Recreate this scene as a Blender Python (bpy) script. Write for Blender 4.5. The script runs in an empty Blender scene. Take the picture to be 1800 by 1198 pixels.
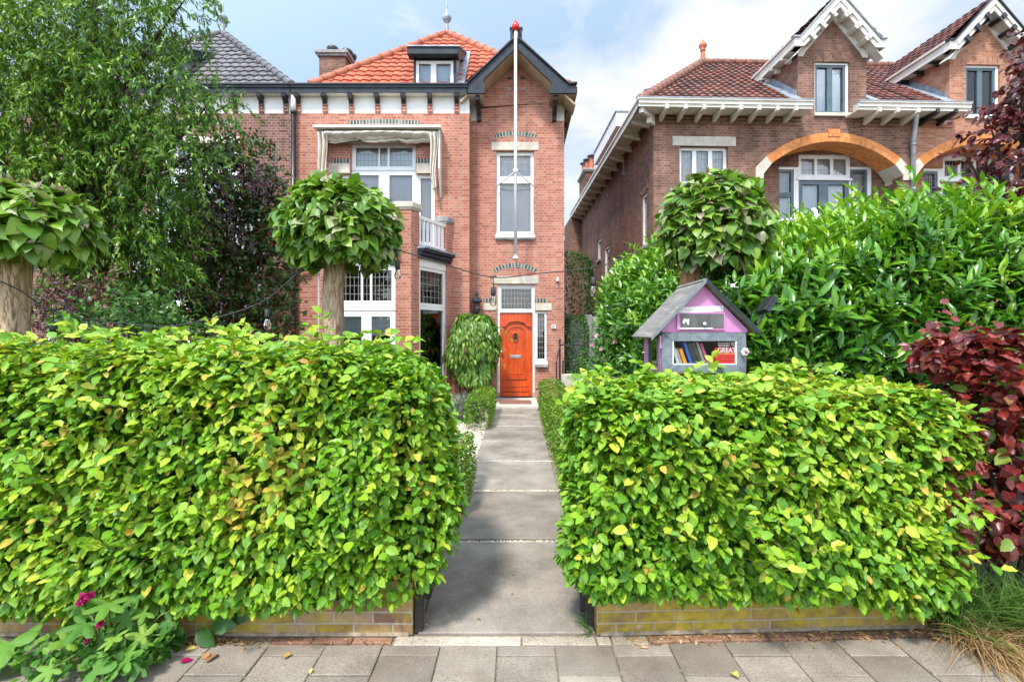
import bpy, bmesh, math, random
import numpy as np
from mathutils import Vector, Matrix

random.seed(7)
SC = bpy.context.scene
COL = SC.collection
R = math.radians
PI = math.pi

# ------------------------------------------------------------------ camera
FPX, CX, CY, EYE = 900.0, 910.0, 585.0, 1.65      # focal length and vanishing point in photo pixels, eye height
cam_d = bpy.data.cameras.new('camera')
cam_d.sensor_width = 36.0
cam_d.lens = FPX / 1800.0 * 36.0
cam_d.shift_x = -(CX - 900.0) / 1800.0
cam_d.shift_y = -(599.0 - CY) / 1800.0
cam_d.clip_start = 0.05
cam_d.clip_end = 2000.0
cam = bpy.data.objects.new('camera', cam_d)
cam.location = (0, 0, EYE)
cam.rotation_euler = (R(90), 0, 0)
COL.objects.link(cam)
SC.camera = cam

# ------------------------------------------------------------------ world, sun, exposure
SUN_EL, SUN_AZ = R(58), R(205)                     # azimuth clockwise from +Y: behind the camera, a little to the left
def nd(nt, typ, ins=None, **kw):
    n = nt.nodes.new(typ)
    for k, v in kw.items():
        setattr(n, k, v)
    for k, v in (ins or {}).items():
        s = n.inputs[k]
        if isinstance(v, bpy.types.NodeSocket):
            nt.links.new(v, s)
        else:
            s.default_value = v
    return n
def ramp(nt, fac, stops, interp='LINEAR'):
    n = nt.nodes.new('ShaderNodeValToRGB')
    n.color_ramp.interpolation = interp
    e = n.color_ramp.elements
    while len(e) < len(stops):
        e.new(0.5)
    for k, (p, c) in enumerate(stops):
        e[k].position = p
        e[k].color = (c[0], c[1], c[2], 1)
    nt.links.new(fac, n.inputs[0])
    return n.outputs[0]
def mixc(nt, fac, a, b, mode='MIX'):
    n = nt.nodes.new('ShaderNodeMix')
    n.data_type = 'RGBA'
    n.blend_type = mode
    for k, v in ((0, fac), (6, a), (7, b)):
        if isinstance(v, bpy.types.NodeSocket):
            nt.links.new(v, n.inputs[k])
        else:
            n.inputs[k].default_value = v if k == 0 else (v[0], v[1], v[2], 1)
    return n.outputs[2]

world = bpy.data.worlds.new('World')
SC.world = world
world.use_nodes = True
wt = world.node_tree
wt.nodes.clear()
sky = nd(wt, 'ShaderNodeTexSky', sky_type='NISHITA', sun_disc=False, sun_elevation=SUN_EL, sun_rotation=SUN_AZ,
         air_density=1.0, dust_density=0.6, ozone_density=1.2)
tc = nd(wt, 'ShaderNodeTexCoord')
mp = nd(wt, 'ShaderNodeMapping', {'Vector': tc.outputs['Generated'], 'Scale': (1.0, 1.0, 2.6), 'Location': (0.35, 0.1, 0.15)})
n1 = nd(wt, 'ShaderNodeTexNoise', {'Vector': mp.outputs[0], 'Scale': 2.6, 'Detail': 9.0, 'Roughness': 0.56, 'Distortion': 0.35})
sep = nd(wt, 'ShaderNodeSeparateXYZ', {'Vector': tc.outputs['Generated']})
bias = nd(wt, 'ShaderNodeMath', {0: sep.outputs[0], 1: 0.10}, operation='MULTIPLY')
hor = nd(wt, 'ShaderNodeMapRange', {0: sep.outputs[2], 1: 0.0, 2: 0.5, 3: 0.22, 4: 0.0})
s1 = nd(wt, 'ShaderNodeMath', {0: n1.outputs[0], 1: bias.outputs[0]}, operation='ADD')
s2 = nd(wt, 'ShaderNodeMath', {0: s1.outputs[0], 1: hor.outputs[0]}, operation='ADD')
mask = ramp(wt, s2.outputs[0], [(0.49, (0, 0, 0)), (0.72, (1, 1, 1))])
# a thinly veiled sun behind the viewer: the sky is brightest around it and calmer opposite
_sd = (math.sin(SUN_AZ) * math.cos(SUN_EL), math.cos(SUN_AZ) * math.cos(SUN_EL), math.sin(SUN_EL))
dotn = nd(wt, 'ShaderNodeVectorMath', {0: tc.outputs['Generated'], 1: _sd}, operation='DOT_PRODUCT')
glow = nd(wt, 'ShaderNodeMapRange', {0: dotn.outputs['Value'], 1: -0.15, 2: 0.9, 3: 0.70, 4: 1.95}, interpolation_type='SMOOTHSTEP')
lift = mixc(wt, 0.55, sky.outputs[0], (5.0, 6.5, 8.2))
cl = mixc(wt, mask, lift, (7.3, 7.3, 7.4))
bg = nd(wt, 'ShaderNodeBackground', {'Color': cl, 'Strength': nd(wt, 'ShaderNodeMath', {0: glow.outputs[0], 1: 0.088}, operation='MULTIPLY').outputs[0]})
wo = nd(wt, 'ShaderNodeOutputWorld', {'Surface': bg.outputs[0]})

sun_d = bpy.data.lights.new('sun', 'SUN')
sun_d.energy = 2.1
sun_d.angle = R(8)
sun_d.color = (1.0, 0.955, 0.88)
sun = bpy.data.objects.new('sun', sun_d)
COL.objects.link(sun)
_sv = Vector((math.sin(SUN_AZ) * math.cos(SUN_EL), math.cos(SUN_AZ) * math.cos(SUN_EL), math.sin(SUN_EL)))
sun.rotation_euler = _sv.to_track_quat('Z', 'Y').to_euler()
sun.location = _sv * 40
vs = SC.view_settings
SC.display_settings.display_device = 'sRGB'
vs.view_transform = 'Standard'
vs.look = 'None'
vs.gamma = 1.0
vs.use_curve_mapping = False
vs.exposure = 1.30
SC.cycles.max_bounces = 7
SC.cycles.diffuse_bounces = 3
SC.cycles.glossy_bounces = 3
SC.cycles.transparent_max_bounces = 12
SC.cycles.caustics_reflective = False
SC.cycles.caustics_refractive = False
SC.cycles.use_denoising = True

# ------------------------------------------------------------------ helpers
def W(px, py, D):
    "the world point seen at a photo pixel, at depth D"
    return Vector(((px - CX) / FPX * D, D, EYE + (CY - py) / FPX * D))

class Frame:
    "a wall-aligned frame: u along the wall, d into the building, z up"
    def __init__(s, ox, oy, yaw=0.0):
        s.ox, s.oy, s.yaw = ox, oy, yaw
        s.c, s.s = math.cos(yaw), math.sin(yaw)
    def uz(s, px, py, d=0.0):
        rx = (px - CX) / FPX
        t = (d - s.ox * s.s + s.oy * s.c) / (s.c - rx * s.s)
        return ((t * rx - s.ox) * s.c + (t - s.oy) * s.s, EYE + (CY - py) / FPX * t)
    def u(s, px, d=0.0): return s.uz(px, CY, d)[0]
    def z(s, py, d=0.0, px=900): return s.uz(px, py, d)[1]
    def mat(s): return Matrix.Translation((s.ox, s.oy, 0)) @ Matrix.Rotation(s.yaw, 4, 'Z')

def put(o, parent=None):
    COL.objects.link(o)
    if parent is not None:
        o.parent = parent
    return o
def thing(name, label, cat, loc=(0, 0, 0), rz=0.0, group=None):
    o = bpy.data.objects.new(name, None)
    o.empty_display_size = 0.2
    COL.objects.link(o)
    o.location = loc
    o.rotation_euler = (0, 0, rz)
    return tag(o, label, cat, group)
def tag(o, label, cat, group=None):
    o['label'] = label
    o['category'] = cat
    if group: o['group'] = group
    return o

class MB:
    "collects shapes and links them as one mesh object"
    def __init__(s, M=None):
        s.v, s.f, s.uvs, s.M = [], [], {}, M
    def add(s, verts, faces, uv=None):
        o = len(s.v)
        s.v += [Vector(p) for p in verts]
        for k, f in enumerate(faces):
            if uv is not None: s.uvs[len(s.f)] = [uv[i] for i in f]
            s.f.append(tuple(o + i for i in f))
        return s
    def box(s, x0, x1, y0, y1, z0, z1, M=None):
        x0, x1 = min(x0, x1), max(x0, x1); y0, y1 = min(y0, y1), max(y0, y1); z0, z1 = min(z0, z1), max(z0, z1)
        p = [Vector(q) for q in ((x0,y0,z0),(x1,y0,z0),(x1,y1,z0),(x0,y1,z0),(x0,y0,z1),(x1,y0,z1),(x1,y1,z1),(x0,y1,z1))]
        if M is not None: p = [M @ q for q in p]
        return s.add(p, [(0,3,2,1),(4,5,6,7),(0,1,5,4),(1,2,6,5),(2,3,7,6),(3,0,4,7)])
    def prism(s, poly, y0, y1):
        "polygon in (x, z), extruded from y0 to y1"
        n = len(poly)
        a = sum(poly[i][0] * poly[(i+1) % n][1] - poly[(i+1) % n][0] * poly[i][1] for i in range(n))
        if a < 0: poly = poly[::-1]
        v = [(x, y0, z) for x, z in poly] + [(x, y1, z) for x, z in poly]
        f = [tuple(range(n)), tuple(range(2*n-1, n-1, -1))]
        f += [(i, i + n, (i+1) % n + n, (i+1) % n) for i in range(n)]
        return s.add(v, f)
    def plan(s, poly, z0, z1):
        "polygon in (x, y), extruded upwards"
        n = len(poly)
        a = sum(poly[i][0] * poly[(i+1) % n][1] - poly[(i+1) % n][0] * poly[i][1] for i in range(n))
        if a < 0: poly = poly[::-1]
        v = [(x, y, z0) for x, y in poly] + [(x, y, z1) for x, y in poly]
        f = [tuple(range(n-1, -1, -1)), tuple(range(n, 2*n))]
        f += [(i, (i+1) % n, (i+1) % n + n, i + n) for i in range(n)]
        return s.add(v, f)
    def prof(s, poly, x0, x1):
        "polygon in (y, z), extruded along x"
        n = len(poly)
        a = sum(poly[i][0] * poly[(i+1) % n][1] - poly[(i+1) % n][0] * poly[i][1] for i in range(n))
        if a < 0: poly = poly[::-1]
        v = [(x0, y, z) for y, z in poly] + [(x1, y, z) for y, z in poly]
        f = [tuple(range(n-1, -1, -1)), tuple(range(n, 2*n))]
        f += [(i, (i+1) % n, (i+1) % n + n, i + n) for i in range(n)]
        return s.add(v, f)
    def tube(s, pts, rad, n=8, caps=True):
        pts = [Vector(p) for p in pts]
        rads = rad if isinstance(rad, (list, tuple)) else [rad] * len(pts)
        o = len(s.v)
        ref = None
        for i, p in enumerate(pts):
            t = (pts[min(i+1, len(pts)-1)] - pts[max(i-1, 0)])
            if t.length < 1e-9: t = Vector((0, 0, 1))
            t.normalize()
            if ref is None:
                ref = Vector((0, 0, 1)).cross(t)
                if ref.length < 0.2: ref = Vector((1, 0, 0)).cross(t)
            else:
                ref = ref - t * ref.dot(t)
            ref.normalize()
            b = t.cross(ref)
            for k in range(n):
                a = 2 * PI * k / n
                s.v.append(p + (ref * math.cos(a) + b * math.sin(a)) * rads[i])
        for i in range(len(pts) - 1):
            for k in range(n):
                s.f.append((o + i*n + k, o + i*n + (k+1) % n, o + (i+1)*n + (k+1) % n, o + (i+1)*n + k))
        if caps:
            s.f.append(tuple(o + k for k in range(n-1, -1, -1)))
            s.f.append(tuple(o + (len(pts)-1)*n + k for k in range(n)))
        return s
    def lathe(s, prof, c=(0, 0, 0), n=16):
        o = len(s.v)
        for r, z in prof:
            for k in range(n):
                a = 2 * PI * k / n
                s.v.append(Vector((c[0] + r * math.cos(a), c[1] + r * math.sin(a), c[2] + z)))
        for i in range(len(prof) - 1):
            for k in range(n):
                s.f.append((o + i*n + k, o + i*n + (k+1) % n, o + (i+1)*n + (k+1) % n, o + (i+1)*n + k))
        s.f.append(tuple(o + k for k in range(n-1, -1, -1)))
        s.f.append(tuple(o + (len(prof)-1)*n + k for k in range(n)))
        return s
    def ball(s, c, r, n=10, sx=1, sy=1, sz=1):
        pr = [(max(1e-4, r * math.sin(PI * i / n)), -r * math.cos(PI * i / n)) for i in range(n + 1)]
        o = len(s.v)
        s.lathe(pr, (0, 0, 0), n + 4)
        for i in range(o, len(s.v)):
            p = s.v[i]
            s.v[i] = Vector((c[0] + p.x * sx, c[1] + p.y * sy, c[2] + p.z * sz))
        return s
    def build(s, name, mat, parent=None, smooth=False, bevel=0.0, M=None):
        M = M or s.M
        vs_, fs = s.v, s.f
        if M is not None:
            vs_ = [M @ p for p in vs_]
        me = bpy.data.meshes.new(name)
        flip = M is not None and M.determinant() < 0
        me.from_pydata([tuple(p) for p in vs_], [], [tuple(reversed(f)) for f in fs] if flip else fs)
        uvl = me.uv_layers.new(name='UVMap')
        for k, p in enumerate(me.polygons):
            if k in s.uvs:
                q = s.uvs[k]
                q = list(reversed(q)) if flip else q
                for li, c in zip(p.loop_indices, q): uvl.data[li].uv = c
                continue
            nrm = p.normal
            if abs(nrm.z) > 0.75:
                for li in p.loop_indices:
                    c = me.vertices[me.loops[li].vertex_index].co
                    uvl.data[li].uv = (c.x, c.y)
            else:
                t = Vector((-nrm.y, nrm.x, 0))
                t = t.normalized() if t.length > 1e-6 else Vector((1, 0, 0))
                for li in p.loop_indices:
                    c = me.vertices[me.loops[li].vertex_index].co
                    uvl.data[li].uv = (c.dot(t), c.z)
        if smooth:
            for p in me.polygons: p.use_smooth = True
        me.materials.append(mat)
        o = bpy.data.objects.new(name, me)
        put(o, parent)
        if bevel > 0:
            b = o.modifiers.new('bevel', 'BEVEL')
            b.width = bevel; b.segments = 2; b.limit_method = 'ANGLE'; b.angle_limit = R(40)
        return o

def wall_cells(mb, us, zs, filled, d0, d1):
    "a wall of rectangular cells between depths d0 and d1, with reveals at the openings"
    us = sorted(set(round(x, 5) for x in us)); zs = sorted(set(round(x, 5) for x in zs))
    nu, nz = len(us) - 1, len(zs) - 1
    ok = [[filled((us[i]+us[i+1])/2, (zs[j]+zs[j+1])/2) for j in range(nz)] for i in range(nu)]
    for i in range(nu):
        for j in range(nz):
            if not ok[i][j]: continue
            a, b, c, e = us[i], us[i+1], zs[j], zs[j+1]
            mb.add([(a,d0,c),(b,d0,c),(b,d0,e),(a,d0,e)], [(0,1,2,3)])
            mb.add([(a,d1,c),(b,d1,c),(b,d1,e),(a,d1,e)], [(3,2,1,0)])
            if i == 0 or not ok[i-1][j]: mb.add([(a,d0,c),(a,d0,e),(a,d1,e),(a,d1,c)], [(0,1,2,3)])
            if i == nu-1 or not ok[i+1][j]: mb.add([(b,d0,c),(b,d1,c),(b,d1,e),(b,d0,e)], [(0,1,2,3)])
            if j == 0 or not ok[i][j-1]: mb.add([(a,d0,c),(a,d1,c),(b,d1,c),(b,d0,c)], [(0,1,2,3)])
            if j == nz-1 or not ok[i][j+1]: mb.add([(a,d0,e),(b,d0,e),(b,d1,e),(a,d1,e)], [(0,1,2,3)])
def wall_holes(mb, u0, u1, z0, z1, holes, d0, d1):
    us, zs = [u0, u1], [z0, z1]
    for a, b, c, e in holes:
        us += [max(u0, a), min(u1, b)]; zs += [max(z0, c), min(z1, e)]
    wall_cells(mb, us, zs, lambda u, z: not any(a < u < b and c < z < e for a, b, c, e in holes), d0, d1)

# ------------------------------------------------------------------ materials
def newmat(name):
    m = bpy.data.materials.new(name)
    m.use_nodes = True
    nt = m.node_tree
    b = nt.nodes['Principled BSDF']
    return m, nt, b
def setb(nt, b, **kw):
    names = {'color': 'Base Color', 'rough': 'Roughness', 'metal': 'Metallic', 'spec': 'Specular IOR Level', 'normal': 'Normal', 'coat': 'Coat Weight'}
    for k, v in kw.items():
        s = b.inputs[names[k]]
        if isinstance(v, bpy.types.NodeSocket): nt.links.new(v, s)
        elif k == 'color': s.default_value = (v[0], v[1], v[2], 1)
        else: s.default_value = v
def noise(nt, scale, detail=4.0, rough=0.55, coord='Object', vec=None, dist=0.0):
    if vec is None: vec = nd(nt, 'ShaderNodeTexCoord').outputs[coord]
    return nd(nt, 'ShaderNodeTexNoise', {'Vector': vec, 'Scale': scale, 'Detail': detail, 'Roughness': rough, 'Distortion': dist}).outputs[0]
def bump(nt, h, strength=0.3, dist=0.01):
    return nd(nt, 'ShaderNodeBump', {'Height': h, 'Strength': strength, 'Distance': dist}).outputs[0]
def mix2(name, c1, c2, scale=6.0, rough=0.6, bmp=0.15, detail=5.0, metal=0.0, spec=0.5, bscale=None, lo=0.35, hi=0.65):
    m, nt, b = newmat(name)
    n = noise(nt, scale, detail)
    setb(nt, b, color=ramp(nt, n, [(lo, c1), (hi, c2)]), rough=rough, metal=metal, spec=spec)
    if bmp: setb(nt, b, normal=bump(nt, noise(nt, bscale or scale * 6, 4), bmp, 0.01))
    return m
def brick_mat(name, c1, c2, c3, mortar, stain=(0.5, 0.5, 0.5), bw=0.222, rh=0.0627, ms=0.0052, squash=0.5, stain_amt=0.35):
    m, nt, b = newmat(name)
    uv = nd(nt, 'ShaderNodeTexCoord').outputs['UV']
    br = nd(nt, 'ShaderNodeTexBrick', {'Vector': uv, 'Color1': (0, 0, 0, 1), 'Color2': (1, 1, 1, 1), 'Mortar': (0.5, 0.5, 0.5, 1), 'Scale': 1.0,
            'Mortar Size': ms, 'Mortar Smooth': 0.15, 'Bias': 0.0, 'Brick Width': bw, 'Row Height': rh}, offset=0.5, offset_frequency=2, squash=squash, squash_frequency=2)
    col = ramp(nt, br.outputs['Color'], [(0.0, c1), (0.5, c2), (1.0, c3)])
    obj = nd(nt, 'ShaderNodeTexCoord').outputs['Object']
    fine = noise(nt, 26.0, 5.0, vec=obj)
    col = mixc(nt, 0.5, col, ramp(nt, fine, [(0.3, (0.72, 0.72, 0.72)), (0.7, (1.18, 1.18, 1.18))]), 'MULTIPLY')
    mcol = mixc(nt, noise(nt, 3.0, 4.0, vec=obj), mortar, tuple(x * 0.72 for x in mortar))
    col = mixc(nt, br.outputs['Fac'], col, mcol)
    big = noise(nt, 0.75, 6.0, 0.6, vec=obj)
    col = mixc(nt, stain_amt, col, mixc(nt, 1.0, col, ramp(nt, big, [(0.35, stain), (0.6, (1.12, 1.1, 1.08))]), 'MULTIPLY'))
    sm = nd(nt, 'ShaderNodeMapping', {'Vector': obj, 'Scale': (2.6, 2.6, 0.32)})
    col = mixc(nt, 0.40, col, ramp(nt, noise(nt, 1.0, 6.0, 0.62, vec=sm.outputs[0]), [(0.36, tuple(x*0.9 for x in stain)), (0.56, (1.06, 1.05, 1.04))]), 'MULTIPLY')
    setb(nt, b, color=col, rough=0.88, spec=0.25)
    h = nd(nt, 'ShaderNodeMath', {0: 1.0, 1: br.outputs['Fac']}, operation='SUBTRACT')
    h2 = nd(nt, 'ShaderNodeMath', {0: h.outputs[0], 1: nd(nt, 'ShaderNodeMath', {0: fine, 1: 0.4}, operation='MULTIPLY').outputs[0]}, operation='ADD')
    setb(nt, b, normal=bump(nt, h2.outputs[0], 0.55, 0.008))
    return m
def tile_mat(name, stops, rough=0.6, moss=None):
    "roof tiles: one tint per tile from the tile's own UV cell"
    m, nt, b = newmat(name)
    uv = nd(nt, 'ShaderNodeTexCoord').outputs['UV']
    fl = nd(nt, 'ShaderNodeVectorMath', {0: uv}, operation='FLOOR')
    wn = nd(nt, 'ShaderNodeTexWhiteNoise', {'Vector': fl.outputs[0]}, noise_dimensions='2D')
    col = ramp(nt, wn.outputs[0], stops)
    n = noise(nt, 9.0, 5.0)
    col = mixc(nt, 0.6, col, ramp(nt, n, [(0.3, (0.7, 0.7, 0.72)), (0.7, (1.15, 1.12, 1.1))]), 'MULTIPLY')
    if moss:
        col = mixc(nt, ramp(nt, noise(nt, 2.2, 6.0), [(0.56, (0, 0, 0)), (0.7, (1, 1, 1))]), col, moss)
    setb(nt, b, color=col, rough=rough, spec=0.35, normal=bump(nt, n, 0.2, 0.01))
    return m
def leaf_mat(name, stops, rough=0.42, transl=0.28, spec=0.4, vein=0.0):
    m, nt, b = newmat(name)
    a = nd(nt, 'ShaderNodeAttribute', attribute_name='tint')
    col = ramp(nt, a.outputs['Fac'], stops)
    n = noise(nt, 38.0, 3.0)
    col = mixc(nt, 0.5, col, ramp(nt, n, [(0.3, (0.78, 0.8, 0.75)), (0.7, (1.18, 1.15, 1.1))]), 'MULTIPLY')
    uv = nd(nt, 'ShaderNodeTexCoord').outputs['UV']
    sx = nd(nt, 'ShaderNodeSeparateXYZ', {'Vector': uv})
    if vein > 0:
        ay = nd(nt, 'ShaderNodeMath', {0: nd(nt, 'ShaderNodeMath', {0: sx.outputs[1], 1: 0.5}, operation='SUBTRACT').outputs[0]}, operation='ABSOLUTE')
        ph = nd(nt, 'ShaderNodeMath', {0: nd(nt, 'ShaderNodeMath', {0: sx.outputs[0], 1: ay.outputs[0]}, operation='SUBTRACT').outputs[0], 1: 52.0}, operation='MULTIPLY')
        sn = nd(nt, 'ShaderNodeMath', {0: ph.outputs[0]}, operation='SINE')
        setb(nt, b, normal=bump(nt, sn.outputs[0], vein, 0.004))
        col = mixc(nt, ramp(nt, ay.outputs[0], [(0.0, (0.55, 0.55, 0.55)), (0.06, (0, 0, 0))]), col, mixc(nt, 1.0, col, (1.35, 1.3, 1.2), 'MULTIPLY'))
    setb(nt, b, color=col, rough=rough, spec=spec)
    tr = nd(nt, 'ShaderNodeBsdfTranslucent', {'Color': mixc(nt, 1.0, col, (1.25, 1.3, 0.7), 'MULTIPLY')})
    mx = nd(nt, 'ShaderNodeMixShader', {0: transl, 1: b.outputs[0], 2: tr.outputs[0]})
    nt.links.new(mx.outputs[0], nt.nodes['Material Output'].inputs[0])
    return m
def glass_mat(name, tint=(0.9, 0.93, 0.95), refl=(1, 1, 1), rough=0.02, k=1.15):
    m, nt, b = newmat(name)
    lw = nd(nt, 'ShaderNodeFresnel', {'IOR': 1.52})
    bp = bump(nt, noise(nt, 1.6, 2.0), 0.05, 0.05)
    nt.links.new(bp, lw.inputs['Normal'])
    gl = nd(nt, 'ShaderNodeBsdfGlossy', {'Color': (*refl, 1), 'Roughness': rough, 'Normal': bp})
    tr = nd(nt, 'ShaderNodeBsdfTransparent', {'Color': (*tint, 1)})
    f = nd(nt, 'ShaderNodeMath', {0: lw.outputs[0], 1: k}, operation='MULTIPLY', use_clamp=True)
    mx = nd(nt, 'ShaderNodeMixShader', {0: f.outputs[0], 1: tr.outputs[0], 2: gl.outputs[0]})
    nt.links.new(mx.outputs[0], nt.nodes['Material Output'].inputs[0])
    return m

M_ = {}
M_['brick_red'] = brick_mat('pinkish red brick', (0.36, 0.120, 0.080), (0.44, 0.163, 0.110), (0.51, 0.228, 0.155), (0.52, 0.42, 0.34), (0.74, 0.66, 0.64), ms=0.0058)
M_['brick_dark'] = brick_mat('dark red brick', (0.115, 0.050, 0.043), (0.20, 0.088, 0.070), (0.28, 0.13, 0.10), (0.42, 0.35, 0.29), (0.66, 0.60, 0.58))
M_['brick_brown'] = brick_mat('brown weathered brick', (0.185, 0.088, 0.064), (0.255, 0.132, 0.097), (0.325, 0.180, 0.135), (0.39, 0.315, 0.25), (0.42, 0.37, 0.34), stain_amt=0.75)
M_['brick_orange'] = brick_mat('orange pink brick', (0.32, 0.13, 0.075), (0.43, 0.19, 0.115), (0.50, 0.25, 0.16), (0.47, 0.36, 0.27), (0.75, 0.7, 0.65))
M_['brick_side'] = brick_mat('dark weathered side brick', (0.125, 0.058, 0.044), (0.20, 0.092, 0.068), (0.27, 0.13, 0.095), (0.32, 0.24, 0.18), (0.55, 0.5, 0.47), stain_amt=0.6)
M_['arch_orange'] = brick_mat('bright orange arch brick', (0.60, 0.20, 0.055), (0.70, 0.27, 0.085), (0.76, 0.33, 0.12), (0.50, 0.26, 0.12), (0.85, 0.8, 0.8), bw=0.062, rh=0.115, ms=0.003, squash=1.0)
M_['arch_green'] = brick_mat('green glazed arch brick', (0.055, 0.085, 0.085), (0.11, 0.145, 0.125), (0.20, 0.23, 0.20), (0.55, 0.5, 0.44), (0.85, 0.85, 0.85), bw=0.075, rh=0.4, ms=0.011, squash=1.0)
M_['white'] = mix2('white window paint', (0.74, 0.74, 0.71), (0.82, 0.82, 0.80), 3, 0.42, 0.03)
M_['cream'] = mix2('cream weathered paint', (0.62, 0.585, 0.51), (0.74, 0.71, 0.64), 3, 0.5, 0.06)
M_['plaster'] = mix2('white plaster', (0.66, 0.65, 0.61), (0.78, 0.775, 0.74), 2.2, 0.8, 0.12)
M_['soffit'] = mix2('varnished soffit boards', (0.40, 0.30, 0.19), (0.52, 0.41, 0.28), 5, 0.55, 0.05)
M_['navy'] = mix2('blue black gloss paint', (0.014, 0.020, 0.030), (0.028, 0.038, 0.050), 6, 0.5, 0.05, spec=0.3)
M_['black'] = mix2('black paint', (0.010, 0.010, 0.011), (0.022, 0.022, 0.024), 6, 0.35, 0.06)
M_['blueframe'] = mix2('slate blue frame paint', (0.065, 0.105, 0.125), (0.085, 0.13, 0.15), 5, 0.35, 0.03)
M_['stone'] = mix2('pale sandstone', (0.46, 0.41, 0.33), (0.60, 0.55, 0.46), 5, 0.85, 0.3, bscale=45)
M_['bluestone'] = mix2('grey stone cap', (0.20, 0.20, 0.195), (0.36, 0.35, 0.33), 8, 0.8, 0.3)
M_['lead'] = mix2('grey lead sheet', (0.22, 0.25, 0.29), (0.36, 0.39, 0.43), 5, 0.5, 0.2, metal=0.2)
M_['zinc'] = mix2('zinc', (0.33, 0.36, 0.39), (0.46, 0.49, 0.52), 5, 0.42, 0.15, metal=0.45)
M_['came'] = mix2('lead came', (0.30, 0.30, 0.27), (0.42, 0.42, 0.38), 9, 0.5, 0)
M_['tile_red'] = tile_mat('orange red pantile', [(0.0, (0.36, 0.075, 0.032)), (0.5, (0.47, 0.105, 0.044)), (0.9, (0.52, 0.14, 0.062)), (1.0, (0.32, 0.09, 0.05))], 0.55)
M_['tile_grey'] = tile_mat('dark grey roof tile', [(0.0, (0.085, 0.082, 0.085)), (1.0, (0.15, 0.145, 0.15))], 0.5)
M_['tile_brown'] = tile_mat('mottled brown red tile', [(0.0, (0.075, 0.034, 0.030)), (0.35, (0.15, 0.052, 0.038)), (0.7, (0.24, 0.076, 0.048)), (1.0, (0.12, 0.065, 0.058))], 0.5, moss=(0.05, 0.04, 0.036))
M_['terracotta'] = mix2('terracotta', (0.36, 0.10, 0.045), (0.50, 0.16, 0.07), 7, 0.6, 0.15)
M_['hip_brown'] = mix2('brown weathered hip tile', (0.15, 0.06, 0.04), (0.30, 0.12, 0.075), 6, 0.6, 0.2)
M_['hip_red'] = mix2('lichened terracotta hip tile', (0.30, 0.095, 0.05), (0.46, 0.15, 0.075), 6, 0.6, 0.2)
M_['door'] = mix2('varnished orange red wood', (0.52, 0.055, 0.006), (0.68, 0.098, 0.013), 5, 0.3, 0.03, lo=0.3, hi=0.7)
def grain_mat(name, c1, c2, stretch=(30, 4, 30), rough=.7):
    m, nt, b = newmat(name)
    obj = nd(nt, 'ShaderNodeTexCoord').outputs['Object']
    mp_ = nd(nt, 'ShaderNodeMapping', {'Vector': obj, 'Scale': stretch})
    n = noise(nt, 1.0, 6, .6, vec=mp_.outputs[0], dist=.6)
    col = mixc(nt, .6, ramp(nt, n, [(.3, c1), (.7, c2)]), ramp(nt, noise(nt, 5, 5, vec=obj), [(.3, (.7, .7, .68)), (.7, (1.2, 1.2, 1.2))]), 'MULTIPLY')
    setb(nt, b, color=col, rough=rough, normal=bump(nt, n, .3, .004))
    return m
M_['door'] = grain_mat('varnished orange red wood', (0.44, 0.042, 0.004), (0.68, 0.098, 0.013), (26, 26, 3), 0.28)
M_['glass'] = glass_mat('window glass')
M_['dark'] = mix2('dark interior', (0.045, 0.042, 0.026), (0.085, 0.078, 0.048), 2.0, 0.9, 0)
M_['curtain'] = mix2('grey net curtain', (0.40, 0.41, 0.46), (0.52, 0.53, 0.58), 1.2, 0.9, 0)
M_['voile'] = mix2('white voile curtain', (0.60, 0.62, 0.65), (0.72, 0.74, 0.76), 2, 0.9, 0)
M_['blind'] = mix2('pale green blind', (0.62, 0.70, 0.67), (0.72, 0.79, 0.76), 1.5, 0.85, 0)
M_['canvas'] = mix2('beige awning canvas', (0.58, 0.52, 0.43), (0.72, 0.66, 0.56), 4, 0.85, 0.1)
M_['steel'] = mix2('brushed steel', (0.45, 0.45, 0.45), (0.6, 0.6, 0.6), 8, 0.3, 0.02, metal=0.9)
M_['red'] = mix2('glossy red paint', (0.62, 0.018, 0.014), (0.70, 0.03, 0.02), 4, 0.25, 0)
M_['bark'] = None
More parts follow.
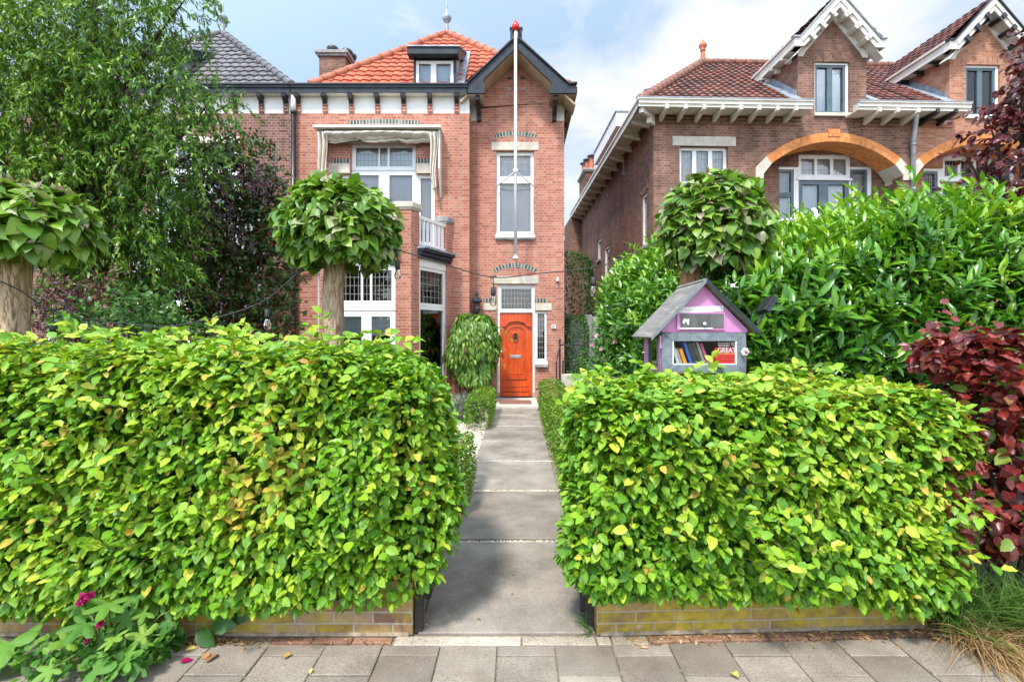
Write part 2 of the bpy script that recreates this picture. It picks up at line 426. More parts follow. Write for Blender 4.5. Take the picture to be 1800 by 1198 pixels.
# ------------------------------------------------------------------ building helpers
def window(parent, u0, u1, z0, z1, d, fw=0.055, depth=0.07, cols=(), rows=(), mat='white', lead=None, back='curtain', M=None,
           name='window', blind=None, mw=0.045, gd=None, lab=None):
    "frame with mullions (cols: u, rows: z), one glass sheet, leading and what hangs behind it"
    u0, u1 = min(u0, u1), max(u0, u1); z0, z1 = min(z0, z1), max(z0, z1)
    mb = MB(M)
    mb.box(u0, u0 + fw, d, d + depth, z0, z1); mb.box(u1 - fw, u1, d, d + depth, z0, z1)
    mb.box(u0 + fw, u1 - fw, d + 0.001, d + depth, z0, z0 + fw); mb.box(u0 + fw, u1 - fw, d + 0.001, d + depth, z1 - fw, z1)
    for c in cols:
        c, w = c if isinstance(c, tuple) else (c, mw)
        mb.box(c - w/2, c + w/2, d + 0.003, d + depth - 0.002, z0 + fw, z1 - fw)
    for r in rows:
        r, w = r if isinstance(r, tuple) else (r, mw)
        mb.box(u0 + fw, u1 - fw, d + 0.005, d + depth - 0.004, r - w/2, r + w/2)
    f = mb.build(name, M_[mat], parent, bevel=0.004)
    if lab: f['label'] = lab
    gz = gd if gd else d + depth * 0.62
    MB(M).box(u0 + fw * 0.6, u1 - fw * 0.6, gz, gz + 0.006, z0 + fw * 0.6, z1 - fw * 0.6).build('pane', M_['glass'], f)
    if lead:
        nx, nz, a, b, c, e = lead if len(lead) == 6 else (*lead, u0 + fw, u1 - fw, z0 + fw, z1 - fw)
        lm = MB(M)
        t = 0.0036
        for i in range(1, nx): lm.box(a + (b-a)*i/nx - t, a + (b-a)*i/nx + t, gz - 0.008, gz - 0.001, c, e)
        for j in range(1, nz): lm.box(a, b, gz - 0.009, gz - 0.0015, c + (e-c)*j/nz - t, c + (e-c)*j/nz + t)
        lm.build('leading', M_['came'], f)
    if back == 'dark':
        MB(M).box(u0 + 0.02, u1 - 0.02, d + 0.55, d + 0.56, z0, z1).build('interior', M_['dark'], f)
    elif back:
        cm = MB(M)
        n = max(8, int((u1 - u0) * 24))
        x = [u0 + fw*0.5 + (u1-u0-fw) * i / n for i in range(n + 1)]
        y = [d + depth + 0.07 + 0.010 * math.sin(i * 0.75) + 0.006 * math.sin(i * 0.31 + 1) for i in range(n + 1)]
        v = [(x[i], y[i], z) for i in range(n + 1) for z in (z0 + 0.02, z1 - 0.02)]
        cm.add(v, [(2*i, 2*i+2, 2*i+3, 2*i+1) for i in range(n)])
        cm.build('curtain', M_[back], f, smooth=True)
    if blind:
        bz, strips = blind
        bm_ = MB(M)
        h = (z1 - fw - bz) / strips
        for k in range(strips):
            bm_.box(u0 + fw, u1 - fw, d + depth + 0.004 + 0.006 * k, d + depth + 0.016 + 0.006 * k, bz + h*k + 0.003, bz + h*(k+1))
        bm_.build('blind', M_['blind'], f)
    return f

def arch_band(mb, uc, zc, r0, r1, a0, a1, d0, d1, n=24, uv=True):
    "ring segment in the facade plane (angles from straight up, positive to the right), with soffit and back"
    def P(r, a, d): return (uc + r * math.sin(a), d, zc + r * math.cos(a))
    for i in range(n):
        a, b = a0 + (a1-a0)*i/n, a0 + (a1-a0)*(i+1)/n
        s0, s1 = (a - a0) * r0, (b - a0) * r0
        q = [(s0, 0), (s1, 0), (s1, r1-r0), (s0, r1-r0)]
        mb.add([P(r0,a,d0), P(r0,b,d0), P(r1,b,d0), P(r1,a,d0)], [(0,1,2,3)], q)
        mb.add([P(r0,a,d0), P(r0,a,d1), P(r0,b,d1), P(r0,b,d0)], [(0,1,2,3)], [(s0,0),(s0,d1-d0),(s1,d1-d0),(s1,0)])
        mb.add([P(r1,a,d0), P(r1,b,d0), P(r1,b,d1), P(r1,a,d1)], [(0,1,2,3)], [(s0,0),(s1,0),(s1,d1-d0),(s0,d1-d0)])
    mb.add([P(r0,a0,d0), P(r1,a0,d0), P(r1,a0,d1), P(r0,a0,d1)], [(0,1,2,3)])
    mb.add([P(r0,a1,d0), P(r0,a1,d1), P(r1,a1,d1), P(r1,a1,d0)], [(0,1,2,3)])
def arc_of(half, sag):
    r = (half*half + sag*sag) / (2*sag)
    return r, math.asin(min(1, half / r))

def roof_plane(name, mat, parent, poly, tw=0.225, tl=0.30, amp=0.028, lip=0.03, M=None, prof='s', step=6):
    "pantiles over a planar polygon: poly[0] -> poly[1] is the eave (left to right seen from outside)"
    P = [Vector(p) for p in poly]
    U = (P[1] - P[0]).normalized()
    Nn = Vector((0, 0, 0))
    for i in range(1, len(P) - 1): Nn += (P[i] - P[0]).cross(P[i+1] - P[0])
    Nn.normalize()
    V = Nn.cross(U)
    uv = [((p - P[0]).dot(U), (p - P[0]).dot(V)) for p in P]
    u0, u1 = min(a for a, b in uv) - tw, max(a for a, b in uv) + tw
    v0, v1 = min(b for a, b in uv), max(b for a, b in uv) + tl
    nu, nv = int((u1-u0) / tw) + 1, int((v1-v0) / tl) + 1
    bm = bmesh.new()
    uvl = bm.loops.layers.uv.new('UVMap')
    def H(f):
        if prof == 's': return amp * (0.5 + 0.5 * math.sin(2*PI*f) + 0.22 * math.sin(4*PI*f + 0.6))
        if prof == 'flat': return amp * (0.5 - 0.5*math.cos(2*PI*f))
        return 0
    rng = random.Random(len(name) * 7 + int(abs(u1) * 10))
    for j in range(nv):
        jit = [rng.uniform(-0.004, 0.004) for _ in range(nu + 1)]
        va, vb = v0 + j*tl, v0 + (j+1)*tl + 0.02
        rows = []
        for (v, h) in ((va, -0.012), (va, lip), (vb, 0.0)):
            r = []
            for i in range(nu * step + 1):
                f = i / step
                hh = H(f % 1.0) + h + jit[min(int(f), nu)]
                vv = v - (0.03 * (1 - abs(2*(f % 1) - 1)) if prof == 'scale' and h != 0.0 else 0)
                r.append(bm.verts.new(P[0] + U*(u0 + f*tw) + V*vv + Nn*hh))
            rows.append(r)
        for k in range(2):
            for i in range(nu * step):
                fc = bm.faces.new((rows[k][i], rows[k][i+1], rows[k+1][i+1], rows[k+1][i]))
                c = (i // step + 0.5 + 37, j + 0.5)
                for lp in fc.loops: lp[uvl].uv = c
                fc.smooth = (k == 1)
    c0 = sum((p for p in P), Vector()) / len(P)
    for i in range(len(P)):
        a, b = P[i], P[(i+1) % len(P)]
        if i == 0: a, b = a - V*0.05, b - V*0.05
        no = (b - a).cross(Nn)
        if (c0 - a).dot(no) > 0: no = -no
        bmesh.ops.bisect_plane(bm, geom=bm.verts[:] + bm.edges[:] + bm.faces[:], plane_co=a, plane_no=no, clear_outer=True)
    if M is not None:
        bm.transform(M)
        if M.determinant() < 0: bmesh.ops.reverse_faces(bm, faces=bm.faces[:])
    # the boarding under the tiles
    me = bpy.data.meshes.new(name)
    bm.to_mesh(me); bm.free()
    me.materials.append(mat)
    return put(bpy.data.objects.new(name, me), parent)
def slab(mb, poly, t):
    "a planar polygon thickened downwards along its normal"
    P = [Vector(p) for p in poly]
    Nn = Vector((0, 0, 0))
    for i in range(1, len(P) - 1): Nn += (P[i] - P[0]).cross(P[i+1] - P[0])
    Nn.normalize()
    n = len(P)
    mb.add([p for p in P] + [p - Nn*t for p in P], [tuple(range(n)), tuple(range(2*n-1, n-1, -1))] + [(i, i+n, (i+1) % n + n, (i+1) % n) for i in range(n)])
def hip_tiles(mb, p0, p1, r=0.1, step=0.33):
    p0, p1 = Vector(p0), Vector(p1)
    L = (p1 - p0).length
    n = max(1, round(L / step))
    t = (p1 - p0).normalized()
    for i in range(n):
        a = p0 + (p1 - p0) * (i / n) - t * 0.02
        b = p0 + (p1 - p0) * ((i + 1) / n) + t * 0.03
        mb.tube([a, a + t*0.04, b], [r*1.12, r*1.1, r*0.88], 10)
def finial(mb, c, s=1.0, kind='spike'):
    if kind == 'spike':
        pr = [(0.085, -0.25), (0.07, 0.0), (0.05, 0.18), (0.05, 0.24), (0.11, 0.30), (0.145, 0.38), (0.13, 0.46), (0.07, 0.53), (0.035, 0.58), (0.022, 0.75), (0.004, 1.05)]
    else:
        pr = [(0.12, -0.2), (0.105, 0.0), (0.085, 0.30), (0.08, 0.36), (0.11, 0.38), (0.11, 0.42), (0.08, 0.45), (0.15, 0.53), (0.165, 0.60), (0.13, 0.68), (0.06, 0.74), (0.04, 0.80), (0.008, 0.86)]
    mb.lathe([(r*s, z*s) for r, z in pr], c, 14)
def bracket_prof(mb, u, w, ztop, dep, hgt, d0=0.0):
    mb.prof([(d0, ztop), (d0 - dep, ztop), (d0 - dep, ztop - hgt*0.25), (d0 - dep*0.62, ztop - hgt*0.42), (d0 - dep*0.25, ztop - hgt*0.78), (d0 - dep*0.2, ztop - hgt), (d0, ztop - hgt)], u - w/2, u + w/2)

# ------------------------------------------------------------------ the villa with the red door, and its mirrored neighbour
L = Frame(-2.0, 11.97)
G = 11.79 - 11.97                                  # gutter front, relative to the main wall
TW = 12.375 - 11.97                                # tower wall
def LU(px, d=0.0): return L.u(px, d)
def LZ(py, d=0.0): return L.z(py, d)

def pier_plan(pts): return [(a, b) for a, b in pts]

def villa_front(root, M, own, brick, roofm, hipm, finm):
    "everything the two mirrored halves share: main wall, frieze, gutter, french window, bay, hip roof, dormer, chimney"
    uL, uR = (LU(517), LU(825)) if own else (LU(517) - 0.0, LU(825) + 2.6)
    zt = LZ(199)
    A = (LU(616), LU(731), LZ(300.5), LZ(252)); B = (LU(588), LU(764), LZ(432), LZ(300.5) + 0.0)
    side = (LU(588), LU(764), LZ(432), LZ(305))
    holes = [A, (A[0], A[1], LZ(432), A[2]), (side[0], A[0], side[2], side[3]), (A[1], side[1], side[2], side[3])]
    w = MB(M)
    wall_holes(w, uL, uR, 0, zt, holes, 0.0, 0.30)
    if own: w.box(uR - 0.32, uR, 0.302, TW + 0.02, 0, zt - 0.003)      # the return to the tower
    w.build('wall', M_[brick], root)
    # shell behind: other walls
    b = MB(M)
    b.box(uL, uL + 0.1, 0.302, 6.6, 0, LZ(170)); b.box(uL, uR + 0.0, 6.6, 6.8, 0, LZ(170))
    b.build('rear_wall', M_[brick], root)
    # frieze
    MB(M).box(uL, uR - 0.002, 0.012, 0.29, zt + 0.001, LZ(168)).build('frieze', M_['plaster'], root)
    xs = (525, 572, 618, 664, 710, 756, 803)
    for px in xs if own else (525 + 4, 572, 618, 664, 710, 756, 803, 850, 897):
        u = LU(px)
        p = MB(M)
        p.box(u - 0.055, u + 0.055, -0.02, 0.011, zt + 0.002, LZ(178))
        for k in range(4): p.box(u - 0.06, u + 0.06, -0.03, -0.0201, zt + 0.03 + k*0.075, zt + 0.075 + k*0.075)
        p.build('frieze_pier', M_[brick], root)
        k = MB(M); bracket_prof(k, u, 0.10, LZ(163, G), -G - 0.01, 0.235, 0.01)
        k.build('bracket', M_['black'], root, bevel=0.004)
    s = MB(M); s.box(uL, uR, G + 0.02, 0.011, LZ(163, G) + 0.002, LZ(163, G) + 0.03); s.build('soffit', M_['cream'], root)
    g = MB(M)
    u1 = LU(822, G) if own else uR
    zb, ztp = LZ(163, G), LZ(150, G)
    g.prof([(G, zb), (G, zb + 0.10), (G - 0.03, zb + 0.12), (G - 0.03, ztp), (0.08, ztp), (0.08, zb + 0.031), (G + 0.019, zb + 0.031), (G + 0.019, zb)], uL, u1)
    g.build('gutter', M_['navy'], root)
    MB(M).box(uL, u1, G - 0.055, 0.06, ztp + 0.001, ztp + 0.035).build('gutter_lip', M_['black'], root)
    # french window on the balcony
    zt0 = LZ(252, 0.09); zt1 = LZ(300, 0.09)
    lead1 = (LU(624.5, .09), LU(665, .09), LU(667.6, .09), LU(681, .09), LU(685, .09), LU(723.6, .09))
    f = window(root, A[0], A[1], zt1, zt0, 0.09, fw=0.10, cols=((LU(666.3, .09), 0.04), (LU(683, .09), 0.05)), lead=(14, 3, A[0] + .1, A[1] - .1, zt1 + .1, zt0 - .1), M=M, name='top_light', back='voile')
    f = window(root, A[0], A[1], LZ(431), zt1 - 0.01, 0.09, fw=0.10, cols=((LU(675, .09), 0.25),), M=M, name='french_door')
    window(root, side[0], A[0] - 0.005, LZ(431), side[3], 0.09, fw=0.09, M=M, name='side_light')
    window(root, A[1] + 0.005, side[1], LZ(431), side[3], 0.09, fw=0.09, M=M, name='side_light')
    st = MB(M); st.box(LU(610), LU(738), -0.015, 0.20, LZ(252) + 0.002, LZ(240)); st.build('lintel', M_['stone'], root, bevel=0.008)
    for a, c in ((578, 615), (732, 762 if own else 769)):
        st = MB(M); st.box(LU(a), LU(c), -0.015, 0.20, side[3] + 0.002, LZ(287)); st.build('lintel', M_['stone'], root, bevel=0.008)
        gb = MB(M); x0, x1 = LU(583 if a < 600 else 731), LU(615 if a < 600 else 760)
        gb.add([(x0, -0.006, LZ(287)+.002), (x1, -0.006, LZ(287)+.002), (x1, -0.006, LZ(279)), (x0, -0.006, LZ(279)), (x0, 0.1, LZ(287)+.002), (x1, 0.1, LZ(287)+.002), (x1, 0.1, LZ(279)), (x0, 0.1, LZ(279))],
               [(0,1,2,3), (3,2,6,7), (0,4,5,1), (0,3,7,4), (1,5,6,2)], [(p, 0.1 + q) for p, q in ((0,0),(x1-x0,0),(x1-x0,.11),(0,.11),(0,0),(x1-x0,0),(x1-x0,.11),(0,.11))])
        gb.build('soldier_course', M_['arch_green'], root)
    ab = MB(M); half = (LU(737) - LU(613)) / 2; r, a = arc_of(half, LZ(210) - 0.11 - LZ(221))
    arch_band(ab, LU(675), LZ(210) - 0.11 - r, r, r + 0.11, -a, a, -0.006, 0.1, 30)
    ab.build('brick_arch', M_['arch_green'], root)
    # bay: plan points in the wall frame
    FL, FR = (-4.06 + 2.0, -1.44), (-2.19 + 2.0, -1.44)
    WL, WR = (-4.72 + 2.0, 0.0), (-1.53 + 2.0, 0.0)
    def lerp(p, q, t): return (p[0] + (q[0]-p[0])*t, p[1] + (q[1]-p[1])*t)
    zc0, zc1 = LZ(450, -1.44), LZ(434, -1.44)
    ztop = LZ(368, -1.44)
    inn = 0.26
    pr = MB(M); prl = MB(M)
    pw = 0.325
    piers = [
        [FR, lerp(FR, WR, .177), (lerp(FR, WR, .177)[0] - inn, lerp(FR, WR, .177)[1]), (FR[0] - pw, -1.44 + inn), (FR[0] - pw, -1.44)],
        [FL, (FL[0] + pw, -1.44), (FL[0] + pw, -1.44 + inn), (lerp(FL, WL, .177)[0] + inn, lerp(FL, WL, .177)[1]), lerp(FL, WL, .177)],
        [lerp(FR, WR, .846), (WR[0], -0.002), (WR[0] - .36, -0.002), (lerp(FR, WR, .846)[0] - .22, lerp(FR, WR, .846)[1])],
        [lerp(FL, WL, .846), (lerp(FL, WL, .846)[0] + .22, lerp(FL, WL, .846)[1]), (WL[0] + .36, -0.002), (WL[0], -0.002)]]
    for k, pp in enumerate(piers):
        hgt = ztop if k < 2 else LZ(393, -0.2)
        p = MB(M); p.plan(pp, 0, hgt); p.build('bay_pier', M_[brick], root)
        cx = sum(q[0] for q in pp)/len(pp); cy = sum(q[1] for q in pp)/len(pp)
        ca = MB(M)
        big = [(cx + (q[0]-cx)*1.26 , min(-0.003, cy + (q[1]-cy)*1.26)) for q in pp]
        mid = [(cx + (q[0]-cx)*1.14, min(-0.003, cy + (q[1]-cy)*1.14)) for q in pp]
        ca.plan(mid, hgt + 0.001, hgt + 0.04); ca.plan(big, hgt + 0.041, hgt + 0.16)
        ca.build('pier_cap', M_['bluestone' if k > 1 else 'stone'], root, bevel=0.012)
    # base wall, floor slab, cornice
    base = MB(M); base.plan([(FL[0]+.02, -1.42), (FR[0]-.02, -1.42), (lerp(FR, WR, .98)[0]-.02, -0.003), (lerp(FL, WL, .98)[0]+.02, -0.003)], 0, 0.62)
    base.build('bay_base', M_[brick], root)
    fl = MB(M); fl.plan([(FL[0]+.05, -1.39), (FR[0]-.05, -1.39), (WR[0]-.12, -0.004), (WL[0]+.12, -0.004)], zc0 - 0.02, zc1 + 0.02)
    fl.build('balcony_floor', M_['lead'], root)
    def cornice(p, q, t0, t1, z0=zc0, z1=zc1):
        a, c = lerp(p, q, t0), lerp(p, q, t1)
        dx, dy = c[0]-a[0], c[1]-a[1]; ln = math.hypot(dx, dy); nx, ny = dy/ln, -dx/ln
        def sh(o0, o1): return [(a[0]+nx*o0, a[1]+ny*o0), (c[0]+nx*o0, c[1]+ny*o0), (c[0]+nx*o1, c[1]+ny*o1), (a[0]+nx*o1, a[1]+ny*o1)]
        m = MB(M)
        m.plan(sh(0.02, 0.07), z0, z0 + 0.055); m.plan(sh(0.02, 0.12), z0 + 0.056, z0 + 0.13); m.plan(sh(0.02, 0.18), z0 + 0.131, z1)
        m.build('cornice', M_['navy'], root, bevel=0.006)
        l = MB(M); l.plan(sh(-0.04, 0.21), z1 + 0.001, z1 + 0.05); l.build('cornice_cap', M_['lead'], root, bevel=0.006)
    cornice((FL[0], -1.44), (FR[0], -1.44), pw/1.87 - .03, 1 - pw/1.87 + .03)
    cornice(FR, WR, .13, .90); cornice(WL, FL, .10, .87)
    # front window of the bay
    wz1, wz0 = LZ(454, -1.40), 0.62
    a, c = FL[0] + pw, FR[0] - pw
    fd = -1.40
    MB(M).box(a, c, fd - 0.01, fd + 0.10, LZ(467, fd), zc0 + 0.02).build('window_head', M_['white'], root, bevel=0.004)
    zA0, zA1 = LZ(536, fd), LZ(467, fd)
    window(root, a, c, zA0, zA1 - 0.002, fd, fw=0.09, cols=((LU(636, fd), .045), (LU(652, fd), .045)), lead=(12, 4, a + .09, c - .09, zA0 + .06, zA1 - .06), back='dark', M=M, name='bay_window')
    MB(M).box(a, c, fd - 0.012, fd + 0.09, LZ(546, fd), zA0 - 0.001).build('transom', M_['white'], root, bevel=0.004)
    window(root, a, c, wz0, LZ(546, fd) - 0.002, fd, fw=0.12, cols=((LU(644, fd), .21),), back='dark', M=M, name='bay_window', blind=(LZ(590, fd), 3))
    # canted windows
    for sgn, (p, q) in ((1, (lerp(FR, WR, .185), lerp(FR, WR, .838))), (-1, (lerp(WL, FL, .162), lerp(WL, FL, .815)))):
        yaw = math.atan2(q[1]-p[1], q[0]-p[0]); ln = math.hypot(q[0]-p[0], q[1]-p[1])
        T = Matrix.Translation((p[0], p[1], 0)) @ Matrix.Rotation(yaw, 4, 'Z')
        MM = (M @ T) if M is not None else T
        MB(MM).box(0, ln, 0.01, 0.11, LZ(467, -1.2), zc0 + 0.02).build('window_head', M_['white'], root, bevel=0.004)
        window(root, 0, ln, LZ(538, -1.0), LZ(467, -1.2) - 0.002, 0.03, fw=0.07, lead=(6, 5), back='dark', M=MM, name='bay_window')
        window(root, 0, ln, 0.62, LZ(538, -1.0) - 0.003, 0.03, fw=0.07, back='dark', M=MM, name='bay_window', blind=(LZ(588, -0.9), 2))
        # balcony railing between the piers
        rl = MB(MM)
        rz0, rz1 = zc1 + 0.10, zc1 + 0.72
        rl.box(0, ln, 0.02, 0.09, rz1 - 0.07, rz1); rl.box(0, ln, 0.02, 0.09, rz0, rz0 + 0.06)
        n = 7
        for k in range(n): rl.box(ln*(k+.5)/n - .028, ln*(k+.5)/n + .028, 0.035, 0.075, rz0 + 0.061, rz1 - 0.071)
        rl.build('balcony_railing', M_['white'], root, bevel=0.004)
    rl = MB(M)
    rl.box(a, c, -1.34, -1.27, zc1 + 0.65, zc1 + 0.72); rl.box(a, c, -1.34, -1.27, zc1 + 0.10, zc1 + 0.16)
    for k in range(11): rl.box(a + (c-a)*(k+.5)/11 - .028, a + (c-a)*(k+.5)/11 + .028, -1.325, -1.285, zc1 + 0.161, zc1 + 0.649)
    rl.build('balcony_railing', M_['white'], root, bevel=0.004)
    # hip roof
    e0, e1 = (-4.80 if own else -5.22) + 2, 1.16 + 2
    ez = 7.37; ed = 11.88 - 11.97
    ap = (-2.03 + 2.0, 14.67 - 11.97, 10.2)
    bd = 5.6
    c = [(e0, ed, ez), (e1, ed, ez), (e1, bd, ez), (e0, bd, ez)]
    FACES = [(c[0], c[1], ap), (c[1], c[2], ap)]
    if own:                                        # the front slope stops at the valley of the tower roof
        zv = 8.40; uv_ = LU(907.3, TW); sv = (zv - ez) / (ap[2] - ez)
        V2 = (c[1][0] + (ap[0] - c[1][0])*sv, ed + (ap[1] - ed)*sv, zv)
        FACES = [(c[0], (uv_ - 1.22, ed, ez), V2, ap), ((e1, 1.6, ez), c[2], ap, V2)]
    for q in FACES: roof_plane('roof', roofm, root, list(q), M=M)
    roof_plane('roof', roofm, root, [c[3], c[0], ap], M=M)
    roof_plane('roof', roofm, root, [c[2], c[3], ap], M=M)
    bo = MB(M)
    for q in FACES + [(c[3], c[0], ap), (c[2], c[3], ap)]:
        slab(bo, [Vector(p) - Vector((0, 0, 0.03)) for p in q], 0.02)
    bo.build('roof_boarding', M_['soffit'], root)
    h = MB(M)
    for q in c: hip_tiles(h, Vector(q) + Vector((0, 0, .04)), Vector(ap) + Vector((0, 0, .04)), 0.095, 0.36)
    h.build('hip_tiles', hipm, root, smooth=True)
    f = MB(M); finial(f, (ap[0], ap[1], ap[2] + 0.1), 0.92); f.build('finial', finm, root, smooth=True)

ROOT_L = thing('brick_house', 'salmon red brick house with an orange red front door and an orange tiled roof', 'house', (L.ox, L.oy, 0))
villa_front(ROOT_L, None, True, 'brick_red', M_['tile_red'], M_['hip_red'], M_['lead'])
ROOT_N = thing('brick_house', 'dark red brick house with a grey tiled roof behind the willow', 'house', (-8.48, L.oy, 0))
MIR = Matrix.Scale(-1, 4, (1, 0, 0))
villa_front(ROOT_N, MIR, False, 'brick_dark', M_['tile_grey'], M_['tile_grey'], M_['lead'])

# --- own dormer on the red roof, and the neighbour's
def dormer(root, M, x0, x1, zf0, zf1, d, top, fasc, roofback, rz):
    cheek = MB(M)
    for (a, b) in ((x0, x0 + 0.04), (x1 - 0.04, x1)):
        cheek = MB(M); cheek.prof([(d + 0.08, zf0), (roofback, rz - 0.1), (d + 0.08, top)], a, b)
        cheek.build('dormer_cheek', M_['lead'], root)
    window(root, x0 + 0.04, x1 - 0.05, zf0, zf1, d, fw=0.07, cols=((LU(762, d), 0.13),), M=M, name='dormer_window')
    for a, b in ((x0 - 0.01, x0 + 0.04), (x1 - 0.05, x1 + 0.01)):
        m = MB(M); m.box(a, b, d - 0.02, d + 0.07, zf0, zf1 + 0.08); m.build('dormer_post', M_['navy'], root)
    r = MB(M)
    r.prof([(d - 0.22, fasc[0]), (d - 0.22, fasc[1]), (roofback + 0.1, rz + 0.06), (roofback + 0.1, rz - 0.1), (d + 0.05, fasc[0])], x0 - 0.12, x1 + 0.08)
    r.build('dormer_roof', M_['navy'], root, bevel=0.01)
    l = MB(M); l.prof([(d - 0.25, fasc[1] + .002), (d - 0.25, fasc[1] + .03), (roofback + 0.1, rz + 0.09), (roofback + 0.1, rz + 0.062)], x0 - 0.15, x1 + 0.11)
    l.build('dormer_lead', M_['lead'], root)
    fl = MB(M); fl.prof([(d + 0.0, zf0 - 0.02), (roofback, rz + 0.0), (roofback, rz + 0.07), (d, zf0 + 0.06)], x1 + 0.001, x1 + 0.20)
    fl.build('dormer_flashing', M_['lead'], root)
DD = 11.91 - 11.97
for root, M in ((ROOT_L, None), (ROOT_N, MIR)):
    dormer(root, M, LU(728, DD), LU(801, DD), LZ(151, DD), LZ(107, DD), DD, LZ(104, DD), (LZ(104, DD), LZ(92, DD)), DD + 1.55, 8.98)
# --- chimney on the party wall
def chimney(root, x0, x1, y0, y1, z0, z1, brick, pots):
    p = MB(); p.box(x0, x1, y0, y1, z0, z1); c = p.build('chimney', M_[brick], root)
    q = MB(); q.box(x0 - .05, x1 + .05, y0 - .05, y1 + .05, z1 - 0.10, z1 - 0.04); q.box(x0 - .09, x1 + .09, y0 - .09, y1 + .09, z1 - 0.039, z1 + 0.05)
    q.build('chimney_cap', M_['bluestone'], c, bevel=0.01)
    for (px_, py_, kind) in pots:
        m = MB()
        if kind == 'bowl':
            m.lathe([(0.09, 0), (0.10, 0.04), (0.15, 0.12), (0.165, 0.2), (0.13, 0.24), (0.02, 0.25)], (px_, py_, z1 + 0.05), 14)
            m.build('cowl', M_['black'], c, smooth=True)
        else:
            m.lathe([(0.14, 0), (0.12, 0.05), (0.105, 0.5), (0.12, 0.52), (0.11, 0.55)], (px_, py_, z1 + 0.05), 12)
            m.build('chimney_pot', M_['terracotta'], c)
            h = MB(); h.lathe([(0.2, 0.62), (0.19, 0.66), (0.06, 0.72)], (px_, py_, z1 + 0.05), 14)
            h.tube([(px_ - .1, py_, z1 + .58), (px_ - .1, py_, z1 + .68)], 0.012, 5); h.tube([(px_ + .1, py_, z1 + .58), (px_ + .1, py_, z1 + .68)], 0.012, 5)
            h.build('cowl', M_['black'], c)
D0 = 13.9
cx0, cx1 = (561 - CX)/FPX*D0 + 2, (607 - CX)/FPX*D0 + 2
chimney(ROOT_L, cx0, cx1, D0 - L.oy, D0 - L.oy + 0.7, 7.0, EYE + (585 - 93)/FPX*D0, 'brick_brown', [(cx0 + .28, D0 - L.oy + .25, 'bowl'), (cx0 + .62, D0 - L.oy + .4, 'bowl'), (cx0 + .66, D0 - L.oy + .62, 'bowl')])

# --- tower wall with gable
uc = LU(907.3, TW)
t0, t1 = LU(825, 0.0) - 0.3, LU(992, TW)
peak = LZ(100, TW); tan = 0.92
zs_ = LZ(190, TW)
door = (LU(874, TW), LU(940, TW), 0.05, LZ(500, TW))
sidew = (LU(940, TW), LU(962, TW), LZ(641, TW), LZ(546.5, TW))
upw = (LU(872, TW), LU(939, TW), LZ(417, TW), LZ(265, TW))
w = MB()
wall_holes(w, t0, t1, 0, zs_, [door, sidew, upw], TW + 0.03, TW + 0.30)
hw = (peak - zs_) / tan
w.prism([(t0, zs_ + .001), (t1, zs_ + .001), (t1, peak - tan*(t1-uc)), (uc, peak), (t0, peak - tan*(uc - t0))], TW + 0.03, TW + 0.30)
w.box(t1 - 0.28, t1, TW + 0.302, 6.5, 0, zs_)                           # right flank
w.build('wall', M_['brick_red'], ROOT_L)
for px in (895.5, 919):                                                # air bricks high in the gable
    for py in (137, 155):
        b = MB(); b.box(LU(px-4, TW), LU(px+4, TW), TW + 0.02, TW + 0.035, LZ(py+2, TW), LZ(py-2, TW)); b.build('air_brick', M_['bluestone' if py > 140 else 'dark'], ROOT_L)
# barge boards: upper edge, lower edge and the feet
ug = LU(907.3, G)
zap, zin = LZ(66, G), LZ(84.5, G)
def barge_side(s):
    eL = abs(LU(820, G) - ug) if s < 0 else abs(LU(1001, G) - ug)
    ft = LZ(149.5, G); fb = LZ(164, G)
    ox = abs(LU(853 if s < 0 else 966, G) - ug)
    oe = abs(LU(820, G) - ug) if s < 0 else abs(LU(1013, G) - ug)
    tb = (zap - ft) / eL
    ix = abs(LU(848 if s < 0 else 971, G) - ug)
    iz = zin - 0.98*ix
    pts = [(0, zap), (eL, ft), (oe, ft), (oe, fb), (ox, fb), (ox, iz - 0.07), (ix - 0.01, iz - 0.02), (ix - 0.04, iz + 0.05), (0, zin)]
    return [(ug + s*x, z) for x, z in pts], tb
for s in (-1, 1):
    pts, tb = barge_side(s)
    m = MB(); m.prism(pts, G, G + 0.06); m.build('barge_board', M_['navy'], ROOT_L, bevel=0.005)
    eL = abs(pts[1][0] - ug)
    lp = MB(); oe = abs(pts[2][0] - ug)
    top = [(0.03, zap - 0.03), (eL, pts[1][1]), (oe + .02, pts[1][1] + (.02 if s > 0 else 0)), (oe + .02, pts[1][1] + .055), (eL - .03, pts[1][1] + .05), (0.03, zap + 0.03)]
    lp.prism([(ug + s*x, z + .002) for x, z in top], G - 0.05, G + 0.08); lp.build('barge_lip', M_['black'], ROOT_L, bevel=0.004)
    # boarded soffit and the roof slope above it
    hwS = 1.30 if s < 0 else 1.38
    sf = MB(); slab(sf, [(ug, G + .061, zin + .02), (ug + s*hwS, G + .061, zin + .02 - 0.93*hwS), (ug + s*hwS, TW + .05, zin + .02 - 0.93*hwS), (ug, TW + .05, zin + .02)][::s], 0.03)
    sf.build('soffit', M_['soffit'], ROOT_L)
    poly = [(ug + s*1.30, 7.0, zap - 1.30*0.86), (ug + s*1.30, G + 0.09, zap - 1.30*0.86), (ug, G + 0.09, zap - 0.0), (ug, 7.0, zap - 0.0)]
    if s > 0: poly = [poly[1], poly[0], poly[3], poly[2]]
    roof_plane('roof', M_['tile_red'], ROOT_L, poly)
    po = MB(); po.box(ug + s*0.04, ug + s*0.135, G - 0.02, G + 0.07, zap - 0.11, LZ(52, G)); po.box(ug + s*0.03, ug + s*0.15, G - 0.03, G + 0.08, LZ(52, G) + .001, LZ(50, G) + .02)
    po.build('gable_post', M_['navy'], ROOT_L, bevel=0.004)
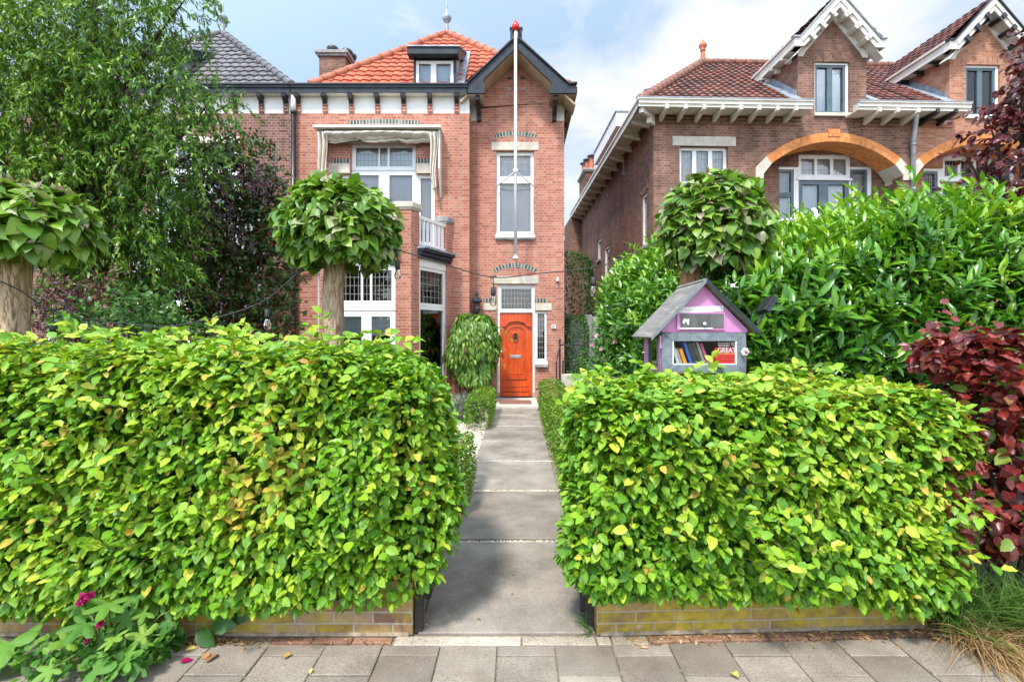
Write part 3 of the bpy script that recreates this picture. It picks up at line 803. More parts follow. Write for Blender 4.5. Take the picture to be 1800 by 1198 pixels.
# foot soffits, white panels, piers and brackets either side of the gable
zsf = LZ(164, G) + 0.004
for a, b, px, pb in ((LU(825, 0), LU(839, TW), 842, 843.5), (LU(977.5, TW), t1, 974, 975.5)):
    MB().box(a, b, TW + 0.012, TW + 0.029, LZ(212, TW), LZ(183, TW) + .02).build('frieze', M_['plaster'], ROOT_L)
    u = LU(px, TW)
    p = MB(); p.box(u - .05, u + .05, TW, TW + .029, LZ(212, TW), LZ(190, TW))
    for k in range(4): p.box(u - .055, u + .055, TW - .012, TW - .0005, LZ(211, TW) + k*.075, LZ(211, TW) + .045 + k*.075)
    p.build('frieze_pier', M_['brick_red'], ROOT_L)
    k = MB(); bracket_prof(k, LU(pb, TW) - .02, 0.10, zsf, TW - G - 0.08, 0.42, TW + .02); k.build('bracket', M_['black'], ROOT_L, bevel=0.004)
s = MB(); s.box(LU(824, G), LU(853, G) - .05, G + .061, TW + .011, zsf, zsf + .02); s.build('soffit', M_['cream'], ROOT_L)
s = MB(); s.box(LU(967, G), t1 + 0.23, G + .061, 6.6, zsf, zsf + .02); s.build('soffit', M_['soffit'], ROOT_L)
g = MB(); g.box(t1 + 0.12, t1 + 0.25, G + .062, 6.8, zsf + .021, LZ(150, G)); g.build('gutter', M_['navy'], ROOT_L)
for yy in (0.55, 1.5, 2.5, 3.5):
    k = MB(); k.box(t1 + 0.001, t1 + 0.2, yy, yy + 0.09, zsf - 0.10, zsf - .001); k.box(t1 + .001, t1 + .08, yy, yy + .09, zsf - .24, zsf - .101); k.build('bracket', M_['black'], ROOT_L, bevel=0.01)
# upper window
zt_, zb_ = upw[3], upw[2]
window(ROOT_L, upw[0], upw[1], LZ(314, TW), zt_ - .002, TW + 0.10, fw=0.085, lead=(5, 3), name='tower_window', back='voile')
window(ROOT_L, upw[0], upw[1], zb_ + 0.07, LZ(314, TW) - .003, TW + 0.10, fw=0.085, name='tower_window', back='voile')
MB().box(upw[0] - .02, upw[1] + .02, TW - 0.05, TW + 0.2, zb_ - .02, zb_ + .066).build('sill', M_['white'], ROOT_L, bevel=.006)
MB().box(upw[0] - .02, upw[1] + .02, TW - 0.03, TW + 0.2, zb_ - .06, zb_ - .021).build('sill', M_['bluestone'], ROOT_L, bevel=.006)
def lintel(px0, px1, py0, py1):
    m = MB(); m.box(LU(px0, TW), LU(px1, TW), TW + .012, TW + .2, LZ(py1, TW), LZ(py0, TW)); m.build('lintel', M_['stone'], ROOT_L, bevel=.008)
lintel(864, 947, 249, 263.5); lintel(866, 947, 485, 498.5); lintel(850, 873, 533, 545); lintel(941, 970, 533, 545.5)
for py0, py1 in ((230, 243), (462, 479)):
    ab = MB(); half = LU(942, TW) - LU(907, TW); th = 0.105
    r, a = arc_of(half, LZ(py0, TW) - th - LZ(py1, TW)); arch_band(ab, LU(906, TW), LZ(py0, TW) - th - r, r, r + th, -a, a, TW + .022, TW + .1, 26)
    ab.build('brick_arch', M_['arch_green'], ROOT_L)
for px0, px1 in ((850, 872), (941, 961)):
    x0, x1, z0, z1 = LU(px0, TW), LU(px1, TW), LZ(531, TW), LZ(524, TW)
    gb = MB(); gb.add([(x0, TW+.024, z0), (x1, TW+.024, z0), (x1, TW+.024, z1), (x0, TW+.024, z1), (x0, TW+.1, z0), (x1, TW+.1, z0), (x1, TW+.1, z1), (x0, TW+.1, z1)],
        [(0,1,2,3), (3,2,6,7), (0,4,5,1), (0,3,7,4), (1,5,6,2)], [(p, .1 + q) for p, q in ((0,0),(x1-x0,0),(x1-x0,.1),(0,.1),(0,0),(x1-x0,0),(x1-x0,.1),(0,.1))])
    gb.build('soldier_course', M_['arch_green'], ROOT_L)
# front door with its frame, fanlight and side light
DP = TW + 0.07
f = MB()
zt_ = door[3] - .002
f.box(LU(874, DP), LU(878.6, DP), DP, DP + .09, .20, zt_); f.box(LU(936.4, DP), LU(941, DP), DP, DP + .09, .20, zt_)
f.box(LU(878.7, DP), LU(936.3, DP), DP + .001, DP + .09, LZ(549, DP), LZ(545, DP)); f.box(LU(878.7, DP), LU(936.3, DP), DP + .001, DP + .09, LZ(503.5, DP), zt_)
f.build('door_frame', M_['white'], ROOT_L, bevel=.005)
fb = MB(); fb.box(LU(874, DP) - .004, LU(878.6, DP) + .004, DP - .006, DP + .09, .05, .199); fb.box(LU(936.4, DP) - .004, LU(941, DP) + .004, DP - .006, DP + .09, .05, .199)
fb.build('plinth_block', M_['bluestone'], ROOT_L, bevel=.004)
window(ROOT_L, LU(878.6, DP), LU(936.4, DP), LZ(545, DP) + .001, LZ(503.5, DP) - .001, DP + .02, fw=0.03, depth=.05, lead=(9, 4), back='dark', name='fanlight')
window(ROOT_L, LU(941.2, DP), LU(961, DP), LZ(634, DP), LZ(547, DP), DP, fw=0.05, lead=(3, 8), back='dark', name='side_light')
MB().box(LU(941, TW), LU(963, TW), TW - .03, TW + .2, LZ(640, TW), LZ(634.5, DP)).build('sill', M_['white'], ROOT_L, bevel=.005)
MB().box(LU(941, TW), LU(963, TW), TW - .05, TW + .2, LZ(645, TW), LZ(640, TW) - .002).build('sill', M_['bluestone'], ROOT_L, bevel=.005)
dx0, dx1, dz0, dz1 = LU(878.8, DP), LU(936.2, DP), 0.115, LZ(549.3, DP)
dm = MB(); dm.box(dx0, dx1, DP + .035, DP + .085, dz0, dz1)
fy = DP + .035
dc = (dx0 + dx1) / 2
def dz(py): return LZ(py, DP)
def dxp(px): return LU(px, DP)
# panel mouldings: an arched head over a tall panel, a low panel and two weather boards
def bar(pts, w=.018, h=.02):
    for (a, b) in zip(pts[:-1], pts[1:]):
        ax, az = a; bx, bz = b
        ln = math.hypot(bx-ax, bz-az); nx, nz = -(bz-az)/ln*w/2, (bx-ax)/ln*w/2
        dm.prism([(ax+nx, az+nz), (bx+nx, bz+nz), (bx-nx, bz-nz), (ax-nx, az-nz)], fy - h, fy - .001)
hood = [(dxp(883), dz(573)), (dxp(889), dz(572))] + [(dc + (dxp(926)-dc)*math.sin(t), dz(571.5) + (dz(563.5)-dz(571.5))*math.cos(t)) for t in np.linspace(-1.35, 1.35, 14)] + [(dxp(926), dz(572)), (dxp(933), dz(573))]
bar(hood, .035, .05)
bar([(x, z - .045) for x, z in hood], .02, .025)
arch = [(dxp(892), dz(662)), (dxp(892), dz(583))] + [(dc + (dxp(922)-dc)*math.sin(t), dz(583) + (dz(573.5)-dz(583))*math.cos(t)) for t in np.linspace(-1.5, 1.5, 14)] + [(dxp(923), dz(583)), (dxp(923), dz(662)), (dxp(892), dz(662))]
bar(arch, .022, .02)
dm.box(dxp(896), dxp(919), fy - .012, fy - .0005, dz(658), dz(583))
bar([(dxp(889), dz(665)), (dxp(926), dz(665))], .035, .035)
dm.box(dxp(886), dxp(928), fy - .03, fy - .0005, dz(688), dz(682)); dm.box(dxp(885), dxp(929), fy - .055, fy - .0005, dz(696), dz(690))
dm.box(dxp(886), dxp(928), fy - .014, fy - .0005, dz(680), dz(668.5))
DO = dm.build('door', M_['door'], ROOT_L, bevel=.004)
ov = MB(); n = 22
oc = (dxp(906), dz(592)); ow, oh = .075, .125
v = []
for k in range(n):
    a = 2*PI*k/n
    for s_, yy in ((1.0, fy - .001), (1.0, fy - .03), (.78, fy - .034), (.7, fy - .012)):
        v.append((oc[0] + ow*s_*math.cos(a), yy, oc[1] + oh*s_*math.sin(a)))
fcs = [(4*k + j, 4*((k+1) % n) + j, 4*((k+1) % n) + j + 1, 4*k + j + 1) for k in range(n) for j in range(3)]
ov.add(v, fcs); ov.build('oval_moulding', M_['door'], DO, smooth=True)
og = MB(); og.add([(oc[0] + ow*.72*math.cos(2*PI*k/n), fy - .015, oc[1] + oh*.72*math.sin(2*PI*k/n)) for k in range(n)], [tuple(range(n))]); og.build('oval_pane', M_['black'], DO)
lb = MB(); lb.box(dxp(896), dxp(916), fy - .018, fy - .001, dz(629), dz(623.5)); lb.box(dxp(898), dxp(914), fy - .024, fy - .0185, dz(628), dz(624.5)); lb.build('letter_slot', M_['steel'], DO, bevel=.002)
kb = MB(); kb.ball((dxp(881.5), fy - .06, dz(618)), .03, 8); kb.tube([(dxp(881.5), fy, dz(618)), (dxp(881.5), fy - .05, dz(618))], .012, 8); kb.build('handle', M_['steel'], DO, smooth=True)
# plinth course of standing bricks right of the door, low steps
pl = MB()
pl.box(LU(941.2, TW), t1, TW + .006, TW + .028, LZ(682, TW), LZ(673, TW)); pl.build('plinth_course', M_['brick_red'], ROOT_L)
dst = MB(); dst.box(LU(867, TW), LU(943, TW), 11.05 - L.oy, TW + .2, 0.0, 0.075); dst.build('threshold', M_['stone'], ROOT_L, bevel=.012)
# down pipe on the party line
dp = MB(); x = LU(515.5, -.1)
dp.tube([(x, -.09, 7.15), (x, -.09, LZ(196, -.1))], .055, 12); dp.build('downpipe', M_['plaster'], ROOT_L, smooth=True)
dp = MB(); dp.tube([(x, -.09, LZ(196, -.1)), (x, -.09, 0.0)], .058, 12)
for py in (197, 330, 470): dp.tube([(x, -.09, LZ(py, -.1) - .03), (x, -.09, LZ(py, -.1) + .03)], .07, 12)
dp.tube([(x, -.09, LZ(497, -.1)), (x - .18, -.10, LZ(486, -.1)), (x - .36, -.12, LZ(475, -.1)), (x - .52, -.12, LZ(472, -.1))], .045, 10)
dp.tube([(x, -.09, LZ(494, -.1)), (x + .03, -.10, LZ(480, -.1)), (x + .16, -.11, LZ(473, -.1)), (x + .34, -.11, LZ(471, -.1))], .045, 10)
dp.build('downpipe', M_['black'], ROOT_L, smooth=True)

# --- awning: frame boards and the gathered canvas
AW = thing('awning', 'beige canvas awning folded back around the upstairs french window', 'awning', (L.ox, L.oy, 0))
fr = MB()
ax0, ax1 = LU(560, -.15), LU(775, -.15)
fr.box(ax0 - .03, ax1 + .03, -.42, -.005, LZ(223.5, -.42), LZ(219.5, -.42))
fr.box(ax0, ax0 + .05, -.20, -.005, LZ(330, -.1), LZ(223.5, -.42) - .001)
fr.prof([(-.30, LZ(223.5, -.42) - .001), (-.30, LZ(300, -.1)), (-.02, LZ(347, -.05)), (-.005, LZ(347, -.05)), (-.005, LZ(223.5, -.42) - .001)], ax1 - .045, ax1)
fr.build('awning_frame', M_['cream'], AW, bevel=.004)
rng = random.Random(5)
def cloth_sheet(f, nu, nv, name='canvas'):
    m = MB(); v = [f(i/nu, j/nv) for i in range(nu+1) for j in range(nv+1)]
    m.add(v, [(i*(nv+1)+j, (i+1)*(nv+1)+j, (i+1)*(nv+1)+j+1, i*(nv+1)+j+1) for i in range(nu) for j in range(nv)])
    o = m.build(name, M_['canvas'], AW, smooth=True)
    s = o.modifiers.new('thick', 'SOLIDIFY'); s.thickness = .012
    return o
zA = LZ(223.5, -.42) - .01
def roll(a, b):
    u = ax0 + .06 + (ax1 - ax0 - .12)*a
    ph = b * 2.2 * PI
    fold = .02*math.sin(a*55 + 3*b) + .012*math.sin(a*130 + 9*b)
    e = min(1, min(a, 1-a)*14)
    return (u, -.26 - .11*math.sin(ph*.5)*e + fold*.7, zA - .02 - .13*b - .03*b*math.sin(a*9) + fold*.3 - .05*(1-e)*b)
cloth_sheet(roll, 90, 14)
def swag(a, b):
    u = ax0 + .10 + (ax1 - ax0 - .2)*a
    sc = abs(math.sin(PI*(a*3)))**.6
    drop = .05 + .10*sc
    return (u, -.20 + .04*math.sin(b*9 + a*6) + .02*math.sin(a*70), zA - .12 - drop*b - .02*math.sin(a*20)*b)
cloth_sheet(swag, 90, 10)
def drape(u0, u1, z0, z1, taper):
    def f(a, b):
        w = 1 - taper*b
        u = (u0 + u1)/2 + (a - .5)*(u1 - u0)*w + .02*math.sin(b*7)
        return (u, -.2 - .06*math.sin(a*4.3*PI + b*2) - .10*(1-b), z0 + (z1 - z0)*b + .03*math.sin(a*9)*b)
    return f
cloth_sheet(drape(ax0 + .04, ax0 + .26, zA - .06, LZ(335, -.1), .25), 26, 18)
cloth_sheet(drape(ax1 - .24, ax1 - .05, zA - .06, LZ(337, -.1), .6), 26, 18)

# --- flagpole in front of the gable
FP = thing('flagpole', 'tall white flagpole with a red tip fixed before the gable', 'flagpole', (L.ox + LU(906.3, -.26), L.oy - .26, LZ(455, -.26)))
zb = LZ(455, -.26)
p = MB(); p.tube([(0, 0, 0.03), (0, 0, LZ(54, -.26) - zb)], [.038, .032], 12); p.lathe([(.075, 0), (.075, .02), (.05, .05), (.04, .08)], (0, 0, 0), 14); p.build('pole', M_['white'], FP, smooth=True)
b = MB(); b.lathe([(.02, 0), (.05, .01), (.088, .07), (.09, .11), (.07, .17), (.03, .22), (.004, .275)], (0, 0, LZ(55, -.26) - zb), 16); b.build('pole_tip', M_['red'], FP, smooth=True)
k = MB()
zk = LZ(301, -.26) - zb
for px in (873, 938): k.tube([(0, 0, zk), (LU(px, TW) - LU(906.3, -.26), TW + .26 + .02, LZ(327, TW) - zb)], .014, 8)
k.tube([(0, 0, .10), (0, TW + .28, .10)], .018, 8); k.tube([(0, 0, LZ(70, -.26) - zb), (0, .1, LZ(70, -.26) - zb)], .02, 8)
k.tube([(0, 0, zk - .05), (0, 0, zk + .05)], .05, 12)
k.build('bracket', M_['white'], FP, smooth=True)
# --- lantern, number plate, sensor, mat
def lantern():
    c = W(838, 545, 12.2)
    t = thing('wall_lantern', 'small black wall lantern above the climbing shrub beside the door', 'lantern', c)
    m = MB(); m.lathe([(.02, .16), (.055, .165), (.13, .20), (.125, .225), (.075, .29), (.03, .33), (.028, .35), (.045, .37), (.03, .40), (.008, .46)], (0, 0, 0), 8)
    m.lathe([(.075, -.06), (.08, -.04), (.03, -.1)], (0, 0, 0), 8)
    for k in range(4):
        a = PI/4 + k*PI/2; m.tube([(.07*math.cos(a), .07*math.sin(a), -.05), (.11*math.cos(a), .11*math.sin(a), .17)], .008, 5)
    m.build('cap', M_['navy'], t)
    g = MB(); g.lathe([(.062, -.04), (.1, .165)], (0, 0, 0), 8); g.build('glass', M_['glass'], t)
    b = MB(); b.ball((0, 0, .05), .035, 8); b.build('bulb', M_['canvas'], t, smooth=True)
    a = MB(); a.tube([(0, 0, -.08), (0, .12, -.14), (0, .19, -.05)], .012, 8); a.box(-.04, .04, .175, .195, -.15, .05); a.build('arm', M_['black'], t)
lantern()
def text_mesh(s, size, depth=.002, sx=1.0):
    cu = bpy.data.curves.new('text', 'FONT'); cu.body = s; cu.size = size; cu.extrude = depth; cu.align_x = 'CENTER'; cu.align_y = 'CENTER'; cu.offset = size*0.015
    o = bpy.data.objects.new('text', cu); COL.objects.link(o)
    dg = bpy.context.evaluated_depsgraph_get()
    me = bpy.data.meshes.new_from_object(o.evaluated_get(dg))
    bpy.data.objects.remove(o)
    me.transform(Matrix.Diagonal((sx, 1, 1, 1)))
    me.transform(Matrix.Rotation(R(90), 4, 'X'))
    return me
def text_obj(name, s, size, mat, parent, loc, sx=1.0):
    me = text_mesh(s, size, sx=sx); me.name = name; me.materials.clear(); me.materials.append(mat)
    o = put(bpy.data.objects.new(name, me), parent); o.location = loc
    return o
M_['ink'] = mix2('dark blue enamel', (.02, .03, .09), (.03, .04, .12), 5, .3, 0)
c = W(973.3, 574, 12.37)
HN = thing('house_number', 'small white enamel house number plate right of the side light', 'house number', (c.x, c.y, c.z))
m = MB(); m.box(-.055, .055, -.01, .03, -.045, .045); m.build('plate', M_['white'], HN, bevel=.006)
text_obj('digits', '57', .085, M_['ink'], HN, (0, -.0115, -.001))
c = W(980, 490, 12.37)
m = MB(); m.box(-.03, .03, -.05, .04, -.06, -.01); m.ball((0, -.03, .0), .032, 8); o = m.build('motion_sensor', M_['cream'], None, bevel=.006); o.location = c
tag(o, 'tiny cream sensor on the brick wall right of the door lintel', 'sensor')
M_['coir'] = mix2('brown coir', (.17, .075, .05), (.27, .13, .09), 40, .95, .4)
m = MB(); m.box(-.36, .36, -.26, .26, 0, .022); o = m.build('doormat', M_['coir'], None, bevel=.006); o.location = ((906 - CX)/FPX*11.9, 11.62, .0755)
tag(o, 'brown coir doormat on the pale step before the front door', 'doormat')
# ------------------------------------------------------------------ the pair of houses on the right
OX = (1149 - CX)/FPX*12.51
Q = Frame(OX, 12.51, R(2.0))
def QU(px, d=0.0): return Q.u(px, d)
def QZ(px, py, d=0.0): return Q.uz(px, py, d)[1]
GQ = -0.50                                        # gutter front
ZG0, ZG1 = QZ(1280, 189, GQ), QZ(1280, 175, GQ)   # gutter underside and top
ZWT = QZ(1280, 196, 0)                            # wall head
TAN = 0.76
RD0 = GQ + 0.12                                   # where the tiles start
def roof_z(d): return ZG1 - 0.02 + TAN*(d - RD0)
UC1 = QU(1463); UC2 = QU(1728); SH = UC2 - UC1
PARTY = QU(1607)
URIGHT = PARTY + (PARTY - 0) 
RIDGE_D = 16.2 - 12.51 + 0.0
HIPU = 2.75 - 0.05

def right_house(root, sh, u0, u1, brick, bracket_mat, first):
    S = sh
    zar = QZ(1465, 249)                            # arch crown, underside
    zsp = QZ(1465, 302)
    uA = QU(1465) + S
    half = (QU(1588) - QU(1343)) / 2
    r, a = arc_of(half, zar - zsp)
    zc = zar - r
    zlow = 3.22
    ring = 0.215
    # window openings and the arched loggia opening
    holes = [(uA - half, uA + half, zlow, zsp)]
    if first: holes.append((QU(1194.5), QU(1280), QZ(1230, 323), QZ(1230, 257)))
    zt = ZWT
    ztarch = zar + 0.02
    w = MB()
    wall_holes(w, u0, u1, 0, zsp, [h if h[3] <= zsp else (h[0], h[1], h[2], zsp + 1) for h in holes], 0.0, 0.34)
    if first:
        h = holes[1]
        wall_holes(w, u0, uA - half, zsp + .0005, ztarch, [(h[0], h[1], zsp - 1, h[3])], 0.0, 0.34)
    else:
        wall_holes(w, u0, uA - half, zsp + .0005, ztarch, [], 0.0, 0.34)
    wall_holes(w, uA + half, u1, zsp + .0005, ztarch, [], 0.0, 0.34)
    n = 28                                         # the wall over the arch
    for i in range(n):
        a0_, a1_ = -a + 2*a*i/n, -a + 2*a*(i+1)/n
        xa, xb = uA + r*math.sin(a0_), uA + r*math.sin(a1_)
        za, zb_ = zc + r*math.cos(a0_), zc + r*math.cos(a1_)
        w.add([(xa, 0, za), (xb, 0, zb_), (xb, 0, ztarch), (xa, 0, ztarch)], [(0,1,2,3)])
        w.add([(xa, 0, za), (xa, .34, za), (xb, .34, zb_), (xb, 0, zb_)], [(0,1,2,3)])
    wall_holes(w, u0, u1, ztarch + .0005, zt, [], 0.0, 0.34)
    w.build('wall', M_[brick], root)
    # the orange arch, its keystone and the pale springers; deep soffit
    ab = MB(); aa = a*0.86
    arch_band(ab, uA, zc, r - .004, r + ring, -aa, aa, -0.02, 0.60, 48)
    ab.build('arch', M_['arch_orange'], root)
    ke = MB(); kw = 0.15
    ke.box(uA - kw, uA + kw, -0.035, 0.2, zc + r + ring*0.55, zc + r + ring + 0.085); ke.build('keystone', M_['arch_orange'], root)
    for s in (-1, 1):
        sp = MB()
        p0 = (uA + s*(r-.004)*math.sin(aa), zc + (r-.004)*math.cos(aa)); p1 = (uA + s*(r+ring)*math.sin(aa), zc + (r+ring)*math.cos(aa))
        x_in = uA + s*half; x_out = x_in + s*.20
        zb_ = QZ(1465, 316)
        sp.prism([p0, p1, (x_out, p1[1] - .28), (x_out, zb_), (x_in, zb_), (x_in, zb_ + .12)], -0.03, 0.60)
        sp.build('springer', M_['stone'], root, bevel=.01)
    # loggia: side walls, back wall with its windows, floor and the balcony in front
    bd = 0.62
    F = lambda px, py: Q.uz(px, py, bd)
    def bu(px): return F(px, 300)[0] + S
    def bz(px, py): return F(px, py)[1]
    lo = MB()
    oc = (bu(1404), bu(1497), zlow, bz(1450, 271)); ol = (bu(1369), bu(1404) + .001, zlow, bz(1380, 292)); orr = (bu(1497) - .001, bu(1534), zlow, bz(1515, 292))
    wall_holes(lo, uA - half - .3, uA + half + .3, zlow, zar + .3, [oc, ol, orr], bd, bd + .2)
    lo.box(uA - half - .3, uA - half - .001, .341, bd - .001, zlow, zsp + .1); lo.box(uA + half + .001, uA + half + .3, .341, bd - .001, zlow, zsp + .1)
    lo.build('loggia_wall', M_[brick], root)
    wd = bd + .06
    zT = bz(1450, 314)
    window(root, oc[0], oc[1], zT + .02, oc[3], wd, fw=.10, cols=((oc[0] + (oc[1]-oc[0])*.353, .08), (oc[0] + (oc[1]-oc[0])*.655, .08)), lead=(15, 3), back='voile', name='top_light')
    m = MB(); m.box(oc[0] - .03, oc[1] + .03, wd - .05, wd + .07, zT - .03, zT + .019); m.build('transom', M_['white'], root, bevel=.004)
    window(root, oc[0] + .03, oc[1] - .03, zlow, zT - .032, wd, fw=.11, cols=(((oc[0]+oc[1])/2, .25),), mat='blueframe', back='voile', name='french_door')
    m = MB(); m.box(oc[0] - .01, oc[0] + .028, wd - .01, wd + .09, zlow, zT - .031); m.box(oc[1] - .028, oc[1] + .01, wd - .01, wd + .09, zlow, zT - .031); m.build('door_frame', M_['white'], root)
    for q, s in ((ol, -1), (orr, 1)):
        m = MB(); m.box(q[0], q[1], wd - .01, wd + .06, q[3] - .07, q[3]); 
        if s < 0: m.box(q[1] - .10, q[1] - .012, wd - .01, wd + .06, q[2], q[3] - .071)
        else: m.box(q[1] - .10, q[1], wd - .01, wd + .06, q[2], q[3] - .071)
        m.build('window_frame', M_['white'], root)
        zr = bz(1400, 341)
        x0, x1 = (q[0], q[1] - .105) if s < 0 else (q[0] + .012, q[1] - .105)
        window(root, x0, x1, zr, q[3] - .072, wd + .01, fw=.06, mat='blueframe', lead=(5, 6), back='voile', name='side_light')
        window(root, x0, x1, q[2], zr - .002, wd + .01, fw=.06, mat='blueframe', back='voile', name='side_light')
    pr = -.95
    fl = MB(); fl.plan([(uA - half + .02, bd - .002), (uA - half + .02, -.01), (uA - half*.62, pr), (uA + half*.62, pr), (uA + half - .02, -.01), (uA + half - .02, bd - .002)], zlow - .22, zlow)
    fl.build('balcony_floor', M_['cream'], root, bevel=.01)
    zr = Q.uz(1440, 378, pr)[1]
    rl = MB()
    pts = [(uA - half + .05, -.03), (uA - half*.62 + .04, pr + .06), (uA + half*.62 - .04, pr + .06), (uA + half - .05, -.03)]
    for k, (p, q) in enumerate(zip(pts[:-1], pts[1:])):
        rl.tube([(p[0], p[1], zr), (q[0], q[1], zr)], .045, 8); rl.tube([(p[0], p[1], zlow + .12), (q[0], q[1], zlow + .12)], .03, 8)
        nb = 5 if k != 1 else 11
        for i in range(1, nb):
            x, y = p[0] + (q[0]-p[0])*i/nb, p[1] + (q[1]-p[1])*i/nb
            rl.tube([(x, y, zlow + .12), (x, y, zr)], .02, 6)
    for p in pts:
        rl.box(p[0] - .055, p[0] + .055, p[1] - .055, p[1] + .055, zlow + .001, zr + .12); rl.lathe([(.06, 0), (.06, .02), (.02, .06)], (p[0], p[1], zr + .121), 10)
    rl.build('balcony_railing', M_['white'], root)
    by = MB(); by.plan([(uA - half + .05, -.002), (uA - half*.62 + .03, pr + .05), (uA + half*.62 - .03, pr + .05), (uA + half - .05, -.002)], 0, zlow - .221); by.build('bay_wall', M_[brick], root)
    if first:
        h = holes[1]
        window(root, h[0], h[1], h[2], h[3], 0.10, fw=.075, cols=((h[0] + (h[1]-h[0])*.335, .10), (h[0] + (h[1]-h[0])*.665, .10)), lead=(12, 4), back='voile')
        m = MB(); m.box(QU(1182), QU(1293), -.02, .2, h[3] + .002, QZ(1235, 240)); m.build('lintel', M_['stone'], root, bevel=.01)
        m = MB(); m.box(h[0] - .04, h[1] + .04, -.05, .2, h[2] - .07, h[2] - .002); m.build('sill', M_['bluestone'], root, bevel=.008)
    # wall dormer: gable, window, barge boards
    uc = UC1 + S
    hwd = (QU(1523) - QU(1403)) / 2
    zE = QZ(1463, 100)
    zP = QZ(1463, 33)
    tg = (zP - zE) / hwd * 1.0
    w0 = (QU(1432) + S, QU(1493) + S, QZ(1463, 199), QZ(1463, 109))
    g = MB()
    wall_holes(g, uc - hwd, uc + hwd, ZWT + .001, zE, [w0], 0.0, 0.30)
    g.prism([(uc - hwd, zE + .0005), (uc + hwd, zE + .0005), (uc, zP)], 0.0, 0.30)
    dback = RD0 + (zE + .5 - ZG1) / TAN
    for s in (-1, 1):
        x = uc + s*hwd
        g.prof([(.301, roof_z(.301) - .1), (.301, zE + .25), (dback, zE + .25)], x - (.16 if s > 0 else 0), x + (.16 if s < 0 else 0))
    g.build('dormer_wall', M_[brick], root)
    sc = MB()
    x0, x1 = w0[0] - .12, w0[1] + .12
    sc.add([(x0, -.006, w0[3]+.002), (x1, -.006, w0[3]+.002), (x1, -.006, w0[3]+.2), (x0, -.006, w0[3]+.2), (x0, .05, w0[3]+.002), (x1, .05, w0[3]+.002), (x1, .05, w0[3]+.2), (x0, .05, w0[3]+.2)],
           [(0,1,2,3), (3,2,6,7), (0,4,5,1), (0,3,7,4), (1,5,6,2)])
    for k in range(len(sc.f)): sc.uvs[k] = [(sc.v[i].z*1.0, sc.v[i].x) for i in sc.f[k]]
    sc.build('soldier_course', M_[brick], root)
    fr = MB(); fr.box(w0[0], w0[1], .05, .14, w0[3] - .05, w0[3]); fr.box(w0[0], w0[0] + .04, .05, .14, w0[2], w0[3] - .051); fr.box(w0[1] - .06, w0[1], .05, .14, w0[2], w0[3] - .051)
    fr.build('window_frame', M_['white'], root)
    window(root, w0[0] + .041, w0[1] - .061, w0[2] + .02, w0[3] - .051, .07, fw=.06, cols=(((w0[0]+w0[1])/2 - .01, .13),), mat='blueframe', name='dormer_window', back='voile')
    m = MB(); m.box(w0[0] - .03, w0[1] + .10, -.06, .2, w0[2] - .09, w0[2] - .002); m.build('sill', M_['white' if not first else 'stone'], root, bevel=.008)
    bf = -.30                                          # front of the barge boards
    ucb = uc
    zin = QZ(1474, 12, bf) if True else 0
    tgb = tg
    ex = hwd + .26                                    # foot
    zap = zin + .34
    zfo = zin - tgb*(hwd - .02)                       # underside of the sloping part at the foot
    zft = zE + .44 if False else QZ(1405, 66, bf)
    for s in (-1, 1):
        b = MB()
        ft, fb_ = zft, zft - .20
        xin = (zin - fb_) / tgb
        xtop = (zap - ft) / tgb
        b.prism([(ucb + s*x, z) for x, z in [(0, zap), (min(xtop, ex - .05), ft), (ex, ft), (ex, fb_), (xin, fb_), (0, zin)]], bf, bf + .05)
        b.prism([(ucb + s*x, z) for x, z in [(0, zap - .10), (min(xtop, ex - .05) - .06, ft - .02), (min(xtop, ex - .05) - .08, ft - .10), (0, zap - .20)]], bf - .03, bf - .0005)
        b.build('barge_board', M_['cream'], root, bevel=.005)
        lp = MB(); lp.prism([(ucb + s*x, z + .001) for x, z in [(0, zap), (min(xtop, ex - .05), ft), (ex + .03, ft), (ex + .03, ft + .035), (min(xtop, ex - .05) - .01, ft + .035), (0, zap + .05)]], bf - .04, bf + .10)
        lp.build('barge_lead', M_['lead'] if first else M_['black'], root)
        # plaster strip between wall and soffit, small brackets on the slope
        zs0 = zP + .02
        ps = MB(); ps.prism([(uc + s*x, z) for x, z in [(0, zs0 + .10), (hwd + .02, zs0 + .10 - tg*(hwd + .02)), (hwd + .02, zE - .02), (hwd - .11, zE - .02), (hwd - .17, zE + .10), (0, zs0 - .06)]], -.035, -.0005)
        ps.build('gable_trim', M_['cream'], root)
        sf = MB(); q = [(ucb, bf + .051, zin + .05), (ucb + s*ex, bf + .051, zin + .05 - tgb*ex), (ucb + s*ex, 0.02, zin + .05 - tgb*ex), (ucb, 0.02, zin + .05)][::s]
        slab(sf, q, .02); sf.build('soffit', M_['cream'], root)
        for t in (.14, .42, .70):
            x = t*hwd*1.05 + .05; z = zin + .02 - tgb*x
            k = MB(); T = Matrix.Translation((ucb + s*x, 0, z)) @ Matrix.Rotation(s*math.atan(tgb), 4, 'Y')
            k.box(-.05, .05, bf - .045, -.036, -.10, .0, T); k.box(-.06, .06, bf - .06, bf - .0301, -.02, .10, T); k.build('bracket', M_[bracket_mat], root, bevel=.01)
        # dormer roof slope and its eave running back into the main roof
        zeo = zft
        dbk = RD0 + (zeo - ZG1) / TAN
        dbr = RD0 + (zap - ZG1) / TAN
        poly = [(ucb + s*ex, bf + .05, zeo + .02), (ucb + s*ex, dbk, zeo + .02), (ucb, dbr, zap), (ucb, bf + .05, zap)]
        if s < 0: poly = [poly[1], poly[0], poly[3], poly[2]]
        roof_plane('dormer_roof', M_['tile_brown'], root, poly)
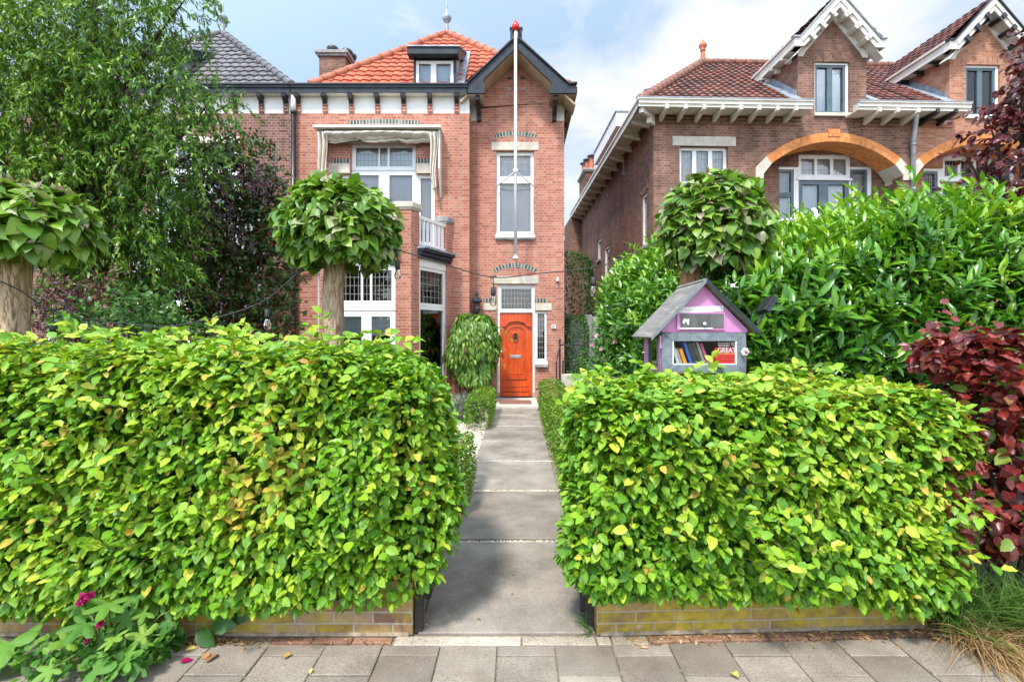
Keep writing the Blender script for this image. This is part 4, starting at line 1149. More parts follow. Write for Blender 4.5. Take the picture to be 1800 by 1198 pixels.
        ev = MB(); ev.box(ucb + s*(ex - .035), ucb + s*ex, bf + .051, dbk + .05, zeo - .20, zeo - .001); ev.box(ucb + s*(ex + .04), ucb + s*(ex - .045), bf + .11, dbk + .05, zeo, zeo + .05)
        ev.build('eave_board', M_['cream'], root)
        es = MB(); es.box(ucb + s*hwd, ucb + s*(ex - .036), .02, dbk, zeo - .19, zeo - .17); es.build('soffit', M_['cream'], root)
        for dd in (.25, .75, 1.25):
            k = MB(); k.prof([(dd, zeo - .191), (dd + .09, zeo - .191), (dd + .09, zeo - .32), (dd, zeo - .32)], ucb + s*(hwd + .001), ucb + s*(hwd + .15)); k.box(ucb + s*(hwd + .001), ucb + s*(ex - .002), dd - .001, dd + .091, zeo - .25, zeo - .192)
            k.build('bracket', M_[bracket_mat], root, bevel=.012)
        # stepped lead flashing beside the cheek
        x = uc + s*(hwd + .012)
        fl = MB()
        nst = 6
        for k in range(nst):
            d0_ = RD0 + .42 + k*.24
            z0_ = roof_z(d0_)
            fl.prof([(d0_, z0_ - .05), (d0_ + .26, z0_ + .15), (d0_ + .24, z0_ + .38), (d0_ + .02, z0_ + .22)], min(x, uc + s*hwd + s*.002), max(x, uc + s*hwd + s*.002))
        q = [(uc + s*hwd, RD0 + .2, roof_z(RD0 + .2) + .075), (uc + s*(hwd + .24), RD0 + .2, roof_z(RD0 + .2) + .06), (uc + s*(hwd + .24), dbk - .1, roof_z(dbk - .1) + .06), (uc + s*hwd, dbk - .1, roof_z(dbk - .1) + .075)]
        slab(fl, q[::1 if s > 0 else -1], .02)
        fl.build('flashing', M_['lead'], root)
    return uA, half

RH1 = thing('brick_house', 'brown brick house with a large orange arch and cream brackets under its gutter', 'house', (Q.ox, Q.oy, 0), Q.yaw)
RH2 = thing('brick_house', 'orange pink brick house with black eave brackets at the right edge', 'house', (Q.ox, Q.oy, 0), Q.yaw)
UA1, HALF = right_house(RH1, 0.0, 0.0, PARTY - .001, 'brick_brown', 'cream', True)
right_house(RH2, SH, PARTY + .001, URIGHT, 'brick_orange', 'black', False)

def r_gutter(root, u0, u1, us, mats, ends=(0, 0)):
    g = MB()
    g.prof([(GQ, ZG0), (GQ, ZG0 + .06), (GQ - .03, ZG0 + .07), (GQ - .03, ZG1 - .05), (GQ - .06, ZG1 - .03), (GQ - .06, ZG1), (RD0 + .06, ZG1), (RD0 + .06, ZG0 + .02), (GQ + .02, ZG0 + .02), (GQ + .02, ZG0)], u0, u1)
    g.build('gutter', M_['cream'], root)
    l = MB(); l.box(u0 - .01, u1 + .01, GQ - .07, RD0 + .05, ZG1 + .001, ZG1 + .02); l.build('gutter_lip', M_['lead'], root)
    s = MB(); s.box(u0, u1, GQ + .021, -.001, ZG0 + .0, ZG0 + .019); s.build('soffit', M_['cream'], root)
    for u, mt in us:
        k = MB(); k.prof([(-.003, ZG0 - .001), (GQ + .0, ZG0 - .001), (GQ - .01, ZG0 + .04), (GQ - .05, ZG0 + .04), (GQ - .05, ZG0 - .06), (GQ + .03, ZG0 - .085), (-.14, ZG0 - .15), (-.003, ZG0 - .17)], u - .04, u + .04)
        k.build('bracket', M_[mt], root, bevel=.008)
    # moulded brick courses under the eave
    m = MB(); m.box(u0 + .35, u1, -.04, -.0005, QZ(1280, 212), QZ(1280, 209)); m.box(u0 + .35, u1, -.07, -.0005, QZ(1280, 205.5), QZ(1280, 202)); m.box(u0 + .35, u1, -.03, -.0005, ZG0 - .2, QZ(1280, 201.9) if False else ZG0 - .19); m.build('string_course', M_['brick_brown' if mats else 'brick_orange'], root)
sp = QU(1200, GQ) - QU(1167.4, GQ)
ub0 = QU(1172, GQ) 
r_gutter(RH1, -.50, QU(1429, GQ), [(ub0 + k*sp, 'cream') for k in range(8)], True)
r_gutter(RH1, QU(1509, GQ), QU(1607, GQ) + .001, [(QU(px, GQ), 'cream') for px in (1545, 1577)], True)
r_gutter(RH2, QU(1607, GQ) + .003, QU(1706, GQ), [(QU(px, GQ), 'cream' if px < 1640 else 'black') for px in (1613, 1647, 1679)], False)
r_gutter(RH2, QU(1509, GQ) + SH, URIGHT, [(QU(1545, GQ) + SH, 'black')], False)

# main roofs: front slope of both, hip on the left, ridge
EZ = ZG1 - 0.02
RZ = EZ + TAN*(RIDGE_D - RD0)
hipA = (HIPU, RIDGE_D, RZ)
cut = (UC1, RIDGE_D, RZ)
HWD = (QU(1523) - QU(1403)) / 2 - .01
DM = 1.15
def rpt(u, d): return (u, d, EZ + TAN*(d - RD0))
roof_plane('roof', M_['tile_brown'], RH1, [rpt(-.42, RD0), rpt(UC1 - HWD, RD0), rpt(UC1 - HWD, RIDGE_D), hipA], tw=.21, tl=.26, amp=.024)
for rt, ucx, ua, ub in ((RH1, UC1, None, PARTY), (RH2, UC2, PARTY + .002, URIGHT)):
    if ua is not None: roof_plane('roof', M_['tile_brown'], rt, [rpt(ua, RD0), rpt(ucx - HWD, RD0), rpt(ucx - HWD, RIDGE_D), rpt(ua, RIDGE_D)], tw=.21, tl=.26, amp=.024)
    roof_plane('roof', M_['tile_brown'], rt, [rpt(ucx - HWD, DM), rpt(ucx + HWD, DM), rpt(ucx + HWD, RIDGE_D), rpt(ucx - HWD, RIDGE_D)], tw=.21, tl=.26, amp=.024)
    roof_plane('roof', M_['tile_brown'], rt, [rpt(ucx + HWD, RD0), rpt(ub, RD0), rpt(ub, RIDGE_D), rpt(ucx + HWD, RIDGE_D)], tw=.21, tl=.26, amp=.024)
SIDE_D = 11.0                                       # depth of the side wall
roof_plane('roof', M_['tile_brown'], RH1, [(-.42, SIDE_D, EZ), (-.42, RD0, EZ), hipA, (HIPU, SIDE_D, RZ)], tw=.21, tl=.26, amp=.024)
bo = MB(); slab(bo, [(PARTY, 2*RIDGE_D - RD0, EZ), (HIPU, 2*RIDGE_D - RD0, EZ), (HIPU, RIDGE_D, RZ), (PARTY, RIDGE_D, RZ)], .05); bo.build('rear_roof', M_['tile_brown'], RH1)
bo = MB(); slab(bo, [(URIGHT, 2*RIDGE_D - RD0, EZ), (PARTY + .002, 2*RIDGE_D - RD0, EZ), (PARTY + .002, RIDGE_D, RZ), (URIGHT, RIDGE_D, RZ)], .05); bo.build('rear_roof', M_['tile_brown'], RH2)
h = MB(); hip_tiles(h, (-.40, RD0 + .02, EZ + .06), Vector(hipA) + Vector((0, 0, .05)), .12, .36); hip_tiles(h, Vector(hipA) + Vector((0, 0, .04)), (PARTY, RIDGE_D, RZ + .04), .11, .36); h.build('hip_tiles', M_['hip_brown'], RH1, smooth=True)
h = MB(); hip_tiles(h, (PARTY + .01, RIDGE_D, RZ + .04), (URIGHT, RIDGE_D, RZ + .04), .11, .36); h.build('hip_tiles', M_['hip_brown'], RH2, smooth=True)
f = MB(); finial(f, (hipA[0], hipA[1], hipA[2] + .1), .78, 'ball'); f.build('finial', M_['terracotta'], RH1, smooth=True)
f = MB(); f.tube([(.35, 1.6, 7.2), (.35, 1.6, 8.35)], .12, 14); f.tube([(.35, 1.6, 8.3), (.35, 1.6, 8.36)], .14, 14); f.build('flue_pipe', M_['lead'], RH1, smooth=True)

# side wall with its windows, eave and brackets
sw = MB()
def cell_side(d0, d1, holes, z0, z1):
    ds, zs = [d0, d1], [z0, z1]
    for a, b, c, e in holes: ds += [a, b]; zs += [c, e]
    m = MB(); wall_cells(m, ds, zs, lambda d, z: not any(a < d < b and c < z < e for a, b, c, e in holes), 0.0, .3)
    return m
def sz(px, py):                                     # depth and height on the side wall plane (u = 0)
    rx = (px - CX)/FPX
    t = (Q.ox*Q.c + Q.oy*Q.s) / (rx*Q.c + Q.s)       # u = 0
    p = Vector((t*rx, t, EYE + (CY - py)/FPX*t))
    return ((p.x - Q.ox)*(-Q.s) + (p.y - Q.oy)*Q.c, p.z)
d1w, d2w = sz(1137, 400)[0], sz(1130, 400)[0]
w1 = (d1w, d2w + .1, sz(1133, 432)[1], sz(1134, 340)[1])
e1, e2 = sz(1071, 450)[0], sz(1065, 450)[0]
w2 = (e1, e2 + .25, sz(1068, 487)[1], sz(1068, 432)[1])
g1, g2 = sz(1056, 450)[0], sz(1052, 450)[0]
w3 = (g1, g2 + .2, sz(1054, 455)[1], sz(1054, 420)[1])
hs = [w1, w2, w3]
m = cell_side(.342, SIDE_D, hs, 0, ZWT)
T = Matrix(((0, 1, 0, 0), (1, 0, 0, 0), (0, 0, 1, 0), (0, 0, 0, 1)))   # (d, u, z) -> (u, d, z)
T2 = Matrix(((0, 1, 0, 0), (-1, 0, 0, 0), (0, 0, 1, 0), (0, 0, 0, 1)))
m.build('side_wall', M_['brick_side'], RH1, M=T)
st = MB(); st.box(-.05, -.0005, .0, SIDE_D, QZ(1280, 212), QZ(1280, 209)); st.box(-.08, -.0005, -.0, SIDE_D, QZ(1280, 205.5), QZ(1280, 202)); st.build('string_course', M_['brick_side'], RH1)
for q in hs:
    window(RH1, q[0], q[1], q[2], q[3], .03, fw=.07, M=T, back='voile' if q is not w3 else 'dark')
    m = MB(T); m.box(q[0] - .05, q[1] + .05, -.06, .1, q[2] - .10, q[2] - .002); m.build('sill', M_['bluestone'], RH1, bevel=.01)
ab = MB(T); hh = (w1[1] - w1[0])/2; arch_band(ab, (w1[0]+w1[1])/2, w1[3] + .03, hh, hh + .14, -1.5, 1.5, -.02, .1, 16); ab.build('brick_arch', M_['brick_dark'], RH1)
ab = MB(T); ab.prism([((w1[0]+w1[1])/2 + hh*math.sin(t), w1[3] + .03 + hh*math.cos(t)) for t in np.linspace(-1.55, 1.55, 14)], -.004, .05); ab.build('blind_arch', M_['brick_brown'], RH1)
ev = MB(); ev.box(-.50, -.46, -.46, SIDE_D + .3, ZG0, ZG1); ev.box(-.53, -.40, -.53, SIDE_D + .3, ZG1 - .03, ZG1 + .021); ev.build('gutter', M_['cream'], RH1)
es = MB(); es.box(-.459, -.001, -.0, SIDE_D + .25, ZG0 + .0, ZG0 + .019); es.build('soffit', M_['cream'], RH1)
nbr = 13
for k in range(nbr):
    d = sz(1127.8, 0)[0]*0 + .35 + k*.86
    b = MB(); b.prism([(-.003, ZG0 - .001), (-.45, ZG0 - .001), (-.45, ZG0 - .06), (-.36, ZG0 - .09), (-.12, ZG0 - .15), (-.003, ZG0 - .17)], d - .05, d + .05); b.build('bracket', M_['cream'], RH1, bevel=.008)
b = MB(); Tc = Matrix.Translation((-.22, -.22, 0)) @ Matrix.Rotation(R(45), 4, 'Z'); b.box(-.30, .29, -.05, .05, ZG0 - .12, ZG0 - .001, Tc); b.box(.05, .29, -.05, .05, ZG0 - .26, ZG0 - .121, Tc); b.build('bracket', M_['cream'], RH1, bevel=.008)
# chimney breast at the back of the side wall, stack above it
cb = SIDE_D
pc = MB(); pc.box(-.50, .3, cb + .001, cb + 2.4, 0, ZWT - .1); pc.build('chimney_breast', M_['brick_side'], RH1)
dch = 9.2
xw = (1025 - CX)/FPX
dz_ = 22.5
cl = Q.mat().inverted() @ Vector(((1029 - CX)/FPX*dz_, dz_, EYE + (585 - 298)/FPX*dz_))
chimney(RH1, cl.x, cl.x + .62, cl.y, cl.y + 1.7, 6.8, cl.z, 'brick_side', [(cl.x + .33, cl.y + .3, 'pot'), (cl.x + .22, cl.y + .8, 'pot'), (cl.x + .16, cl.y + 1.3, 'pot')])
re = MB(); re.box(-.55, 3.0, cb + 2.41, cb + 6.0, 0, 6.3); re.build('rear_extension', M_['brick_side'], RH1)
rg = MB(); rg.box(-.85, 3.0, cb + 2.2, cb + 6.2, 6.301, 6.5); rg.build('rear_eave', M_['cream'], RH1)
# box dormer with slate cheek and a run of white windows on the side slope
def hz(px, py, D): return Q.mat().inverted() @ W(px, py, D)
A = hz(1083, 197, 15.2); Bp = hz(1048, 281, 20.4)
bx0 = A.x + .22; y0, y1 = A.y + .15, A.y + 3.4; zt = A.z
dm = MB(); dm.box(bx0 + .02, bx0 + 2.6, y0 + .12, y1 - .1, EZ + .25, zt - .42); dm.build('side_dormer_cheek', M_['navy'], RH1)
sl = MB()
for k in range(8): sl.prof([(y0 + .10 - .0, zt - .43 - .17*k), (y0 + .06, zt - .60 - .17*k), (y0 + .1195, zt - .60 - .17*k), (y0 + .1195, zt - .43 - .17*k)], bx0 + .04, bx0 + 2.5)
sl.build('slate_cladding', M_['lead'], RH1)
fa = MB(); fa.box(bx0 - .22, bx0 + 2.8, y0 - .15, y1 + .15, zt - .42, zt); fa.build('side_dormer_fascia', M_['white'], RH1, bevel=.01)
ro = MB(); ro.box(bx0 - .25, bx0 + 2.83, y0 - .18, y1 + .18, zt + .001, zt + .04); ro.build('side_dormer_roof', M_['lead'], RH1)
nW = 5
for k in range(nW):
    a = y0 + .15 + (y1 - y0 - .3)*k/nW; b = y0 + .15 + (y1 - y0 - .3)*(k+1)/nW - .02
    window(RH1, a, b, EZ + .75, zt - .43, -bx0 - 0.0, fw=.08, M=Matrix(((0, 1, 0, 2*bx0), (1, 0, 0, 0), (0, 0, 1, 0), (0, 0, 0, 1))), back='voile', name='side_dormer_window')
# rain pipe between the pair
dp = MB(); x = QU(1606, -.1)
dp.tube([(x - .16, GQ + .12, ZG0), (x - .16, GQ + .12, ZG0 - .10), (x, -.09, ZG0 - .55), (x, -.09, 0)], .052, 12)
for z in (6.3, 5.2, 3.9): dp.tube([(x, -.09, z - .03), (x, -.09, z + .03)], .066, 12)
dp.build('downpipe', M_['zinc'], RH1, smooth=True)
# security camera by the left side light
c = Q.mat() @ Vector((QU(1366, .1) - .0, .45, Q.uz(1366, 290, .45)[1]))
m = MB(); m.ball((0, -.06, 0), .06, 9, 1, 1.3, .9); m.tube([(0, -.0, .02), (.02, .17, .03)], .025, 8); m.lathe([(.045, 0), (.045, .03)], (.02, .15, .0), 10); o = m.build('security_camera', M_['navy'], None, smooth=True); o.location = c
tag(o, 'small dark security camera under the orange arch left of the balcony door', 'camera')
# ------------------------------------------------------------------ ground, pavement, path
def struct(o, kind='structure'):
    o['kind'] = kind
    return o
RNG = np.random.default_rng(11)
def tinted(mb, tints):
    pass
M_['soil'] = mix2('garden soil', (.055, .042, .030), (.13, .10, .07), 3, .95, .5)
M_['grit'] = mix2('sandy joint', (.20, .15, .10), (.34, .27, .19), 30, .95, .4)
def slab_mat(name, c1, c2, stain, speck=150.0):
    m, nt, b = newmat(name)
    a = nd(nt, 'ShaderNodeAttribute', attribute_name='tint')
    col = ramp(nt, a.outputs['Fac'], [(0, c1), (1, c2)])
    obj = nd(nt, 'ShaderNodeTexCoord').outputs['Object']
    sp = noise(nt, speck, 2.0, .5, vec=obj)
    col = mixc(nt, .75, col, ramp(nt, sp, [(.30, (.40, .40, .41)), (.45, (1, 1, 1)), (.58, (1, 1, 1)), (.70, (1.6, 1.57, 1.52))]), 'MULTIPLY')
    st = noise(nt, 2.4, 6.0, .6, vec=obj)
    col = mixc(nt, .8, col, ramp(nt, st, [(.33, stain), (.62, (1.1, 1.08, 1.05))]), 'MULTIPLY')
    mo = ramp(nt, noise(nt, 5.5, 7.0, .65, vec=obj), [(.57, (0, 0, 0)), (.72, (1, 1, 1))])
    col = mixc(nt, nd(nt, 'ShaderNodeMath', {0: mo, 1: .35}, operation='MULTIPLY').outputs[0], col, (.22, .17, .12))
    setb(nt, b, color=col, rough=.9, spec=.25, normal=bump(nt, nd(nt, 'ShaderNodeMath', {0: sp, 1: st}, operation='ADD').outputs[0], .35, .004))
    return m
M_['paver'] = slab_mat('concrete paving tile', (.195, .166, .136), (.33, .29, .24), (.60, .56, .53))
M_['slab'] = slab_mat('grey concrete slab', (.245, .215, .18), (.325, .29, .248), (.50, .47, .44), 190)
M_['granite'] = slab_mat('pale worn kerb stone', (.36, .315, .25), (.50, .45, .375), (.6, .55, .5), 110)
def tint_attr(o, vals):
    o.data.attributes.new('tint', 'FLOAT', 'POINT').data.foreach_set('value', np.asarray(vals, dtype=np.float32))
def ground_sheet():
    n = 60
    xs = np.concatenate([[-600, -150, -40], np.linspace(-16, 16, n), [40, 150, 600]]); ys = np.concatenate([[-300, -60, -15], np.linspace(-6, 26, n), [60, 200, 900]])
    v = []
    for x in xs:
        for y in ys:
            z = -.045 + (.025*math.sin(x*1.7 + y) * math.sin(y*1.3) if 3.4 < y < 12 else 0) * .5
            v.append((x, y, z))
    k = len(ys)
    m = MB(); m.add(v, [(i*k + j, (i+1)*k + j, (i+1)*k + j + 1, i*k + j + 1) for i in range(len(xs)-1) for j in range(k-1)])
    return struct(m.build('ground', M_['soil']))
ground_sheet()
def tiles_mesh(name, rects, mat, thick=.04, bev=.004):
    "rects: (cx, cy, w, d, rot, ztop, tint)"
    v, f, t = [], [], []
    for cx, cy, w, d, rot, z, ti in rects:
        tx, ty = RNG.normal(0, .006, 2)
        c, s = math.cos(rot), math.sin(rot)
        o = len(v)
        for (hx, hy, zz) in ((1, 1, -thick), (1, 1, -bev), (1, 1, 0)):
            for sx, sy in ((-1, -1), (1, -1), (1, 1), (-1, 1)):
                ins = bev if zz == 0 else 0
                x, y = sx*(w/2 - ins), sy*(d/2 - ins)
                v.append((cx + x*c - y*s, cy + x*s + y*c, z + zz + (x*tx + y*ty)))
                t.append(ti)
        for r in (0, 4):
            for k in range(4): f.append((o + r + k, o + r + (k+1) % 4, o + r + 4 + (k+1) % 4, o + r + 4 + k))
        f.append((o+8, o+9, o+10, o+11))
    me = bpy.data.meshes.new(name); me.from_pydata(v, [], f); me.materials.append(mat)
    o = put(bpy.data.objects.new(name, me)); tint_attr(o, t)
    return o
# pavement: half-bonded 30 cm tiles, in columns running away from the viewer
YW = 2.79                                           # line of the path threshold
rects = []
for i in range(-16, 17):
    x = i*.302 + .045
    off = .151 if i % 2 else 0.0
    yline = YW + (x - .42)*math.tan(R(2.2)) if x > .42 else YW
    far = yline - .085
    y = 2.62 + off*1.0
    k = 0
    while True:
        y1 = 2.60 + off + .02 - k*.302
        y0 = y1 - .298
        if k == 0 and far - y1 > .06:
            rects.append((x, (far + y1 + .004)/2, .298, far - y1 - .004, 0, RNG.normal(0, .0025), RNG.random()))
        if y1 > far: y1 = far
        if y1 < .4: break
        if y1 - y0 > .04: rects.append((x, (y0+y1)/2, .2955, y1 - y0 - .002, RNG.normal(0, .003), RNG.normal(0, .0025), RNG.random()))
        k += 1
struct(tiles_mesh('pavement', rects, M_['paver']))
jb = MB(); jb.add([(-7, -2, -.012), (7, -2, -.012), (7, 3.2, -.012), (-7, 3.2, -.012)], [(0,1,2,3)]); struct(jb.build('pavement_bed', M_['grit']))
# worn pale stones along the threshold
ks = []
for a, b, d in ((-.66, .02, .075), (.024, .42, .07), (.425, .50, .07), (.505, .70, .072)):
    ks.append(((a+b)/2, YW - .045 + max(0, (a+b)/2 - .42)*.03, b - a - .005, d, 0, .004, RNG.random()))
struct(tiles_mesh('kerb', ks, M_['granite']))
# brick edging at the foot of the right wall
M_['paver_red'] = slab_mat('worn red brick paver', (.20, .105, .075), (.30, .17, .12), (.7, .65, .6))
eb = []
for i in range(9): eb.append((.72 + .1 + i*.215, YW - .035 + (i*.215 + .3)*math.tan(R(2.2)), .208, .055, R(2.2), .003, RNG.random()))
for i in range(3): eb.append((-.78 - i*.215, YW - .035, .208, .05, 0, .002, RNG.random()))
struct(tiles_mesh('brick_edging', eb, M_['paver_red']))
# garden path of large slabs
ys = [2.79, 4.055, 5.34, 6.57, 7.79, 9.02, 10.22, 11.05]
ps = [(-.06, (a + b)/2, .975, b - a - (.045 if k else .05), 0, RNG.normal(0, .003) + (.012 if k else .004), RNG.random()) for k, (a, b) in enumerate(zip(ys[:-1], ys[1:]))]
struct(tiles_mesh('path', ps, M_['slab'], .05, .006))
side = [(-1.5 + .6*i, 7.0 + .62*j, .59, .6, 0, -.012, RNG.random()) for i in range(1) for j in range(4)]
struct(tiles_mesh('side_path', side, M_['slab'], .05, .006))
# pale gravel between and beside the slabs
M_['pebble'] = None
def pebbles(name, n, xr, yr, z, mat, r0=.008, r1=.02):
    ico = bmesh.new(); bmesh.ops.create_icosphere(ico, subdivisions=1, radius=1.0)
    bv = np.array([v.co[:] for v in ico.verts]); bf = np.array([[v.index for v in f.verts] for f in ico.faces]); ico.free()
    P = np.stack([RNG.uniform(*xr, n), RNG.uniform(*yr, n), np.full(n, z) + RNG.uniform(-.004, .006, n)], 1)
    S = RNG.uniform(r0, r1, (n, 1, 1)) * RNG.uniform(.6, 1.2, (n, 1, 3)) * np.array([1, 1, .6])
    V = (bv[None] * S * (1 + .12*RNG.normal(size=(n, len(bv), 1))) + P[:, None]).reshape(-1, 3)
    F = (bf[None] + (np.arange(n)*len(bv))[:, None, None]).reshape(-1, 3)
    me = bpy.data.meshes.new(name); me.from_pydata(V.tolist(), [], F.tolist()); me.materials.append(mat)
    o = put(bpy.data.objects.new(name, me)); tint_attr(o, np.repeat(RNG.random(n), len(bv)))
    return o
def tint_mat(name, stops, rough=.85):
    m, nt, b = newmat(name)
    a = nd(nt, 'ShaderNodeAttribute', attribute_name='tint')
    col = mixc(nt, .4, ramp(nt, a.outputs['Fac'], stops), ramp(nt, noise(nt, 30, 3), [(.3, (.7, .7, .7)), (.7, (1.2, 1.2, 1.2))]), 'MULTIPLY')
    setb(nt, b, color=col, rough=rough)
    return m
M_['pebble'] = tint_mat('pale gravel', [(0, (.50, .40, .27)), (.4, (.66, .57, .43)), (1, (.78, .72, .62))])
gb = MB(); gb.add([(-1.9, 3.5, -.02), (.5, 3.5, -.02), (.5, 11.0, -.02), (-1.9, 11.0, -.02)], [(0,1,2,3)]); struct(gb.build('gravel_bed', M_['grit']))
pm = MB()
struct(pebbles('gravel', 4200, (-1.15, -.545), (5.6, 10.9), -.008, M_['pebble'], .010, .022), 'stuff')
for k, y in enumerate(ys[1:-1]):
    n = 420
    o = pebbles('joint_gravel', n, (-.56, .44), (y - .022, y + .022), .002 if k else -.006, M_['pebble'], .006, .012)
    struct(o, 'stuff')
# ------------------------------------------------------------------ the two low front walls
def moss_brick(name, lichen_amt):
    m, nt, b = newmat(name)
    uv = nd(nt, 'ShaderNodeTexCoord').outputs['UV']
    br = nd(nt, 'ShaderNodeTexBrick', {'Vector': uv, 'Color1': (0, 0, 0, 1), 'Color2': (1, 1, 1, 1), 'Mortar': (.5, .5, .5, 1), 'Scale': 1.0, 'Mortar Size': .0055, 'Mortar Smooth': .2, 'Bias': 0, 'Brick Width': .215, 'Row Height': .0625}, offset=.5)
    obj = nd(nt, 'ShaderNodeTexCoord').outputs['Object']
    col = ramp(nt, br.outputs['Color'], [(0, (.17, .085, .06)), (.5, (.27, .16, .115)), (1, (.34, .23, .17))])
    n2 = noise(nt, 40, 5, vec=obj)
    col = mixc(nt, .6, col, ramp(nt, n2, [(.3, (.65, .65, .65)), (.7, (1.25, 1.25, 1.25))]), 'MULTIPLY')
    mort = mixc(nt, noise(nt, 6, 4, vec=obj), (.26, .225, .165), (.44, .40, .34))
    fac = br.outputs['Fac']
    lich = noise(nt, 2.6, 8.0, .62, vec=obj)
    l1 = ramp(nt, lich, [(lichen_amt - .09, (0, 0, 0)), (lichen_amt + .07, (1, 1, 1))])
    lcol = ramp(nt, noise(nt, 18, 5, vec=obj), [(.3, (.22, .185, .035)), (.52, (.40, .30, .030)), (.75, (.50, .36, .05))])
    low = mixc(nt, fac, col, mort)
    l2 = nd(nt, 'ShaderNodeMath', {0: l1, 1: .86}, operation='MULTIPLY')
    l3 = nd(nt, 'ShaderNodeMath', {0: l2.outputs[0], 1: nd(nt, 'ShaderNodeMapRange', {0: fac, 1: 0, 2: 1, 3: 1.0, 4: .45}).outputs[0]}, operation='MULTIPLY')
    col = mixc(nt, l3.outputs[0], low, lcol)
    wh = ramp(nt, noise(nt, 7, 6, .7, vec=obj), [(.63, (0, 0, 0)), (.75, (1, 1, 1))])
    col = mixc(nt, nd(nt, 'ShaderNodeMath', {0: wh, 1: .5}, operation='MULTIPLY').outputs[0], col, (.55, .51, .46))
    setb(nt, b, color=col, rough=.92, spec=.2)
    h = nd(nt, 'ShaderNodeMath', {0: n2, 1: fac}, operation='SUBTRACT')
    setb(nt, b, normal=bump(nt, h.outputs[0], .6, .006))
    return m
M_['moss_wall'] = moss_brick('lichen covered brick', .455)
M_['moss_wall2'] = moss_brick('partly mossy brick', .49)
def low_wall(label, x0, x1, yaw, mat, ox, oy):
    t = thing('garden_wall', label, 'garden wall', (ox, oy, 0), yaw, 'low brick walls under the beech hedges')
    m = MB()
    nx = max(2, int((x1-x0)/.1)); rg = random.Random(3)
    hts = [0, .10, .20, .292]
    v = []; nz = len(hts)
    for i in range(nx + 1):
        for h in hts: v.append((x0 + (x1-x0)*i/nx, rg.uniform(-.004, .004), h))
    m.add(v, [(i*nz + j, (i+1)*nz + j, (i+1)*nz + j + 1, i*nz + j + 1) for i in range(nx) for j in range(nz-1)])
    m.add([(x0, 0, .292), (x1, 0, .292), (x1, .21, .292), (x0, .21, .292)], [(0,1,2,3)])
    m.add([(x0, 0, 0), (x0, 0, .292), (x0, .21, .292), (x0, .21, 0)], [(0,1,2,3)]); m.add([(x1, 0, 0), (x1, .21, 0), (x1, .21, .292), (x1, 0, .292)], [(0,1,2,3)])
    m.add([(x0, .21, 0), (x0, .21, .292), (x1, .21, .292), (x1, .21, 0)], [(0,1,2,3)])
    m.build('brickwork', mat, t)
    f = MB(); f.prof([(-.012, 0), (-.006, .012), (-.001, .016), (-.001, 0)], x0 + .02, x1 - .02); f.build('mortar_fillet', M_['grit'], t)
low_wall('low brick garden wall with bare red and mossy bricks, left of the path', -3.5, 0, 0, M_['moss_wall2'], -.575, 2.80)
low_wall('low brick garden wall covered in yellow lichen, right of the path', 0, 1.87, R(2.3), M_['moss_wall'], .432, 2.80)
# ------------------------------------------------------------------ leaves
def make_tmpl(st, fold=.25, curl=.18, tipdrop=0.0, wave=0.0):
    "st: (t, half width); midrib along x, folded up at the sides, drooping along its length"
    v, f, uv = [], [], []
    def zc(t): return -curl * t * t
    n = len(st)
    for i, (t, w) in enumerate(st):
        wv = wave if i % 2 else -wave
        v += [(t, 0, zc(t)), (t - .10*w, w, zc(t) + fold*w + wv), (t - .10*w, -w, zc(t) + fold*w - wv*.7)]
        uv += [(t, .5), (t, .5 + .5*w/.32), (t, .5 - .5*w/.32)]
    a = len(v); v += [(0, 0, 0), (1, 0, zc(1) - tipdrop)]; uv += [(0, .5), (1, .5)]
    f += [(a, 0, 1), (a, 2, 0)]
    for i in range(n - 1):
        p, q = 3*i, 3*(i+1)
        f += [(p, q, q+1, p+1), (p, p+2, q+2, q)]
    p = 3*(n-1); f += [(p, a+1, p+1), (p, p+2, a+1)]
    return np.array(v, float), f, np.array(uv, float)
T_BEECH = make_tmpl([(.12, .18), (.28, .31), (.44, .31), (.60, .325), (.75, .225), (.88, .14)], .26, .2, 0, .026)
T_BEECH2 = make_tmpl([(.14, .20), (.34, .33), (.54, .30), (.72, .25), (.88, .12)], .5, -.12, 0, .03)
T_LAUREL = make_tmpl([(.2, .10), (.5, .14), (.8, .09)], .4, .25)
T_WILLOW = make_tmpl([(.35, .085), (.7, .065)], .2, .35)
T_SMALL = make_tmpl([(.3, .24), (.65, .22)], .3, .15)
T_HEART = make_tmpl([(.0, .20), (.08, .37), (.24, .45), (.43, .425), (.62, .32), (.80, .17), (.91, .065)], .10, .30, .07, .012)
T_NARROW = make_tmpl([(.3, .10), (.65, .085)], .25, .45)

